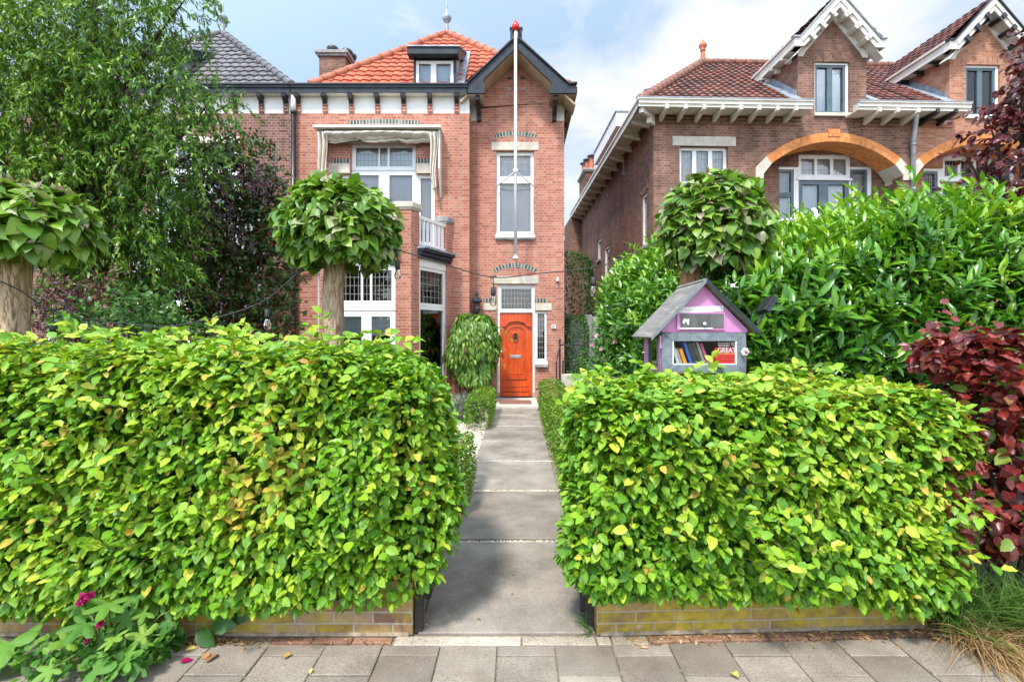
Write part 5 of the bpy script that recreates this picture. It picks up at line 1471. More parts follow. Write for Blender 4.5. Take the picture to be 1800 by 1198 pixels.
def norm(a): return a / np.maximum(1e-9, np.linalg.norm(a, axis=-1, keepdims=True))
def leaf_obj(name, mat, parent, P, AX, NR, Ln, tint, tmpl, wid=1.0, origin=(0, 0, 0), mixt=None):
    "one mesh of many leaves: base point, direction, facing, length and tint for each"
    if isinstance(tmpl, list):
        N = len(P); sel = RNG.integers(0, len(tmpl), N)
        parts = [(sel == k, t) for k, t in enumerate(tmpl)]
    else: parts = [(np.ones(len(P), bool), tmpl)]
    VV, TT, LV, LS, UV = [], [], [], [], []
    vo = lo = 0
    for selm, (tv, tf, tuv) in parts:
        p, ax, nr, ln, ti = P[selm], norm(AX[selm]), NR[selm], Ln[selm], tint[selm]
        n = len(p)
        if not n: continue
        nr = norm(nr - ax * np.sum(nr*ax, 1, keepdims=True)); bt = np.cross(nr, ax)
        w = (wid if np.isscalar(wid) else wid[selm][:, None])
        cv = RNG.uniform(.4, 1.7, (n, 1))
        q = p[:, None] + ln[:, None, None]*(tv[None, :, 0:1]*ax[:, None] + (tv[None, :, 1]*w)[..., None]*bt[:, None] + (tv[None, :, 2]*cv)[..., None]*nr[:, None])
        VV.append(q.reshape(-1, 3)); TT.append(np.repeat(ti, len(tv)))
        fl = np.concatenate([np.array(f) for f in tf]); cnt = np.array([len(f) for f in tf])
        base = (np.arange(n)*len(tv) + vo)[:, None]
        LV.append((fl[None] + base).reshape(-1))
        st = np.concatenate([[0], np.cumsum(cnt)[:-1]])
        LS.append((st[None] + (np.arange(n)*len(fl) + lo)[:, None]).reshape(-1))
        UV.append(np.tile(tuv[fl], (n, 1)))
        vo += n*len(tv); lo += n*len(fl)
    VV = np.concatenate(VV) - np.array(origin); TT = np.concatenate(TT); LV = np.concatenate(LV); LS = np.concatenate(LS); UV = np.concatenate(UV)
    me = bpy.data.meshes.new(name)
    me.vertices.add(len(VV)); me.vertices.foreach_set('co', VV.astype(np.float32).ravel())
    me.loops.add(len(LV)); me.loops.foreach_set('vertex_index', LV.astype(np.int32))
    me.polygons.add(len(LS)); me.polygons.foreach_set('loop_start', LS.astype(np.int32))
    me.update(calc_edges=True)
    me.uv_layers.new(name='UVMap').data.foreach_set('uv', UV.astype(np.float32).ravel())
    me.attributes.new('tint', 'FLOAT', 'POINT').data.foreach_set('value', np.clip(TT, 0, 1).astype(np.float32))
    me.polygons.foreach_set('use_smooth', np.ones(len(LS), bool))
    me.materials.append(mat); me.update()
    return put(bpy.data.objects.new(name, me), parent)
def wob(P, seed, f=1.0, n=5):
    r = np.random.default_rng(seed); s = 0
    for k in range(n):
        s = s + np.sin(P @ r.normal(0, f*(1 + .5*k), 3) + r.uniform(0, 6.28)) / (1 + .4*k)
    return s / 2.2
def box_surface(n, half, pw, faces):
    "points on a rounded box (unit-cube faces chosen by weight), with outward normals"
    names = {'front': (1, -1), 'back': (1, 1), 'left': (0, -1), 'right': (0, 1), 'top': (2, 1), 'bottom': (2, -1)}
    fs = list(faces); w = []
    for f in fs:
        ax = names[f][0]; o = [half[i] for i in range(3) if i != ax]; w.append(faces[f]*o[0]*o[1])
    w = np.array(w)/sum(w); ch = RNG.choice(len(fs), n, p=w)
    q = RNG.uniform(-1, 1, (n, 3))
    for k, f in enumerate(fs):
        ax, s = names[f]; q[ch == k, ax] = s
    nn = (np.abs(q)**pw).sum(1, keepdims=True)**(1/pw)
    q = q/nn
    nr = norm(np.sign(q)*np.abs(q)**(pw-1)/np.array(half))
    return q*np.array(half), nr
def hedge_leaves(c, half, n, yaw=0.0, pw=7, faces=None, bulge=.05, depth=.14, seed=1, out=.25, down=.75, upn=.55, jit=.5, freq=2.0, nrw=.75, shear=0.0):
    q, nr = box_surface(n, half, pw, faces or {'front': 1, 'top': 1.1, 'left': 1, 'right': 1, 'back': .4})
    q = q + nr*(wob(q, seed, freq)*bulge)[:, None] + nr*(wob(q, seed + 9, freq*4)*bulge*.45)[:, None]
    if shear:
        sgn = 1 if shear > 0 else -1
        q[:, 0] += shear*np.clip(-q[:, 1]/half[1], -1, 1)*np.clip(sgn*q[:, 0]/half[0], 0, 1)**6
    d = RNG.exponential(depth*.45, n).clip(0, depth*2.2)
    q = q - nr*d[:, None]
    cy, sy = math.cos(yaw), math.sin(yaw)
    Rm = np.array([[cy, -sy, 0], [sy, cy, 0], [0, 0, 1]])
    P = q @ Rm.T + np.array(c); NR = nr @ Rm.T
    up = np.array([0, 0, 1.0])
    fac = norm(NR*nrw + up*upn + RNG.normal(0, jit*.55, (n, 3)))
    ax = norm(NR*out - up*down + RNG.normal(0, jit, (n, 3)))
    top = NR[:, 2:3] > .6
    ax = np.where(top, norm(RNG.normal(0, 1, (n, 3))*np.array([1, 1, .25]) + up*.12), ax)
    return P, ax, fac, d

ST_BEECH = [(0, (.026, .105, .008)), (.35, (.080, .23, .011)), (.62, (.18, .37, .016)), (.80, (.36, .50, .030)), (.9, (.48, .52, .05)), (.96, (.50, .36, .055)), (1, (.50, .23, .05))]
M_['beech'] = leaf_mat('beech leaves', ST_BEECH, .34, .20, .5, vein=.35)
M_['copper'] = leaf_mat('copper beech leaves', [(0, (.050, .008, .012)), (.35, (.12, .014, .016)), (.65, (.24, .028, .022)), (.85, (.30, .075, .05)), (.94, (.26, .11, .05)), (1, (.17, .25, .03))], .26, .22, .6, vein=.3)
M_['laurel'] = leaf_mat('laurel leaves', [(0, (.022, .085, .012)), (.4, (.055, .18, .014)), (.7, (.15, .34, .018)), (1, (.32, .48, .035))], .26, .22, .5)
M_['catalpa'] = leaf_mat('catalpa leaves', [(0, (.040, .105, .014)), (.4, (.10, .225, .022)), (.7, (.215, .36, .032)), (.88, (.30, .34, .17)), (.95, (.22, .17, .12)), (1, (.26, .075, .035))], .34, .22, .5, vein=.15)
M_['willow'] = leaf_mat('willow leaves', [(0, (.030, .10, .010)), (.5, (.095, .225, .016)), (.85, (.24, .38, .03)), (1, (.38, .46, .06))], .38, .28, .4)
M_['shrub'] = leaf_mat('shrub leaves', [(0, (.014, .042, .010)), (.5, (.032, .090, .018)), (.72, (.075, .15, .028)), (.86, (.14, .065, .03)), (1, (.24, .055, .03))], .4, .22, .4)
M_['lilac'] = leaf_mat('lilac florets', [(0, (.09, .045, .085)), (.6, (.20, .12, .20)), (1, (.33, .24, .32))], .6, .3, .2)
M_['boxleaf'] = leaf_mat('box hedge leaves', [(0, (.05, .13, .012)), (.5, (.13, .26, .016)), (1, (.30, .40, .03))], .42, .25, .35)
M_['darkleaf'] = leaf_mat('dark clipped leaves', [(0, (.02, .065, .012)), (.5, (.045, .13, .02)), (1, (.10, .22, .03))], .4, .22, .35)
M_['climber'] = leaf_mat('climber leaves', [(0, (.03, .095, .016)), (.45, (.085, .20, .022)), (.78, (.22, .34, .045)), (.96, (.34, .38, .10)), (1, (.36, .20, .10))], .4, .22, .4)
M_['lavender'] = leaf_mat('lavender leaves', [(0, (.14, .18, .13)), (1, (.30, .34, .27))], .8, .2, .2)
def bark_mat(name, c1, c2):
    m, nt, b = newmat(name)
    obj = nd(nt, 'ShaderNodeTexCoord').outputs['Object']
    mp_ = nd(nt, 'ShaderNodeMapping', {'Vector': obj, 'Scale': (46, 46, 7)})
    n = noise(nt, 1.0, 6, .6, vec=mp_.outputs[0], dist=1.2)
    n2 = noise(nt, 4.0, 4, vec=obj)
    col = mixc(nt, .5, ramp(nt, n, [(.38, c1), (.56, c2)]), ramp(nt, n2, [(.35, (.66, .64, .62)), (.65, (1.15, 1.15, 1.12))]), 'MULTIPLY')
    setb(nt, b, color=col, rough=.92, spec=.2, normal=bump(nt, n, .8, .02))
    return m
M_['bark_pale'] = bark_mat('pale catalpa bark', (.20, .12, .065), (.56, .42, .29))
M_['bark_red'] = bark_mat('reddish catalpa bark', (.16, .085, .050), (.34, .19, .11))
M_['bark_dark'] = bark_mat('dark bark', (.035, .026, .018), (.10, .075, .05))
M_['twig'] = mix2('brown twig', (.10, .055, .03), (.19, .11, .06), 20, .8, 0)
def tint_of(n, mu=.45, sd=.2): return np.clip(RNG.normal(mu, sd, n), 0, 1)

# ------------------------------------------------------------------ beech hedges
def twigs(name, parent, P, D, L, r, mat, origin):
    m = MB()
    for p, d, l in zip(P, D, L):
        a = Vector(p); dv = Vector(d).normalized()
        b = a + dv*l*.5 + Vector(RNG.normal(0, .012, 3)); c = a + dv*l + Vector((0, 0, -.15*l)) + Vector(RNG.normal(0, .015, 3))
        m.tube([a - Vector(origin), b - Vector(origin), c - Vector(origin)], [r, r*.75, r*.4], 4, caps=False)
    return m.build(name, mat, parent)
def beech_hedge(label, c, half, n, yaw, seed, warm, faces, stems, sh):
    t = thing('beech_hedge', label, 'hedge', (c[0], c[1], 0), yaw, 'clipped green beech hedges along the pavement')
    Ti = Matrix.Translation((c[0], c[1], 0)) @ Matrix.Rotation(yaw, 4, 'Z')
    inv = np.array(Ti.inverted())
    def loc(P): return P @ inv[:3, :3].T + inv[:3, 3]
    def rot(D): return D @ inv[:3, :3].T
    P, AX, NR, d = hedge_leaves(c, half, n, yaw, 6.5, faces, .07, .19, seed, .62, .48, 1.0, .62, 1.7, nrw=.50, shear=sh)
    ti = tint_of(n, .53, .14) + .10*wob(P, seed + 3, 2.6) + np.where(NR[:, 2] > .8, .07, 0)
    for (wx, wy, wz, wr, amt) in warm:
        ti = ti + amt*np.exp(-(((P - np.array([wx, wy, wz]))/np.array(wr))**2).sum(1)) * RNG.uniform(.3, 1.3, n)
    ti = np.where(RNG.random(n) < .003, .97, ti.clip(0, .95))
    Ln = RNG.uniform(.030, .072, n)
    leaf_obj('foliage', M_['beech'], t, loc(P), rot(AX), rot(NR), Ln, ti, [T_BEECH, T_BEECH, T_BEECH2])
    # inner leaves that close the hedge behind the outer ones
    m = int(n*.30)
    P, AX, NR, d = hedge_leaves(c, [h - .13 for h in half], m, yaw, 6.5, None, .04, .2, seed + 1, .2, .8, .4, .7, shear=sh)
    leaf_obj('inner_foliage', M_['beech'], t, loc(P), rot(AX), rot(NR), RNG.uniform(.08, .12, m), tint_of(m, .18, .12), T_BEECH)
    # long shoots with their own leaves
    k = stems
    P, AX, NR, d = hedge_leaves(c, [h + .005 for h in half], k, yaw, 6.5, {'front': 1, 'top': 1.6}, .07, .02, seed + 2, .6, .35, .2, .45, shear=sh)
    ok = P[:, 2] > .42; P, AX = P[ok], AX[ok]; k = len(P)
    P, AX = loc(P), norm(rot(AX))
    L = RNG.uniform(.10, .20, k)
    twigs('twigs', t, P, AX, L, .0022, M_['twig'], (0, 0, 0))['kind'] = 'stuff'
    q, a, nn, ll = [], [], [], []
    for p, dv, l in zip(P, AX, L):
        for s in range(5):
            f = .25 + .75*s/4
            side = np.cross(dv, [0, 0, 1]); side = side/max(1e-6, np.linalg.norm(side))*(1 if s % 2 else -1)
            q.append(p + dv*l*f + np.array([0, 0, -.15*l*f*f])); a.append(dv*.7 + side*.8 + RNG.normal(0, .25, 3)); nn.append(np.array([0, -.45, 1]) + RNG.normal(0, .35, 3)); ll.append(RNG.uniform(.045, .085))
    leaf_obj('shoot_leaves', M_['beech'], t, np.array(q), np.array(a), np.array(nn), np.array(ll), tint_of(len(q), .66, .13), [T_BEECH, T_BEECH2])
    # stems inside
    sm = MB()
    for i in range(int(half[0]*2/.28)):
        x = -half[0] + .2 + i*.28 + RNG.uniform(-.05, .05)
        for s in range(3):
            sm.tube([(x, RNG.uniform(-.08, .08), .0), (x + RNG.uniform(-.1, .1), RNG.uniform(-.2, .2), .6), (x + RNG.uniform(-.25, .25), RNG.uniform(-.4, .4), 1.2)], [.022, .014, .006], 6)
    sm.build('stems', M_['bark_dark'], t)
beech_hedge('bright green clipped beech hedge left of the path, with orange tinted leaves', (-2.715, 3.27, .875), [2.23, .62, .725], 52000, 0.0, 21,
            [(-1.25, 2.7, 1.02, (.22, .4, .35), .32), (-1.45, 2.7, .75, (.2, .4, .2), .30), (-.62, 2.8, 1.05, (.2, .5, .25), .18), (-2.9, 2.8, 1.5, (.8, .6, .15), .18)],
            {'front': 1.15, 'top': 1, 'right': 1.2, 'back': .25, 'bottom': .5}, 260, .09)
beech_hedge('bright green clipped beech hedge under the purple book box, right of the path', (1.385, 3.26, .768), [1.10, .62, .575], 32000, R(2.3), 31,
            [(1.6, 3.0, 1.38, (.8, .6, .18), .16), (2.1, 2.7, .7, (.15, .3, .15), .2)],
            {'front': 1.15, 'top': 1, 'left': 1.2, 'right': 1, 'back': .25, 'bottom': .5}, 190, -.09)
# ------------------------------------------------------------------ copper beech hedge and tree on the right
def copper_hedge():
    c = (3.40, 3.02, .94); half = [.84, .30, .62]
    t = thing('copper_beech_hedge', 'dark red copper beech hedge at the right edge above the grass', 'hedge', (c[0], c[1], 0))
    n = 5200
    P, AX, NR, d = hedge_leaves(c, half, n, R(2), 3.5, {'front': 1.2, 'top': 1, 'left': 1.2, 'back': .2, 'bottom': .4}, .16, .3, 41, .7, .4, .9, .7, 2.6, nrw=.5)
    leaf_obj('foliage', M_['copper'], t, P, AX, NR, RNG.uniform(.05, .10, n), np.where(RNG.random(n) < .13, 1, tint_of(n, .50, .22).clip(0, .95)), [T_BEECH, T_BEECH2], origin=(c[0], c[1], 0))
    m = 900
    P, AX, NR, d = hedge_leaves((2.80, 3.15, 1.53), [.30, .15, .10], m, 0, 4, None, .05, .1, 42, .5, .3, .6, .6)
    leaf_obj('foliage', M_['copper'], t, P, AX, NR, RNG.uniform(.07, .11, m), tint_of(m, .6, .2), T_BEECH, origin=(c[0], c[1], 0))
    for px, py, D_, sz in ((1668, 775, 2.78, 60), (1690, 870, 2.74, 80), (1672, 945, 2.74, 60), (1640, 600, 3.5, 60), (1700, 620, 3.0, 60)):
        P = np.array(W(px, py, D_)) + RNG.normal(0, 1, (sz, 3))*np.array([.075, .05, .085])
        leaf_obj('loose_sprays', M_['copper'], t, P, RNG.normal(0, .6, (sz, 3)) + np.array([-.5, -.4, -.35]), np.array([0, -.6, .8]) + RNG.normal(0, .45, (sz, 3)), RNG.uniform(.05, .09, sz), tint_of(sz, .6, .2), [T_BEECH, T_BEECH2], origin=(c[0], c[1], 0))
    sm = MB()
    for i in range(7): sm.tube([(-.7 + i*.22, RNG.uniform(-.1, .1), 0), (-.7 + i*.24, RNG.uniform(-.2, .2), .7), (-.7 + i*.25, RNG.uniform(-.3, .3), 1.5)], [.02, .014, .006], 6)
    sm.build('stems', M_['bark_dark'], t)
copper_hedge()
def blob_points(blobs, n):
    "random points in ellipsoids (centre, radii), denser towards the surface, with outward direction"
    w = np.array([b[1][0]*b[1][1]*b[1][2] for b in blobs])**.72; w = w/w.sum()
    ch = RNG.choice(len(blobs), n, p=w)
    d = norm(RNG.normal(size=(n, 3))); rr = RNG.uniform(.35, 1, (n, 1))**.5
    C = np.array([b[0] for b in blobs])[ch]; S = np.array([b[1] for b in blobs])[ch]
    return C + d*S*rr, d
def sprays(P, D, k, L, lf, droop, spread=.5):
    "twigs from each point with k leaves along them"
    N = len(P); t = np.tile(np.linspace(.12, 1, k), (N, 1)) + RNG.uniform(-.04, .04, (N, k))
    D = norm(D)
    pos = P[:, None] + D[:, None]*(L[:, None]*t)[..., None] + np.array([0, 0, -1.0])*(droop*L[:, None]*t*t)[..., None] + RNG.normal(0, .012, (N, k, 3))
    dirs = norm(D[:, None] + np.array([0, 0, -1.0])*(2*droop*t)[..., None])
    side = RNG.normal(0, 1, (N, k, 3))
    ax = norm(dirs*.75 + side*spread)
    return pos.reshape(-1, 3), ax.reshape(-1, 3), dirs.reshape(-1, 3)
def twig_mesh(name, parent, P, D, L, droop, r, mat, origin):
    m = MB()
    o = Vector(origin)
    for p, d, l in zip(P, norm(D), L):
        a = Vector(p) - o; dv = Vector(d)
        m.tube([a + dv*l*t + Vector((0, 0, -droop*l*t*t)) for t in (0, .5, 1)], [r, r*.7, r*.3], 4, caps=False)
    return m.build(name, mat, parent)
def branch_to(mb, base, targets, r, origin, sag=.1):
    b = Vector(base) - Vector(origin)
    for q in targets:
        e = Vector(q) - Vector(origin)
        mid1 = b.lerp(e, .35) + Vector(RNG.normal(0, .08, 3)) + Vector((0, 0, .12)); mid2 = b.lerp(e, .7) + Vector(RNG.normal(0, .08, 3)) + Vector((0, 0, .08))
        mb.tube([b, mid1, mid2, e], [r, r*.7, r*.45, r*.15], 6, caps=False)

def copper_tree():
    D = 5.4
    def w(px, py, dd=0): return np.array(W(px, py, D + dd))
    o = (w(1850, 585)[0], D + .2, 0)
    t = thing('copper_beech_tree', 'purple leaved copper beech tree hanging in at the upper right edge', 'tree', o)
    k = D/FPX
    bl = [(w(1835, 255), (65*k, .5, 85*k)), (w(1825, 325, -.1), (80*k, .45, 42*k)), (w(1865, 180), (60*k, .5, 100*k)), (w(1870, 80, .2), (50*k, .5, 60*k))]
    P, d = blob_points(bl, 260)
    Dr = d*.5 + np.array([-.55, -.35, -.12])
    L = RNG.uniform(.2, .42, 260)
    q, ax, dr = sprays(P, Dr, 9, L, .08, .25)
    n = len(q)
    leaf_obj('crown', M_['copper'], t, q, ax + np.array([0, 0, -.3]), np.array([0, -.35, 1]) + RNG.normal(0, .4, (n, 3)), RNG.uniform(.065, .105, n), tint_of(n, .26, .17), T_BEECH, origin=o)
    m = MB(); m.tube([(0, 0, 0), (.05, .1, 2.0), (-.05, .05, 4.5)], [.12, .09, .03], 8)
    branch_to(m, (o[0] + .03, o[1] + .08, 2.4), [b[0] for b in bl] + [w(1720, 300), w(1690, 260), w(1735, 205)], .03, o)
    m.build('trunk', M_['bark_dark'], t)
    twig_mesh('twigs', t, P, Dr, L, .25, .004, M_['bark_dark'], o)
    # loose low sprays in front of the arch
    P2 = np.array([w(1770, 330, -.2), w(1740, 318, -.2), w(1700, 322, -.2), w(1765, 345, -.1), w(1745, 270), w(1755, 215), w(1760, 180), w(1740, 240)])
    P2 = P2 + RNG.normal(0, .03, P2.shape); D2 = np.tile([-1, -.1, -.12], (len(P2), 1)) + RNG.normal(0, .15, (len(P2), 3)); L2 = RNG.uniform(.3, .62, len(P2))
    q, ax, dr = sprays(P2, D2, 13, L2, .08, .12, .45); n = len(q)
    leaf_obj('low_sprays', M_['copper'], t, q, ax, np.array([0, -.5, 1]) + RNG.normal(0, .4, (n, 3)), RNG.uniform(.06, .1, n), tint_of(n, .3, .15), T_BEECH, origin=o)
copper_tree()

# ------------------------------------------------------------------ laurel hedge along the boundary
def laurel():
    o = (3.0, 6.4, 0)
    t = thing('laurel_hedge', 'tall glossy green laurel hedge behind the book box on the right', 'hedge', o)
    # centre line from the street end back to the houses, half width, height
    def prof(s):                                    # s in 0..1 along the hedge
        y = 4.35 + 5.4*s
        xl = 1.86 + .16*math.sin(s*5)
        h = 1.86 + .74*min(1, s*1.7) + .06*math.sin(s*9)
        return y, xl, h
    pts, dirs, nrm_ = [], [], []
    def addp(p, nv): pts.append(p); nrm_.append(nv)
    for i in range(1500):                           # left face
        s = RNG.random()**1.0; y, xl, h = prof(s); z = h*RNG.uniform(.16, 1)
        r = .30*max(0, z/h - .72)/.28
        addp((xl + r + RNG.normal(0, .07), y + RNG.normal(0, .05), z), (-1, -.15, .25 + r))
    for i in range(1250):                           # street face
        x = RNG.uniform(1.95, 4.6); lift = min(1, (x - 1.9)/1.5)
        h = 1.84 + .62*lift + .06*math.sin(x*6); z = h*RNG.uniform(.22, 1)
        addp((x + RNG.normal(0, .05), 4.30 + .28*max(0, z/h - .75)/.25 + RNG.normal(0, .08), z), (-.1, -1, .25))
    for i in range(1250):                           # top
        s = RNG.random(); y, xl, h = prof(s); x = xl + .15 + RNG.uniform(0, 2.5 - .9*s)
        addp((x, y, h + min(.66, .38*(x - xl - .15))*(1 - .95*s) + RNG.normal(0, .09) - .05), (0, 0, 1))
    P = np.array(pts); N = norm(np.array(nrm_))
    n0 = len(P)
    D = norm(N*.55 + np.array([0, -.1, .85]) + RNG.normal(0, .35, (n0, 3)))
    L = RNG.uniform(.16, .34, n0)
    tall = (N[:, 2] > .9) & (RNG.random(n0) < .12)
    L = np.where(tall, RNG.uniform(.38, .58, n0), L); D = np.where(tall[:, None], norm(np.array([0, 0, 1.0]) + RNG.normal(0, .18, (n0, 3))), D)
    k = 9
    q, ax, dr = sprays(P, D, k, L, .1, -.02, .0)
    n = len(q)
    ang = np.tile(np.arange(k)*2.4, n0) + RNG.uniform(0, .8, n)
    ref = norm(np.cross(dr, RNG.normal(size=(n, 3)) * 0 + np.array([.3, 1, .2]))); b2 = np.cross(dr, ref)
    rad = ref*np.cos(ang)[:, None] + b2*np.sin(ang)[:, None]
    tpos = np.tile(np.linspace(.12, 1, k), n0)
    axl = norm(dr*(.35 + .75*tpos)[:, None] + rad*.8)
    nl = norm(dr - rad*.35 + RNG.normal(0, .2, (n, 3)))
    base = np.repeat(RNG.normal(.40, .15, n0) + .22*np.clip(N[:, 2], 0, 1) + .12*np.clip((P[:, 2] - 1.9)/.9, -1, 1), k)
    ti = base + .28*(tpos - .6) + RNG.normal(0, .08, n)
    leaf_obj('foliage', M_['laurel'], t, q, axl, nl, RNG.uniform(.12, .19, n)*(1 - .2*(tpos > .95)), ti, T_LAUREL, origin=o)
    twig_mesh('twigs', t, P, D, L, -.02, .004, M_['boxtwig'], o)
    m = 3600                                       # inner leaves
    y = RNG.uniform(4.6, 9.6, m); x = 2.15 + RNG.random(m)**1.5*1.9; z = RNG.uniform(.2, 1.85, m)
    P = np.stack([x, y, z], 1)
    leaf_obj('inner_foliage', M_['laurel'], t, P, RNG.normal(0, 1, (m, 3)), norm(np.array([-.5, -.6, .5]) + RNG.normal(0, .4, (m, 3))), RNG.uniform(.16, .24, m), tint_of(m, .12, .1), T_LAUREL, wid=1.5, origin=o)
    sm = MB()
    for i in range(12):
        x0, y0 = 2.5 + RNG.uniform(-.2, .9), 4.6 + .42*i
        for s in range(3): sm.tube([(x0 - o[0], y0 - o[1], 0), (x0 - o[0] + RNG.uniform(-.3, .3), y0 - o[1] + RNG.uniform(-.2, .2), 1.2), (x0 - o[0] + RNG.uniform(-.5, .5), y0 - o[1] + RNG.uniform(-.3, .3), 2.4)], [.035, .025, .01], 6)
    sm.build('stems', M_['bark_dark'], t)
M_['boxtwig'] = mix2('green shoot', (.12, .20, .04), (.2, .3, .07), 9, .6, 0)
laurel()

# ------------------------------------------------------------------ pollarded catalpa trees
def catalpa(label, trunk, D, crown, rad, n, lf, bark, dead_glare=.08, zscale=1.0):
    tx = (trunk - CX)/FPX*D
    o = (tx, D, 0)
    t = thing('catalpa_tree', label, 'tree', o, 0, 'ball shaped catalpa trees behind the hedges')
    cpt = np.array(W(crown[0], crown[1], D)) - np.array(o)
    k = D/FPX
    rx, rz = rad[0]*k, rad[1]*k
    zt = cpt[2] - rz*.55
    m = MB(); ring = []
    r0 = trunk_w = lf[1]
    pts, rs = [], []
    lean = cpt[0]
    for i in range(41):
        f = i/40
        pts.append((lean*.25*f*f + .008*math.sin(f*7), .008*math.cos(f*9), zt*f)); rs.append(r0*(1.12 - .32*f + .38*max(0, f - .55)**1.3 + .10*max(0, .12 - f)*8))
    pts.append((pts[-1][0], 0, zt + .06)); rs.append(rs[-1]*.8)
    m.tube(pts, rs, 30)
    for iv, pv in enumerate(m.v):
        a_ = math.atan2(pv.y, pv.x - lean*.25*(pv.z/zt)**2); e_ = .045*math.sin(5*a_ + 2.1*math.sin(pv.z*3 + D)) + .03*math.sin(11*a_ + pv.z*5) + .035*math.sin(pv.z*9 + 3*a_ + D) + .10*max(0, pv.z/zt - .72)*math.sin(7*a_ + pv.z*8)
        m.v[iv] = Vector((pv.x*(1 + e_), pv.y*(1 + e_), pv.z))
    for a in range(9):
        th = a*.7; e = (cpt[0] + rx*.6*math.cos(th), rx*.6*math.sin(th), cpt[2] + rz*RNG.uniform(-.2, .5))
        m.tube([(pts[-1][0] + .05*math.cos(th), .05*math.sin(th), zt), ((pts[-1][0] + e[0])/2, e[1]/2, zt + (e[2]-zt)*.55), e], [.03, .02, .008], 6)
    m.build('trunk', bark, t, smooth=True)
    d = norm(RNG.normal(size=(n, 3))); d[:, 2] = np.where(d[:, 2] < -.8, -d[:, 2]*.5, d[:, 2]); d = norm(d)
    dep = 1 - RNG.exponential(.16, (n, 1)).clip(0, .7)
    P = cpt + d*np.array([rx, rx*.95, rz])*dep*(1 + .07*wob(d*2, int(D*10), 2.0))[:, None]
    ax = norm(d*.75 + np.array([0, 0, -.55]) + RNG.normal(0, .45, (n, 3)))
    ax = np.where(d[:, 2:3] > .75, norm(d*.3 + RNG.normal(0, .6, (n, 3))*np.array([1, 1, .3]) + np.array([0, -.2, -.1])), ax)
    nr = norm(d*.6 + np.array([0, -.1, .7]) + RNG.normal(0, .36, (n, 3)))
    ln = RNG.uniform(.72, 1.12, n)*lf[0]
    ti = tint_of(n, .52, .16) + .06*d[:, 2]
    ti = np.where(RNG.random(n) < dead_glare, RNG.uniform(.84, .95, n), ti.clip(0, .8))  # dull share: browned leaves, and pale grey-green glare put into the tint
    leaf_obj('crown', M_['catalpa'], t, P, ax, nr, ln, ti, T_HEART, origin=(0, 0, 0))
    # young reddish shoots on top
    s = 16
    a = RNG.uniform(0, 6.28, s); rr = RNG.uniform(.1, .8, s)
    P = np.stack([cpt[0] + rx*rr*np.cos(a), rx*rr*np.sin(a), cpt[2] + rz*np.sqrt(1 - rr**2)*1.02], 1)
    P = np.repeat(P, 3, 0); m_ = len(P)
    leaf_obj('top_foliage', M_['catalpa'], t, P, RNG.normal(0, .6, (m_, 3)) + np.array([0, 0, 1.1]), RNG.normal(0, .6, (m_, 3)) + np.array([0, -1, .2]), RNG.uniform(.35, .6, m_)*lf[0], RNG.uniform(.9, 1, m_), T_HEART, wid=.75)
catalpa('round headed catalpa tree with a pale trunk between the left hedge and the bay window', 585, 4.70, (597, 400), (101, 82), 1900, (.106, .098), M_['bark_pale'], .12)
catalpa('catalpa tree with broad light green leaves at the left edge of the photo', 20, 4.05, (48, 400), (98, 70), 680, (.138, .112), M_['bark_pale'], .07)
catalpa('round catalpa tree rising behind the purple book box', 1202, 4.95, (1255, 398), (94, 90), 1600, (.106, .10), M_['bark_red'], .16)

# ------------------------------------------------------------------ willow, lilac and dark shrubs on the left
def willow():
    D = 6.4; k = D/FPX
    def w(px, py, dd=0): return np.array(W(px, py, D + dd))
    o = (w(100, 585)[0], D + .3, 0)
    t = thing('willow_tree', 'large green willow tree with narrow twisted leaves filling the upper left', 'tree', o)
    B = [(30, 60, 130, 110), (150, 30, 120, 80), (250, 20, 85, 55), (325, 0, 36, 34), (60, 190, 130, 95), (190, 160, 105, 70), (270, 155, 75, 50), (365, 185, 45, 28), (150, 280, 140, 80), (265, 265, 80, 50), (335, 275, 40, 28),
         (200, 370, 130, 75), (275, 370, 60, 45), (210, 455, 100, 60), (110, 330, 60, 70), (-60, 150, 120, 160), (60, -60, 160, 70), (180, 520, 85, 40)]
    bl = [(w(a, b, RNG.uniform(-.4, .5)), (c*k, min(.8, c*k), d*k)) for a, b, c, d in B]
    N = 2700
    P, d = blob_points(bl, N)
    Dr = d*.55 + np.array([.25, -.25, -.25]) + RNG.normal(0, .35, (N, 3))
    L = RNG.uniform(.25, .55, N)
    q, ax, dr = sprays(P, Dr, 27, L, .1, .45, .7)
    n = len(q)
    keep = RNG.random(n) < .9
    q, ax, dr = q[keep], ax[keep], dr[keep]; n = len(q)
    leaf_obj('crown', M_['willow'], t, q, ax + np.array([0, 0, -.35]), RNG.normal(0, .6, (n, 3)) + np.array([0, -.4, .9]), RNG.uniform(.050, .095, n), tint_of(n, .45, .22) + .14*wob(q, 5, 1.5), T_WILLOW, wid=1.7, origin=o)
    m = MB()
    m.tube([(0, 0, 0), (.05, .0, 1.3), (-.05, .05, 2.6), (.12, .0, 4.2), (.25, 0, 6.2)], [.17, .14, .12, .085, .03], 10)
    branch_to(m, (o[0] + .0, o[1], 2.5), [b[0] for b in bl[4:9]], .06, o); branch_to(m, (o[0] + .1, o[1], 3.9), [b[0] for b in bl[:4]] + [bl[16][0]], .05, o)
    branch_to(m, (o[0] + 0, o[1], 2.0), [b[0] for b in bl[9:15]], .05, o); branch_to(m, (o[0] + .05, o[1], 3.0), [w(430, 165), w(360, 255), w(420, 230), w(340, 60)], .035, o)
    m.build('trunk', M_['bark_dark'], t)
    twig_mesh('twigs', t, P, Dr, L, .45, .0035, M_['bark_dark'], o)
willow()
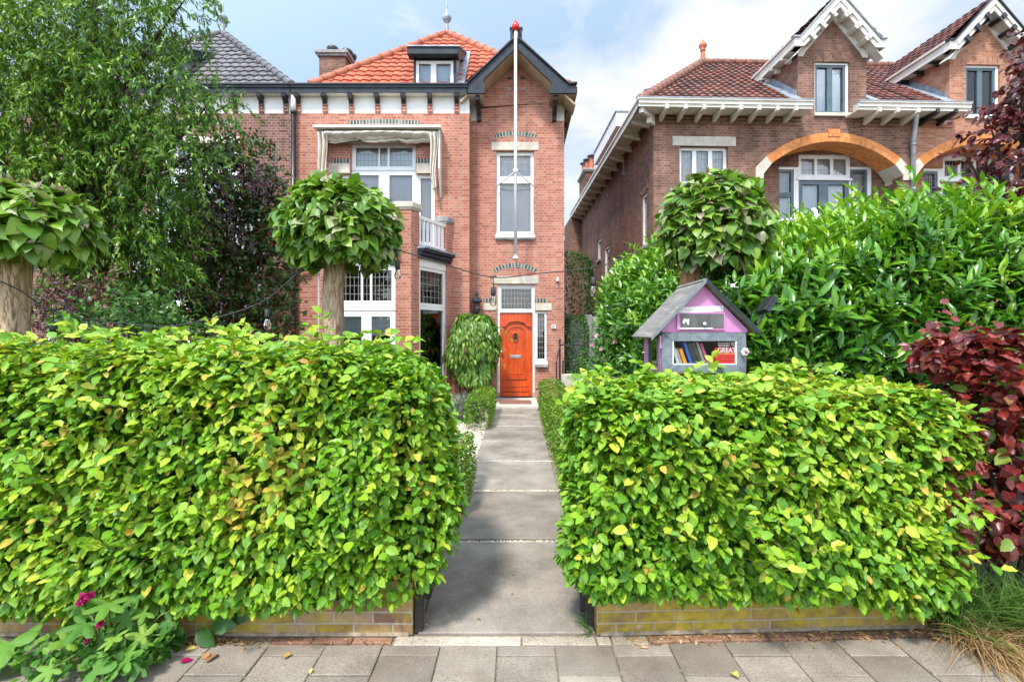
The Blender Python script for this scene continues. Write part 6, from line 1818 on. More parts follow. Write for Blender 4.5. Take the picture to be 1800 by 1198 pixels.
def bushy(name, label, cat, D, B, N, leafmat, ln, k=11, tm=(.45, .22), tmpl=T_SMALL, wid=1.2, base=None, droop=.2, part='foliage', stems=True, group=None, Lr=(.15, .35), dpt=.5):
    kx = D/FPX
    cx = sum(b[0] for b in B)/len(B) if base is None else base
    o = ((cx - CX)/FPX*D, D, 0)
    t = thing(name, label, cat, o, 0, group)
    bl = [(np.array(W(a, b, D + RNG.uniform(-.2, .2)*dpt)), (c*kx, min(dpt, c*kx), d*kx)) for a, b, c, d in B]
    P, d = blob_points(bl, N)
    Dr = d*.8 + np.array([0, -.25, .1]) + RNG.normal(0, .3, (N, 3))
    L = RNG.uniform(*Lr, N)
    q, ax, dr = sprays(P, Dr, k, L, .1, droop, .8); n = len(q)
    leaf_obj(part, leafmat, t, q, ax, RNG.normal(0, .45, (n, 3)) + np.array([0, -.6, .8]), RNG.uniform(.75, 1.25, n)*ln, tint_of(n, *tm), tmpl, wid=wid, origin=o)
    if stems:
        m = MB()
        for b in bl:
            e = Vector(b[0]) - Vector(o)
            m.tube([(RNG.uniform(-.1, .1), RNG.uniform(-.1, .1), 0), (e.x*.5 + RNG.uniform(-.1, .1), e.y*.5, e.z*.55), e], [.03, .02, .008], 6)
        m.build('stems', M_['bark_dark'], t)
    return t, o, bl
t, o, bl = bushy('lilac_shrub', 'large dark shrub with purple lilac flowers in front of the dark brick house', 'shrub', 7.9,
    [(400, 400, 85, 85), (455, 480, 55, 70), (360, 500, 95, 70), (420, 330, 70, 55), (300, 530, 70, 50), (465, 560, 45, 40), (330, 440, 70, 60), (475, 360, 22, 25), (395, 570, 80, 30), (440, 290, 50, 45), (395, 320, 60, 50), (480, 430, 38, 60), (490, 530, 25, 40)], 1700, M_['shrub'], .068, 12, (.62, .26), base=390)
kx = 7.9/FPX
nf = 36
fl = np.array([W(RNG.uniform(350, 495), RNG.uniform(275, 440), 7.9 + RNG.uniform(-.9, -.35)) for _ in range(nf)])
P = np.repeat(fl, 55, 0); n = len(P); P = P + RNG.normal(0, 1, (n, 3))*np.array([.03, .03, .075])
leaf_obj('flowers', M_['lilac'], t, P, RNG.normal(0, 1, (n, 3)), RNG.normal(0, 1, (n, 3)) + np.array([0, -1, .4]), RNG.uniform(.016, .03, n), RNG.random(n), T_SMALL, wid=1.6, origin=o)
bushy('maple_shrub', 'low dark red maple behind the left hedge by the left trunk', 'shrub', 5.6, [(95, 545, 55, 45), (140, 540, 50, 45), (180, 560, 40, 35)], 190, M_['copper'], .06, 10, (.12, .12), T_NARROW, 1.4)
bushy('leafy_shrub', 'light green leafy shrub low behind the left hedge', 'shrub', 5.2, [(185, 575, 40, 26), (230, 560, 40, 35), (290, 580, 50, 22)], 150, M_['darkleaf'], .06, 10, (.6, .22))
# ------------------------------------------------------------------ small garden plants
def clipped(name, label, c, half, n, mat, ln, yaw=0, tm=(.45, .22), group=None, seed=3, pw=6, tmpl=T_SMALL):
    t = thing(name, label, 'hedge', (c[0], c[1], 0), yaw, group)
    inv = np.array((Matrix.Translation((c[0], c[1], 0)) @ Matrix.Rotation(yaw, 4, 'Z')).inverted())
    P, AX, NR, d = hedge_leaves(c, half, n, yaw, pw, {'front': 1, 'top': 1.2, 'left': 1, 'right': 1, 'back': .3}, .03, .08, seed, .7, -.3, .3, .6, 4)
    P = P @ inv[:3, :3].T + inv[:3, 3]; AX = AX @ inv[:3, :3].T; NR = NR @ inv[:3, :3].T
    leaf_obj('foliage', mat, t, P, AX, NR, RNG.uniform(.7, 1.3, n)*ln, tint_of(n, *tm) + .15*wob(P, seed, 4), tmpl, wid=1.2)
    m = MB(); 
    for i in range(4): m.tube([(half[0]*(-.6 + .4*i), half[1]*RNG.uniform(-.5, .5), 0), (half[0]*(-.6 + .4*i), 0, c[2])], [.02, .01], 6)
    m.build('stems', M_['bark_dark'], t)
    return t
clipped('box_hedge', 'small bright box hedge block left of the path near the beech hedge', (-.67, 5.05, .30), [.20, .62, .30], 4200, M_['boxleaf'], .030, 0, group='low box hedges edging the path')
clipped('box_hedge', 'small box hedge block left of the path before the climbing shrub', (-.69, 9.75, .27), [.22, 1.15, .27], 4600, M_['boxleaf'], .034, 0, group='low box hedges edging the path', seed=5)
clipped('box_hedge', 'long low box hedge lining the right side of the path', (.66, 7.6, .36), [.22, 3.4, .36], 11500, M_['boxleaf'], .034, 0, group='low box hedges edging the path', seed=6)
def clump(name, label, cat, px, py, D, w, h, n, mat, ln, tmpl, up=1.0, wid=1.0, spread=.4, tm=(.5, .25)):
    c = W(px, py, D); o = (c.x, c.y, 0)
    t = thing(name, label, cat, o)
    P = np.stack([RNG.uniform(-w, w, n), RNG.uniform(-w*.7, w*.7, n), RNG.random(n)**1.3*h], 1)
    AX = np.array([0, 0, up]) + RNG.normal(0, spread, (n, 3)) + P*np.array([.6, .6, 0])/w*.5
    leaf_obj('foliage', mat, t, P, AX, RNG.normal(0, 1, (n, 3)), RNG.uniform(.6, 1.2, n)*ln, tint_of(n, *tm), tmpl, wid=wid)
    return t
clump('lavender_plant', 'grey green lavender at the foot of the climbing shrub', 'plant', 815, 700, 9.6, .30, .42, 1300, M_['lavender'], .14, T_NARROW, 1, .6)
# climber on a frame left of the door
t = thing('climbing_shrub', 'tall column of drooping evergreen leaves left of the red door', 'shrub', ((832 - CX)/FPX*11.6, 11.6, 0))
D = 11.6; kx = D/FPX
n = 3400
q, nr = box_surface(n, [46*kx, .34, 70*kx], 3.0, {'front': 1.3, 'top': 1, 'left': 1, 'right': 1})
zc = EYE + (585 - 615)/FPX*D
q[:, 0] *= 1 - .28*np.clip(q[:, 2]/(70*kx), 0, 1)**2 - .45*np.clip(-q[:, 2]/(70*kx), 0, 1)**1.6
q = q + nr*(.11*wob(q, 4, 3.5))[:, None] - nr*RNG.exponential(.05, (n, 1))
q[:, 2] += zc
leaf_obj('foliage', M_['climber'], t, q, nr*.35 + np.array([0, 0, -1]) + RNG.normal(0, .3, (n, 3)), nr + np.array([0, 0, .5]) + RNG.normal(0, .3, (n, 3)), RNG.uniform(.11, .21, n), tint_of(n, .50, .22), T_NARROW, wid=1.45)
P2 = np.array([(46*kx*.8, -.2, zc + .55), (46*kx*.8, -.25, zc + .25), (46*kx*.75, -.25, zc - .05), (46*kx*.85, -.15, zc + .4)]); D2 = np.tile([1, -.1, -.15], (4, 1)) + RNG.normal(0, .2, (4, 3))
s, ax, dr = sprays(P2, D2, 12, np.full(4, .34), .1, .5, .5)
leaf_obj('trailing_sprays', M_['climber'], t, s, ax + np.array([0, 0, -.6]), RNG.normal(0, .4, (len(s), 3)) + np.array([0, -1, .6]), RNG.uniform(.05, .09, len(s)), tint_of(len(s), .7, .2), T_NARROW, wid=1.6)
m = MB()
for i in range(6): m.tube([(-.3 + .12*i, RNG.uniform(-.1, .1), 0), (-.32 + .13*i, 0, .8), (-.4 + .16*i, RNG.uniform(-.1, .1), 2.0)], [.02, .015, .008], 6)
m.build('stems', M_['bark_dark'], t)
# rose bush, clipped cube, ivy mass and fence in the gap between the houses
t, o, bl = bushy('rose_bush', 'loose rose bush with pale pink blooms beside the laurel', 'shrub', 8.6, [(1075, 620, 32, 30), (1058, 645, 30, 25), (1095, 600, 25, 30), (1040, 655, 20, 18)], 190, M_['darkleaf'], .042, 9, (.6, .22), Lr=(.12, .3))
M_['rose'] = leaf_mat('rose petals', [(0, (.60, .30, .34)), (1, (.75, .55, .55))], .6, .3, .2)
for (px, py) in ((1056, 613), (1041, 606), (1049, 590), (1062, 633), (1080, 600)):
    c = np.array(W(px, py, 8.3)) - np.array(o); n = 16
    P = np.tile(c, (n, 1)) + RNG.normal(0, .012, (n, 3))
    leaf_obj('bloom', M_['rose'], t, P, RNG.normal(0, 1, (n, 3)), RNG.normal(0, 1, (n, 3)), RNG.uniform(.025, .045, n), RNG.random(n), T_HEART)
clipped('hornbeam_block', 'square clipped green hedge block in the gap between the houses', ((1012 - CX)/FPX*13.2, 13.2, 1.05), [.30, .3, 1.06], 4200, M_['darkleaf'], .05, 0, (.6, .2), seed=8)
clipped('ivy_wall', 'tall dark green ivy covered mass at the back of the gap', ((1000 - CX)/FPX*21, 21, 2.4), [1.0, .8, 2.55], 8000, M_['darkleaf'], .085, 0, (.60, .22), seed=9, pw=4)
t = thing('garden_fence', 'grey concrete post and panel fence beside the dark side wall', 'fence', ((1034 - CX)/FPX*14.2, 14.2, 0))
m = MB(); m.box(-.09, .09, -.09, .09, 0, EYE + (585 - 553)/FPX*14.2); m.build('post', M_['bluestone'], t, bevel=.01)
m = MB()
for k in range(7): m.box(-.95, -.095, -.03, .03, .02 + k*.3, .31 + k*.3)
m.build('panel', M_['bluestone'], t, bevel=.01)
m = MB()
for k in range(7): m.box(.095, .45, -.03, .03, .02 + k*.3, .31 + k*.3)
m.build('panel', M_['bluestone'], t, bevel=.01)
# black iron railing on a low stone kerb
M_['iron'] = mix2('black wrought iron', (.012, .012, .013), (.05, .035, .028), 9, .5, .1)
t = thing('iron_railing', 'rusty black iron handrail on a low kerb right of the door', 'railing', ((984 - CX)/FPX*11.0, 11.0, 0))
m = MB(); zt = EYE + (585 - 605)/FPX*11.0; zm = EYE + (585 - 633)/FPX*11.0; zb = EYE + (585 - 657)/FPX*11.0
X1 = (1048 - 984)/FPX*11.0
m.box(0, X1, -.02, .02, zt - .03, zt); m.box(.05, X1*.7, -.015, .015, zm - .025, zm); m.box(-.02, .02, -.02, .02, 0, zt + .06); m.ball((0, 0, zt + .09), .03, 8)
m.box(.05, .085, -.0149, .0149, zb, zm - .026); m.box(X1 - .03, X1, -.018, .018, zb, zt - .031); m.tube([(-.001, 0, zt - .03), (-.10, -.35, zm), (-.10, -.4, 0)], .015, 6)
m.build('rail', M_['iron'], t)
m = MB(); m.box(.021, X1 + .2, -.12, .12, 0, zb - .001); m.build('kerb', M_['stone'], t, bevel=.01)
# iron gate folded back along the right hedge, and the stop post on the left
t = thing('iron_gate', 'black iron bar gate folded open against the right hedge', 'gate', (.372, 2.93, 0))
m = MB(); 
m.box(-.015, .015, 0, .03, .05, 1.02); m.box(-.015, .015, .97, 1.0, .05, 1.02); m.box(-.011, .011, .031, .969, .92, .95); m.box(-.011, .011, .031, .969, .12, .15)
for k in range(1, 9): m.box(-.008, .008, .03 + k*.105, .046 + k*.105, .151, .919)
m.build('gate_leaf', M_['iron'], t)
m = MB(); m.box(.02, .055, -.06, -.02, 0, 1.1); m.build('gate_post', M_['iron'], t)
m = MB(); m.box(-.02, .02, -.02, .02, 0, .95); m.box(-.02, .06, -.012, .012, .3, .33); o = m.build('gate_post', M_['iron'], None); o.location = (-.545, 2.84, 0)
tag(o, 'black iron gate post at the end of the left garden wall', 'gate post')
# ------------------------------------------------------------------ the book box
def paint_worn(name, c1, c2, wear, rough=.5):
    m, nt, b = newmat(name)
    obj = nd(nt, 'ShaderNodeTexCoord').outputs['Object']
    col = ramp(nt, noise(nt, 9, 5, vec=obj), [(.35, c1), (.65, c2)])
    wr = ramp(nt, noise(nt, 26, 6, .7, vec=obj), [(.63, (0, 0, 0)), (.72, (1, 1, 1))])
    col = mixc(nt, nd(nt, 'ShaderNodeMath', {0: wr, 1: .6}, operation='MULTIPLY').outputs[0], col, wear)
    setb(nt, b, color=col, rough=rough, normal=bump(nt, noise(nt, 60, 4, vec=obj), .2, .003))
    return m
M_['pink'] = paint_worn('worn pink purple paint', (.50, .175, .40), (.60, .25, .50), (.66, .45, .58))
M_['roofwood'] = grain_mat('weathered grey plywood', (.11, .105, .10), (.30, .275, .24), (26, 3.0, 26))
M_['greywood'] = grain_mat('slate grey stained wood', (.11, .13, .15), (.21, .24, .27), (16, 16, 16))
M_['box_glass'] = glass_mat('clear thin box pane', (.99, .99, .99), k=.5)
BOX = thing('book_box', 'purple house shaped book box with grey roof and glazed door above the right hedge', 'book box', (1.31, 3.6, 0))
bx0, bx1 = (1163 - CX)/FPX*3.6 - 1.31, (1314 - CX)/FPX*3.6 - 1.31
zb0, zev = 1.362, 1.655
dpt = .50
th = .016
m = MB()
m.box(bx0, bx1, .02, dpt, zb0, zb0 + th); m.box(bx0, bx1, dpt - th, dpt, zb0 + th + .0005, zev - .0005)
m.box(bx1 - th, bx1, .02, dpt - th - .0005, zb0 + th + .0005, zev); 
m.box(bx0, bx0 + th, .02, .10, zb0 + th + .0005, zev); m.box(bx0, bx0 + th, .36, dpt - th - .0005, zb0 + th + .0005, zev)
m.box(bx0, bx0 + th, .1005, .3595, zb0 + th + .0005, zb0 + .05)
m.box(bx0 + th + .0005, bx1 - th - .0005, .03, dpt - th - .0005, zev - .03, zev - .014)
m.build('case', M_['pink'], BOX, bevel=.002)
m = MB(); m.box(bx0 + .004, bx0 + .009, .1005, .3595, zb0 + .051, zev - .002); m.build('side_pane', M_['glass'], BOX)
for a_, b_ in ((.096, .112), (.345, .361)):
    m = MB(); m.box(bx0 - .004, bx0 + .012, a_, b_, zb0 + .045, zev); m.build('side_strip', M_['greywood'], BOX)
cxm = (1236.5 - CX)/FPX*3.6 - 1.31
zr = EYE + (585 - 497)/FPX*3.58
g = MB(); g.prism([(bx0 + .001, zev + .0005), (bx1 - .001, zev + .0005), (bx1 - .001, zev + .02), (cxm, zr - .012), (bx0 + .001, zev + .02)], .0, .018)
g.build('gable', M_['pink'], BOX)
g = MB(); g.prism([(bx0 + .001, zev + .0005), (bx1 - .001, zev + .0005), (cxm, zr - .05)], dpt - .018, dpt); g.build('gable', M_['pink'], BOX)
# roof boards
zrd = EYE + (585 - 489)/FPX*3.55
for s, (pxe, pye) in ((-1, (1144, 592)), (1, (1337, 582))):
    e = W(pxe, pye, 3.55); ex, ez = e.x - 1.31, e.z
    m = MB()
    y0, y1 = -.055, .56
    q = [(cxm - s*.006, y0, zrd), (ex, y0, ez), (ex, y1, ez), (cxm - s*.006, y1, zrd)][::s]
    slab(m, q, .02)
    m.build('roof_board', M_['roofwood'], BOX, bevel=.002)
    m = MB(); dxr, dzr = ex - cxm, ez - zrd; m.prism([(cxm, zrd + .001), (ex, ez + .001), (ex - s*.004, ez - .024), (cxm, zrd - .030)], y0 - .006, y0 - .0005); m.build('roof_edge', M_['greywood'] if s < 0 else M_['navy'], BOX)
# top flap with grey pane, hinge strip, knob
def bxp(px, D=3.585): return (px - CX)/FPX*D - 1.31
def bzp(py, D=3.585): return EYE + (585 - py)/FPX*D
m = MB(); m.box(bxp(1190), bxp(1275), -.014, -.001, bzp(580), bzp(549.5)); FLP = m.build('flap', M_['pink'], BOX, bevel=.002)
M_['greyglass'] = grain_mat('dusty grey pane', (.055, .057, .057), (.12, .12, .118), (30, 30, 6), .3)
m = MB(); m.box(bxp(1196), bxp(1272), -.019, -.0145, bzp(575.5), bzp(551)); m.build('grey_pane', M_['greyglass'], FLP)
m = MB(); m.box(bxp(1195), bxp(1252), -.024, -.0145, bzp(578), bzp(575.8)); m.build('white_bead', M_['white'], FLP)
m = MB(); sc = .036/36
pts = [(-6,-8),(-3,-10),(1,-4),(6,-6),(11,-9),(12,0),(10,10),(11,18),(4,17),(7,13),(2,9),(-1,2),(-4,3),(-8,6),(-2,11),(-6,13),(-12,9),(-12,2),(-9,-2)]
cx_, cz_ = bxp(1205.5), bzp(564.5)
m.add([(cx_ + a*.0019, -.0195, cz_ - (b - 3)*.0016) for a, b in pts], [tuple(range(len(pts)))]); m.build('white_sticker', M_['white'], FLP)
m = MB(); m.ball((bxp(1237), -.035, bzp(569)), .012, 8); m.tube([(bxp(1237), -.019, bzp(569)), (bxp(1237), -.03, bzp(569))], .006, 8); m.build('knob', M_['white'], FLP, smooth=True)
T = Matrix.Translation((bxp(1231), 0, bzp(543.5))) @ Matrix.Rotation(R(-2), 4, 'Y')
m = MB(); m.box(-.165, .165, -.006, -.0005, .001, .020, T); m.box(-.165, .165, -.006, -.0005, -.020, -.001, T); m.build('hinge_strip', M_['white'], BOX)
m = MB()
for k in range(5):
    for zz in (-.010, .010):
        c = T @ Vector((-.15 + .075*k, -.0065, zz)); m.lathe([(.005, 0), (.0045, .0015)], c, 8); 
Tm = None
o = m.build('screws', M_['navy'], BOX)
# door: mitred grey frame with white bead, pane and flower knob
d0_, d1_ = bxp(1163.5), bxp(1311)
ez0, ez1 = bzp(656), bzp(584.5)
i0, i1, iz0, iz1 = bxp(1182.5), bxp(1295.5), bzp(640.5), bzp(599.5)
m = MB()
for q in ([(d0_, ez0), (d1_, ez0), (i1, iz0), (i0, iz0)], [(d1_, ez0), (d1_, ez1), (i1, iz1), (i1, iz0)], [(d1_, ez1), (d0_, ez1), (i0, iz1), (i1, iz1)], [(d0_, ez1), (d0_, ez0), (i0, iz0), (i0, iz1)]):
    cx_ = sum(a for a, b in q)/4; cz_ = sum(b for a, b in q)/4
    m.prism([(cx_ + (a - cx_)*.996, cz_ + (b - cz_)*.985) for a, b in q], -.016, .014)
DOOR = m.build('door', M_['greywood'], BOX, bevel=.002)
m = MB(); m.box(i0, i0 + .008, -.0135, .012, iz0, iz1); m.box(i1 - .010, i1, -.0135, .012, iz0, iz1); m.box(i0 + .0085, i1 - .0105, -.0135, .012, iz0, iz0 + .007); m.build('bead', M_['white'], DOOR)
m = MB(); m.box(i0, i1, -.010, -.008, iz0, iz1); m.build('pane', M_['box_glass'], DOOR)
kx_, kz_ = bxp(1307), bzp(618)
M_['redknob'] = mix2('brown red glaze', (.25, .05, .04), (.35, .1, .07), 5, .3, 0)
m = MB(); m.tube([(kx_, -.016, kz_), (kx_, -.035, kz_)], .008, 8)
for k in range(6): m.ball((kx_ + .017*math.cos(k*1.047), -.040, kz_ + .017*math.sin(k*1.047)), .0125, 6, 1, .7, 1)
KN = m.build('flower_knob', M_['white'], DOOR, smooth=True)
m = MB(); m.ball((kx_ + .004, -.05, kz_ - .002), .010, 7); m.build('knob_centre', M_['redknob'], KN, smooth=True)
m = MB(); m.box(bxp(1160), bxp(1163), -.012, .01, bzp(612), bzp(590)); m.build('hinge', M_['pink'], BOX)
m = MB(); m.box(cxm - .045, cxm + .045, .20, .29, 0, zb0 - .0005); m.build('post', M_['bark_dark'], BOX)
m = MB(); m.box(bx0 + th + .001, bx1 - th - .001, dpt - th - .004, dpt - th - .001, zb0 + th + .001, zev - .035); m.build('back_panel', M_['dark'], BOX)
# books, each its own thing, leaning on one another
M_['paper'] = mix2('page edges', (.62, .58, .50), (.72, .68, .6), 40, .9, 0)
zf = zb0 + th + .0008
def book(label, px, lean, thick, h, deep, c, y=.022, group='books standing in the book box'):
    mt = mix2('book cover ' + str(len(bpy.data.materials)), c, tuple(min(1, x*1.25 + .01) for x in c), 14, .45, .05)
    x = (px - CX)/FPX*3.66 - 1.31 + BOX.location.x
    t = thing('book', label, 'book', (x, 3.6 + y, zf), 0, group)
    Tl = Matrix.Rotation(-lean, 4, 'Y')
    m = MB(); m.box(0, .002, 0, deep, 0, h, Tl); m.box(thick - .002, thick, 0, deep, 0, h, Tl); m.box(.0021, thick - .0021, 0, .002, 0, h, Tl); m.build('cover', mt, t)
    m = MB(); m.box(.0022, thick - .0022, .003, deep - .004, .003, h - .003, Tl); m.build('pages', M_['paper'], t)
    return t, Tl, mt
book('white paperback leaning at the far left of the book box', 1191, R(17), .020, .205, .14, (.55, .54, .50))
book('grey beige book beside the white paperback in the book box', 1197.5, R(19), .016, .17, .14, (.36, .33, .27))
book('orange yellow book leaning in the book box', 1203, R(18), .024, .165, .13, (.72, .30, .012))
book('blue book leaning right of the orange one', 1214, R(18), .020, .215, .14, (.02, .10, .42))
t, Tl, mt = book('black thick book in the middle of the book box', 1221, R(19), .034, .205, .15, (.018, .022, .022))
book('dark green book beside the black one in the box', 1231, R(20), .020, .21, .14, (.03, .05, .045))
book('taupe paperback leaning on the pink book', 1237, R(19), .018, .215, .14, (.30, .25, .20))
book('pink magenta book leaning in the book box', 1243.5, R(19), .018, .205, .14, (.45, .07, .19))
t = thing('book', 'red book with a white title facing the glass of the box', 'book', ((1275 - CX)/FPX*3.63 - .0, 3.6 + .003, zf), 0, 'books standing in the book box')
wR = (1295 - 1254.5)/FPX*3.63
M_['redcover'] = mix2('bright red book cover', (.66, .010, .022), (.74, .02, .032), 3, .35, 0)
hR = .168
m = MB(); m.box(-wR/2, wR/2, 0, .002, 0, hR); m.box(-wR/2, wR/2, .022, .024, 0, hR); m.box(-wR/2, -wR/2 + .002, .0021, .0219, 0, hR); m.build('cover', M_['redcover'], t)
m = MB(); m.box(-wR/2 + .0022, wR/2 - .003, .0022, .0218, .002, hR - .003); m.build('pages', M_['paper'], t)
zc_ = bzp(608.5, 3.63) - zf
M_['titlepink'] = mix2('pale title', (.80, .60, .58), (.82, .64, .62), 3, .5, 0)
M_['titlewhite'] = mix2('white title', (.85, .84, .83), (.88, .87, .86), 3, .5, 0)
M_['titleyellow'] = mix2('yellow line', (.85, .35, .06), (.88, .42, .1), 3, .5, 0)
def fit_text(name, s, wd, hh, mat, z):
    me = text_mesh(s, 1.0, depth=.0004)
    xs = [v.co.x for v in me.vertices]; zs = [v.co.z for v in me.vertices]
    me.transform(Matrix.Translation((-(min(xs)+max(xs))/2, 0, -(min(zs)+max(zs))/2)))
    me.transform(Matrix.Diagonal((wd/(max(xs)-min(xs)), 1, hh/(max(zs)-min(zs)), 1)))
    me.materials.clear(); me.materials.append(mat); me.name = name
    o = put(bpy.data.objects.new(name, me), t); o.location = (0, -.0012, z)
fit_text('title', 'GOOD TO', .128, .027, M_['titlepink'], bzp(605, 3.63) - zf)
fit_text('title', 'GREAT', .128, .038, M_['titlewhite'], bzp(614.8, 3.63) - zf)
m = MB()
for k in range(13): m.box(-.054 + k*.0084, -.054 + k*.0084 + .0062, -.0012, -.0002, bzp(622.6, 3.63) - zf + (k % 3)*.0008, bzp(620.4, 3.63) - zf)
m.build('subtitle_line', M_['titleyellow'], t)
# solar lamp on the right roof edge, with its cable up to the catalpa
c = W(1338, 556, 3.75); e = W(1350, 528, 3.75)
SL = thing('solar_lamp', 'small black solar lamp panel on the right roof edge of the book box', 'solar lamp', c)
m = MB(); m.tube([(-.04, -.02, -.055), (-.01, 0, -.02), (.02, 0, .03)], .009, 8); m.ball((0, 0, 0), .016, 7); m.build('bracket', M_['navy'], SL)
T = Matrix.Translation((.05, 0, .075)) @ Matrix.Rotation(R(38), 4, 'Y') @ Matrix.Rotation(R(-10), 4, 'X')
m = MB(); m.box(-.022, .012, -.06, .06, -.062, .062, T); m.build('lamp_head', M_['navy'], SL, bevel=.004)
m = MB(); m.box(-.034, -.0225, -.066, .066, -.070, .070, T); m.build('panel', M_['black'], SL, bevel=.003)
m = MB()
cab = [W(px, py, D) for px, py, D in ((1322, 556, 3.7), (1312, 540, 3.8), (1297, 518, 4.0), (1285, 496, 4.3), (1274, 478, 4.6), (1262, 462, 4.8))]
m.tube(cab, .004, 6); o = m.build('cable', M_['black'], None); tag(o, 'thin black cable running up from the solar lamp into the catalpa crown', 'cable')
for p in (cab[1], cab[3]):
    pass
m = MB(); p = W(1287, 503, 4.2); m.box(-.012, .02, -.008, .008, -.008, .02); m.tube([(0, 0, 0), (.05, 0, -.01)], .003, 5); m.tube([(.01, 0, .01), (.04, 0, .035)], .003, 5); o = m.build('cable_clip', M_['white'], None); o.location = p
tag(o, 'white clip on the solar lamp cable above the box roof', 'clip')

# ------------------------------------------------------------------ string lights
M_['cord'] = mix2('black rubber cord', (.012, .012, .012), (.03, .03, .03), 20, .6, .1)
M_['bulbglass'] = glass_mat('clear bulb glass', (.96, .95, .92), rough=.01)
M_['filament'] = mix2('bulb filament', (.50, .38, .22), (.6, .45, .25), 10, .5, 0)
def string_lights(label, pts, bulbs, s=1.0):
    o = Vector(pts[0])
    t = thing('string_lights', label, 'string lights', o, 0, 'festoon light strings between the trees')
    # smooth the way points
    P = [Vector(p) - o for p in pts]; out = []
    for i in range(len(P) - 1):
        p0, p1, p2, p3 = P[max(i-1, 0)], P[i], P[i+1], P[min(i+2, len(P)-1)]
        for k in range(8):
            u = k/8
            out.append(.5*((2*p1) + (p2 - p0)*u + (2*p0 - 5*p1 + 4*p2 - p3)*u*u + (3*p1 - p0 - 3*p2 + p3)*u**3))
    out.append(P[-1])
    m = MB(); m.tube(out, .0055*s, 6); m.build('cord', M_['cord'], t, smooth=True)
    for b in bulbs:
        q = Vector(b) - o
        m = MB(); m.tube([q + Vector((0, 0, -.0)), q + Vector((.004, 0, -.05)), q + Vector((.002, 0, -.09))], .0045, 6); m.lathe([(.016, -.09), (.022, -.095), (.024, -.15), (.021, -.17)], q, 12)
        m.tube([q + Vector((-.03, 0, .002)), q + Vector((.03, 0, .002))], .009, 6)
        so = m.build('lampholder', M_['cord'], t, smooth=True)
        m = MB(); m.lathe([(.013, -.168), (.020, -.19), (.030, -.222), (.031, -.240), (.022, -.262), (.004, -.272)], q, 14); m.build('bulb', M_['bulbglass'], so, smooth=True)
        m = MB(); m.tube([q + Vector((-.008, 0, -.17)), q + Vector((-.01, 0, -.22)), q + Vector((0, 0, -.245)), q + Vector((.01, 0, -.22)), q + Vector((.008, 0, -.17))], .002, 5); m.build('filament', M_['filament'], so)
def dS(f, a, b): return a + (b - a)*f
d1 = lambda px: dS((px - 40)/540, 3.95, 4.6)
A = [(38, 512), (85, 543), (150, 560), (225, 570), (300, 573), (400, 553), (470, 525), (525, 480)]
string_lights('sagging string of clear bulbs between the left edge trunk and the middle catalpa', [W(0, 494, 3.9)] + [W(x, y, d1(x)) for x, y in A] + [W(565, 470, 4.6)], [W(x, y, d1(x)) for x, y in ((93, 545), (214, 568), (410, 550), (470, 525))])
d2 = lambda px: dS((px - 640)/560, 4.65, 4.9)
Bp_ = [(690, 437), (780, 464), (867, 487), (950, 480), (1045, 470), (1110, 447), (1170, 416)]
string_lights('string of clear bulbs crossing before the red door between two catalpas', [W(630, 430, 4.65)] + [W(x, y, d2(x)) for x, y in Bp_], [W(x, y, d2(x)) for x, y in ((699, 440), (867, 487), (1043, 470))])
d3 = lambda px: dS((px - 60)/330, 4.9, 5.6)
string_lights('thin far string of lights low behind the left hedge', [W(x, y, d3(x)) for x, y in ((55, 505), (110, 537), (180, 562), (250, 575), (330, 582), (370, 585))], [W(52, 520, 4.85)], .8)

# ------------------------------------------------------------------ grass, hollyhock and litter at the kerb
M_['grass'] = leaf_mat('grass blades', [(0, (.035, .10, .022)), (.5, (.085, .20, .035)), (1, (.22, .32, .08))], .45, .25, .4)
M_['straw'] = leaf_mat('dry straw blades', [(0, (.22, .12, .05)), (.5, (.42, .26, .12)), (1, (.62, .45, .25))], .7, .2, .2)
def blades(name, mat, parent, base, n, L, wd, leanv, spread, curl, tm, origin):
    nseg = 6
    P = np.array([base() for _ in range(n)])
    D = norm(np.array(leanv) + RNG.normal(0, spread, (n, 3)))
    D[:, 2] = np.abs(D[:, 2]); Ln = RNG.uniform(.55, 1.1, n)*L
    side = norm(np.cross(D, np.array([0, 1, .2]) + RNG.normal(0, .5, (n, 3))))
    cv = RNG.uniform(.5, 1.5, n)*curl
    hor = D*np.array([1, 1, 0]); hor = norm(hor + RNG.normal(0, .2, (n, 3))*np.array([1, 1, 0]))
    V = []
    for k in range(nseg + 1):
        f = k/nseg
        c = P + D*(Ln*f)[:, None] + hor*(cv*Ln*f*f*.6)[:, None] - np.array([0, 0, 1])*(cv*Ln*f*f*.75)[:, None]
        w = wd*(1 - f**1.8)*RNG.uniform(.9, 1.1) + .0003
        c[:, 2] = np.maximum(c[:, 2], .006)
        V += [c - side*w, c + side*w]
    V = np.stack(V, 1).reshape(-1, 3) - np.array(origin)
    nv = 2*(nseg + 1)
    F = np.array([[2*k, 2*k+1, 2*k+3, 2*k+2] for k in range(nseg)])
    F = (F[None] + (np.arange(n)*nv)[:, None, None]).reshape(-1, 4)
    me = bpy.data.meshes.new(name); me.from_pydata(V.tolist(), [], F.tolist()); me.materials.append(mat)
    me.uv_layers.new(name='UVMap')
    me.polygons.foreach_set('use_smooth', np.ones(len(F), bool))
    o = put(bpy.data.objects.new(name, me), parent); tint_attr(o, np.repeat(tint_of(n, *tm), nv))
    return o
GO = (2.75, 2.95, 0)
t = thing('grass_clump', 'long shaggy grass clump with straw coloured base at the right end of the wall', 'grass clump', GO)
gbase = lambda: (RNG.uniform(2.32, 3.4), RNG.uniform(2.72, 3.0), .01)
blades('green_blades', M_['grass'], t, gbase, 1700, .52, .0042, (-.10, -.25, 1), .34, .40, (.62, .25), GO)
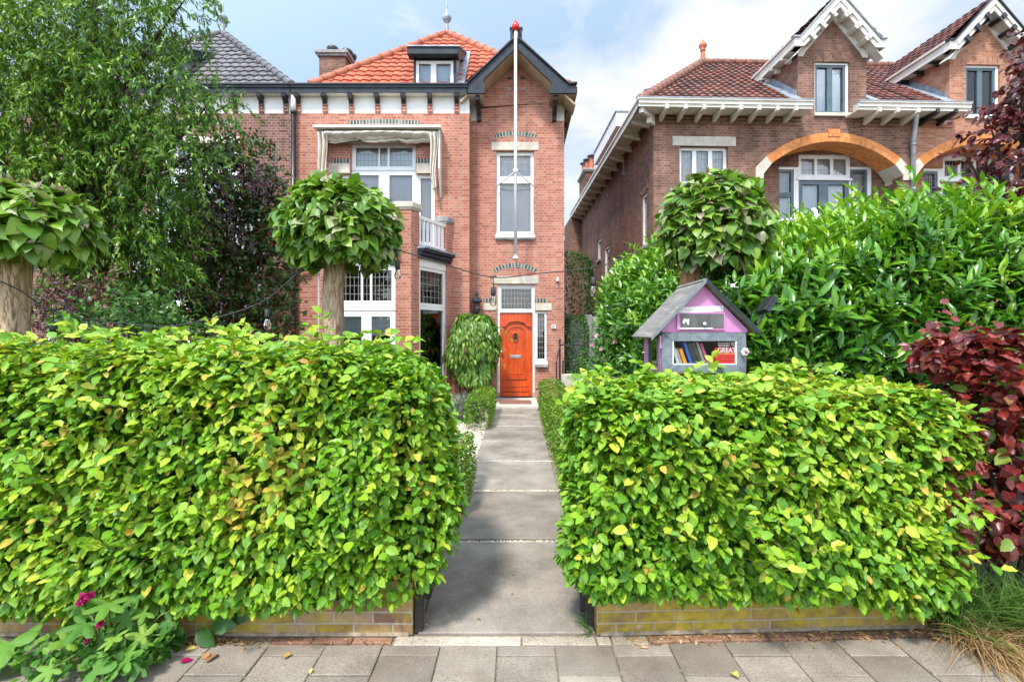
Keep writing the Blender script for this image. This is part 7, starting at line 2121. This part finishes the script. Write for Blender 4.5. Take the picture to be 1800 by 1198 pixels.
blades('straw_blades', M_['straw'], t, lambda: (RNG.uniform(2.34, 3.3), RNG.uniform(2.60, 2.86), .01), 2600, .30, .0028, (-.05, -.45, .85), .40, .8, (.5, .25), GO)
blades('bent_blades', M_['straw'], t, lambda: (RNG.uniform(2.40, 3.3), RNG.uniform(2.58, 2.75), .01), 700, .27, .0026, (.15, -.85, .5), .35, .8, (.6, .25), GO)
# tufts at the foot of the right gate pier
t = thing('grass_tuft', 'tiny grass tuft at the path corner of the right wall', 'grass tuft', (.405, 2.82, 0))
blades('blades', M_['grass'], t, lambda: (RNG.uniform(.37, .425), RNG.uniform(2.78, 2.98), .0), 70, .14, .002, (-.1, -.3, 1), .4, .5, (.5, .25), (.405, 2.82, 0))
def palmate(nl=5, seed=0):
    "a lobed mallow leaf as a fan of triangles, with raised veins"
    rg = random.Random(seed); v = [(0, 0, 0)]; uv = [(0, .5)]; n = 60
    for k in range(n + 1):
        a = -2.45 + 4.9*k/n
        lob = .5 + .5*math.cos((a)*nl*2*PI/4.9/1.0*1.0)
        r = (.30 + .42*lob**.7)*(1 - .10*abs(a)) + rg.uniform(-.022, .022)
        v.append((r*math.cos(a), r*math.sin(a), .10*lob*r - .20*r*r + rg.uniform(-.012, .012))); uv.append((r, .5 + a/6))
    mid = []
    for k in range(n + 1):
        a = -2.45 + 4.9*k/n; lob = .5 + .5*math.cos(a*nl*2*PI/4.9)
        r = .34*(.8 + .3*lob); mid.append((r*math.cos(a), r*math.sin(a), -.018 + .045*lob)); 
    o = len(v); v += mid; uv += [(.3, .5)]*len(mid)
    f = []
    for k in range(n):
        f.append((0, o + k, o + k + 1)); f.append((o + k, 1 + k, 2 + k, o + k + 1))
    return np.array(v), f, np.array(uv)
M_['mallow'] = leaf_mat('hollyhock leaves', [(0, (.040, .125, .018)), (.5, (.095, .235, .030)), (1, (.22, .36, .05))], .55, .3, .3)
M_['petal'] = leaf_mat('magenta petals', [(0, (.20, .004, .05)), (1, (.42, .02, .14))], .5, .25, .2)
HO = (W(190, 1110, 2.6).x, 2.66, 0)
t = thing('hollyhock_plant', 'sprawling hollyhock with large lobed leaves and magenta buds at the lower left', 'plant', HO)
lv = [(190, 1060, 2.50, .21), (150, 1095, 2.45, .22), (240, 1045, 2.62, .16), (255, 1118, 2.52, .17), (225, 1085, 2.55, .15), (285, 1115, 2.56, .14), (215, 1160, 2.42, .19), (165, 1175, 2.38, .19), (120, 1125, 2.45, .15),
      (255, 1075, 2.6, .15), (300, 1090, 2.63, .13), (330, 1060, 2.66, .12), (140, 1060, 2.6, .14), (245, 1170, 2.42, .15), (200, 1120, 2.45, .15), (90, 1175, 2.35, .14), (175, 1130, 2.5, .14), (205, 1035, 2.62, .13)]
P = np.array([W(a, b, c) for a, b, c, s in lv]); n = len(P)
leaf_obj('leaves', M_['mallow'], t, P, np.stack([RNG.normal(-.3, .7, n), RNG.normal(-.5, .3, n), RNG.normal(-.1, .25, n)], 1), np.array([0, -.75, .8]) + RNG.normal(0, .22, (n, 3)), np.array([s*.72 for *_, s in lv]), tint_of(n, .5, .28), [palmate(5, 1), palmate(5, 2), palmate(3, 3)], origin=HO)
m = MB()
for p in P:
    q = Vector(p) - Vector(HO); b = Vector((RNG.normal(0, .06), RNG.normal(0, .04), 0))
    m.tube([b, b.lerp(q, .55) + Vector((0, 0, .05)), q], [.006, .005, .0035], 6)
m.build('stalks', M_['boxtwig'], t)
nn = 520
P = np.stack([RNG.uniform(-.32, .32, nn), RNG.uniform(-.26, .05, nn), RNG.random(nn)*.13 + .01], 1)
leaf_obj('small_leaves', M_['mallow'], t, P, RNG.normal(0, .8, (nn, 3)) + np.array([-.2, -.3, .2]), RNG.normal(0, .35, (nn, 3)) + np.array([0, -.4, 1]), RNG.uniform(.03, .075, nn), tint_of(nn, .35, .25), T_SMALL, wid=1.0)
for px, py, D, s in ((150, 1052, 2.46, .038), (157, 1048, 2.46, .036), (146, 1058, 2.47, .03), (176, 1096, 2.44, .028), (165, 1112, 2.45, .018), (152, 1122, 2.44, .024)):
    c = np.array(W(px, py, D)) - np.array(HO); k = 9
    leaf_obj('flower', M_['petal'], t, np.tile(c, (k, 1)) + RNG.normal(0, .004, (k, 3)), RNG.normal(0, .7, (k, 3)) + np.array([-.2, -.5, .5]), RNG.normal(0, 1, (k, 3)) + np.array([0, -1, .3]), RNG.uniform(.55, .95, k)*s, RNG.random(k), T_HEART, wid=1.2)
# large hairy leaves at the far left and a broad weed
ML = (W(15, 1150, 2.5).x, 2.55, 0)
t = thing('mallow_plant', 'broad round mallow leaves in the lower left corner', 'plant', ML)
P = np.array([W(15, 1130, 2.5), W(-10, 1155, 2.48), W(40, 1120, 2.6), W(-25, 1100, 2.55)]); n = len(P)
leaf_obj('leaves', M_['mallow'], t, P, np.array([(.3, -.7, -.35), (.5, -.6, -.4), (.6, -.4, -.1), (.3, -.6, 0)]), np.array([0, -.8, .8]) + RNG.normal(0, .15, (n, 3)), np.array([.19, .18, .14, .17]), tint_of(n, .62, .1), [palmate(3, 5)], origin=ML)
m = MB()
for p in P: q = Vector(p) - Vector(ML); m.tube([(0, 0, 0), q*.5 + Vector((0, 0, .03)), q], .005, 6)
m.build('stalks', M_['boxtwig'], t)
WD = (W(318, 1120, 2.6).x, 2.68, 0)
t = thing('dock_weed', 'dark green broadleaf weed at the wall foot right of the hollyhock', 'plant', WD)
P = np.array([W(290, 1132, 2.62), W(330, 1115, 2.7), W(350, 1105, 2.72), W(375, 1095, 2.74), W(300, 1110, 2.7), W(400, 1085, 2.76), W(312, 1120, 2.68)]); n = len(P)
leaf_obj('leaves', M_['darkleaf'], t, P, np.array([(0, -.4, -.9), (-.5, -.4, -.4), (.5, -.3, -.3), (.7, -.3, .1), (-.6, -.2, .3), (.8, -.2, .1), (.2, -.5, .4)]), np.array([0, -1, .5]) + RNG.normal(0, .2, (n, 3)), np.array([.16, .13, .13, .14, .12, .12, .11]), tint_of(n, .3, .12), T_BEECH, origin=WD)
# fallen leaves one can pick out, then the fine litter along the wall foot
M_['fallen'] = tint_mat('fallen leaf', [(0, (.27, .11, .04)), (.4, (.36, .19, .08)), (.7, (.46, .32, .06)), (1, (.46, .40, .09))], .75)
tv, tf, tuv = T_BEECH2
flv = [(1287, 1183, .055, 1.0, 'yellow green fallen leaf lying alone on a grey pavement tile'), (510, 1148, .055, .55, 'orange yellow fallen leaf by the left wall foot'),
       (1658, 1130, .05, .6, 'golden fallen leaf at the edge of the straw grass'), (545, 1186, .03, .95, 'small yellow leaf on the left pavement joint'),
       (380, 1150, .08, .15, 'brown dry leaf under the left wall near the weed'), (360, 1160, .06, .3, 'curled orange dry leaf in front of the left weed'),
       (230, 1183, .06, .1, 'rust coloured dry leaf below the hollyhock'), (345, 1138, .05, .9, 'pale yellow leaf leaning at the weed'), (1752, 1176, .04, .3, 'tan dry leaf on the far right tile')]
for px, py, ln, ti, lab in flv:
    D = FPX*EYE/(py - CY)
    me_o = leaf_obj('fallen_leaf', M_['fallen'], None, np.array([[0, 0, .004]]), np.array([[RNG.normal(), RNG.normal(), .05]]), np.array([[RNG.normal(0, .15), -.1, 1]]), np.array([ln]), np.array([ti]), T_BEECH2)
    me_o.location = ((px - CX)/FPX*D, D, .002); tag(me_o, lab, 'leaf', 'fallen leaves on the pavement')
c = W(318, 1166, 2.56); n = 7
o = leaf_obj('petal', M_['petal'], None, np.zeros((1, 3)), np.array([[.9, .3, .1]]), np.array([[0, -.4, 1]]), np.array([.065]), np.array([.35]), T_HEART, wid=.5); o.location = (c.x, c.y, .012); tag(o, 'wilted magenta petal on the pavement right of the hollyhock', 'petal')
nl = 900
xs = np.concatenate([RNG.uniform(.55, 2.3, nl - 480), RNG.normal(-1.78, .16, 280), RNG.normal(1.95, .22, 120), RNG.uniform(-2.2, -.62, 80)])
ysl = np.where(xs > 0, YW - .03 + (xs - .43)*math.tan(R(2.3)), YW - .03) - RNG.exponential(.022, nl)
P = np.stack([xs, ysl, np.full(nl, .006)], 1)
struct(leaf_obj('leaf_litter', M_['straw'], None, P, RNG.normal(0, 1, (nl, 3))*np.array([1, .6, .12]), np.array([0, 0, 1]) + RNG.normal(0, .4, (nl, 3)), RNG.uniform(.012, .05, nl), tint_of(nl, .35, .25), T_NARROW, wid=1.5), 'stuff')
nl = 70
P = np.stack([RNG.uniform(-.5, .4, nl)**1, RNG.uniform(2.85, 9.0, nl), np.full(nl, .016)], 1); P[:, 0] = np.where(RNG.random(nl) < .6, np.sign(P[:, 0])*.42 + RNG.normal(-.04, .04, nl), P[:, 0])
struct(leaf_obj('path_litter', M_['straw'], None, P, RNG.normal(0, 1, (nl, 3))*np.array([1, 1, .1]), np.array([0, 0, 1]) + RNG.normal(0, .3, (nl, 3)), RNG.uniform(.01, .04, nl), tint_of(nl, .3, .25), T_NARROW, wid=1.6), 'stuff')
nl = 130
xs = RNG.uniform(-2.3, 2.4, nl); ii = np.round((xs - .045)/.302 - .5); xs = (ii + .5)*.302 + .045 + RNG.normal(0, .004, nl)
P = np.stack([xs, RNG.uniform(2.35, 2.7, nl), np.full(nl, -.003)], 1)
struct(leaf_obj('joint_moss', M_['grass'], None, P, RNG.normal(0, .5, (nl, 3)) + np.array([0, 0, .8]), RNG.normal(0, 1, (nl, 3)), RNG.uniform(.008, .02, nl), tint_of(nl, .8, .2), T_NARROW, wid=1.5), 'stuff')
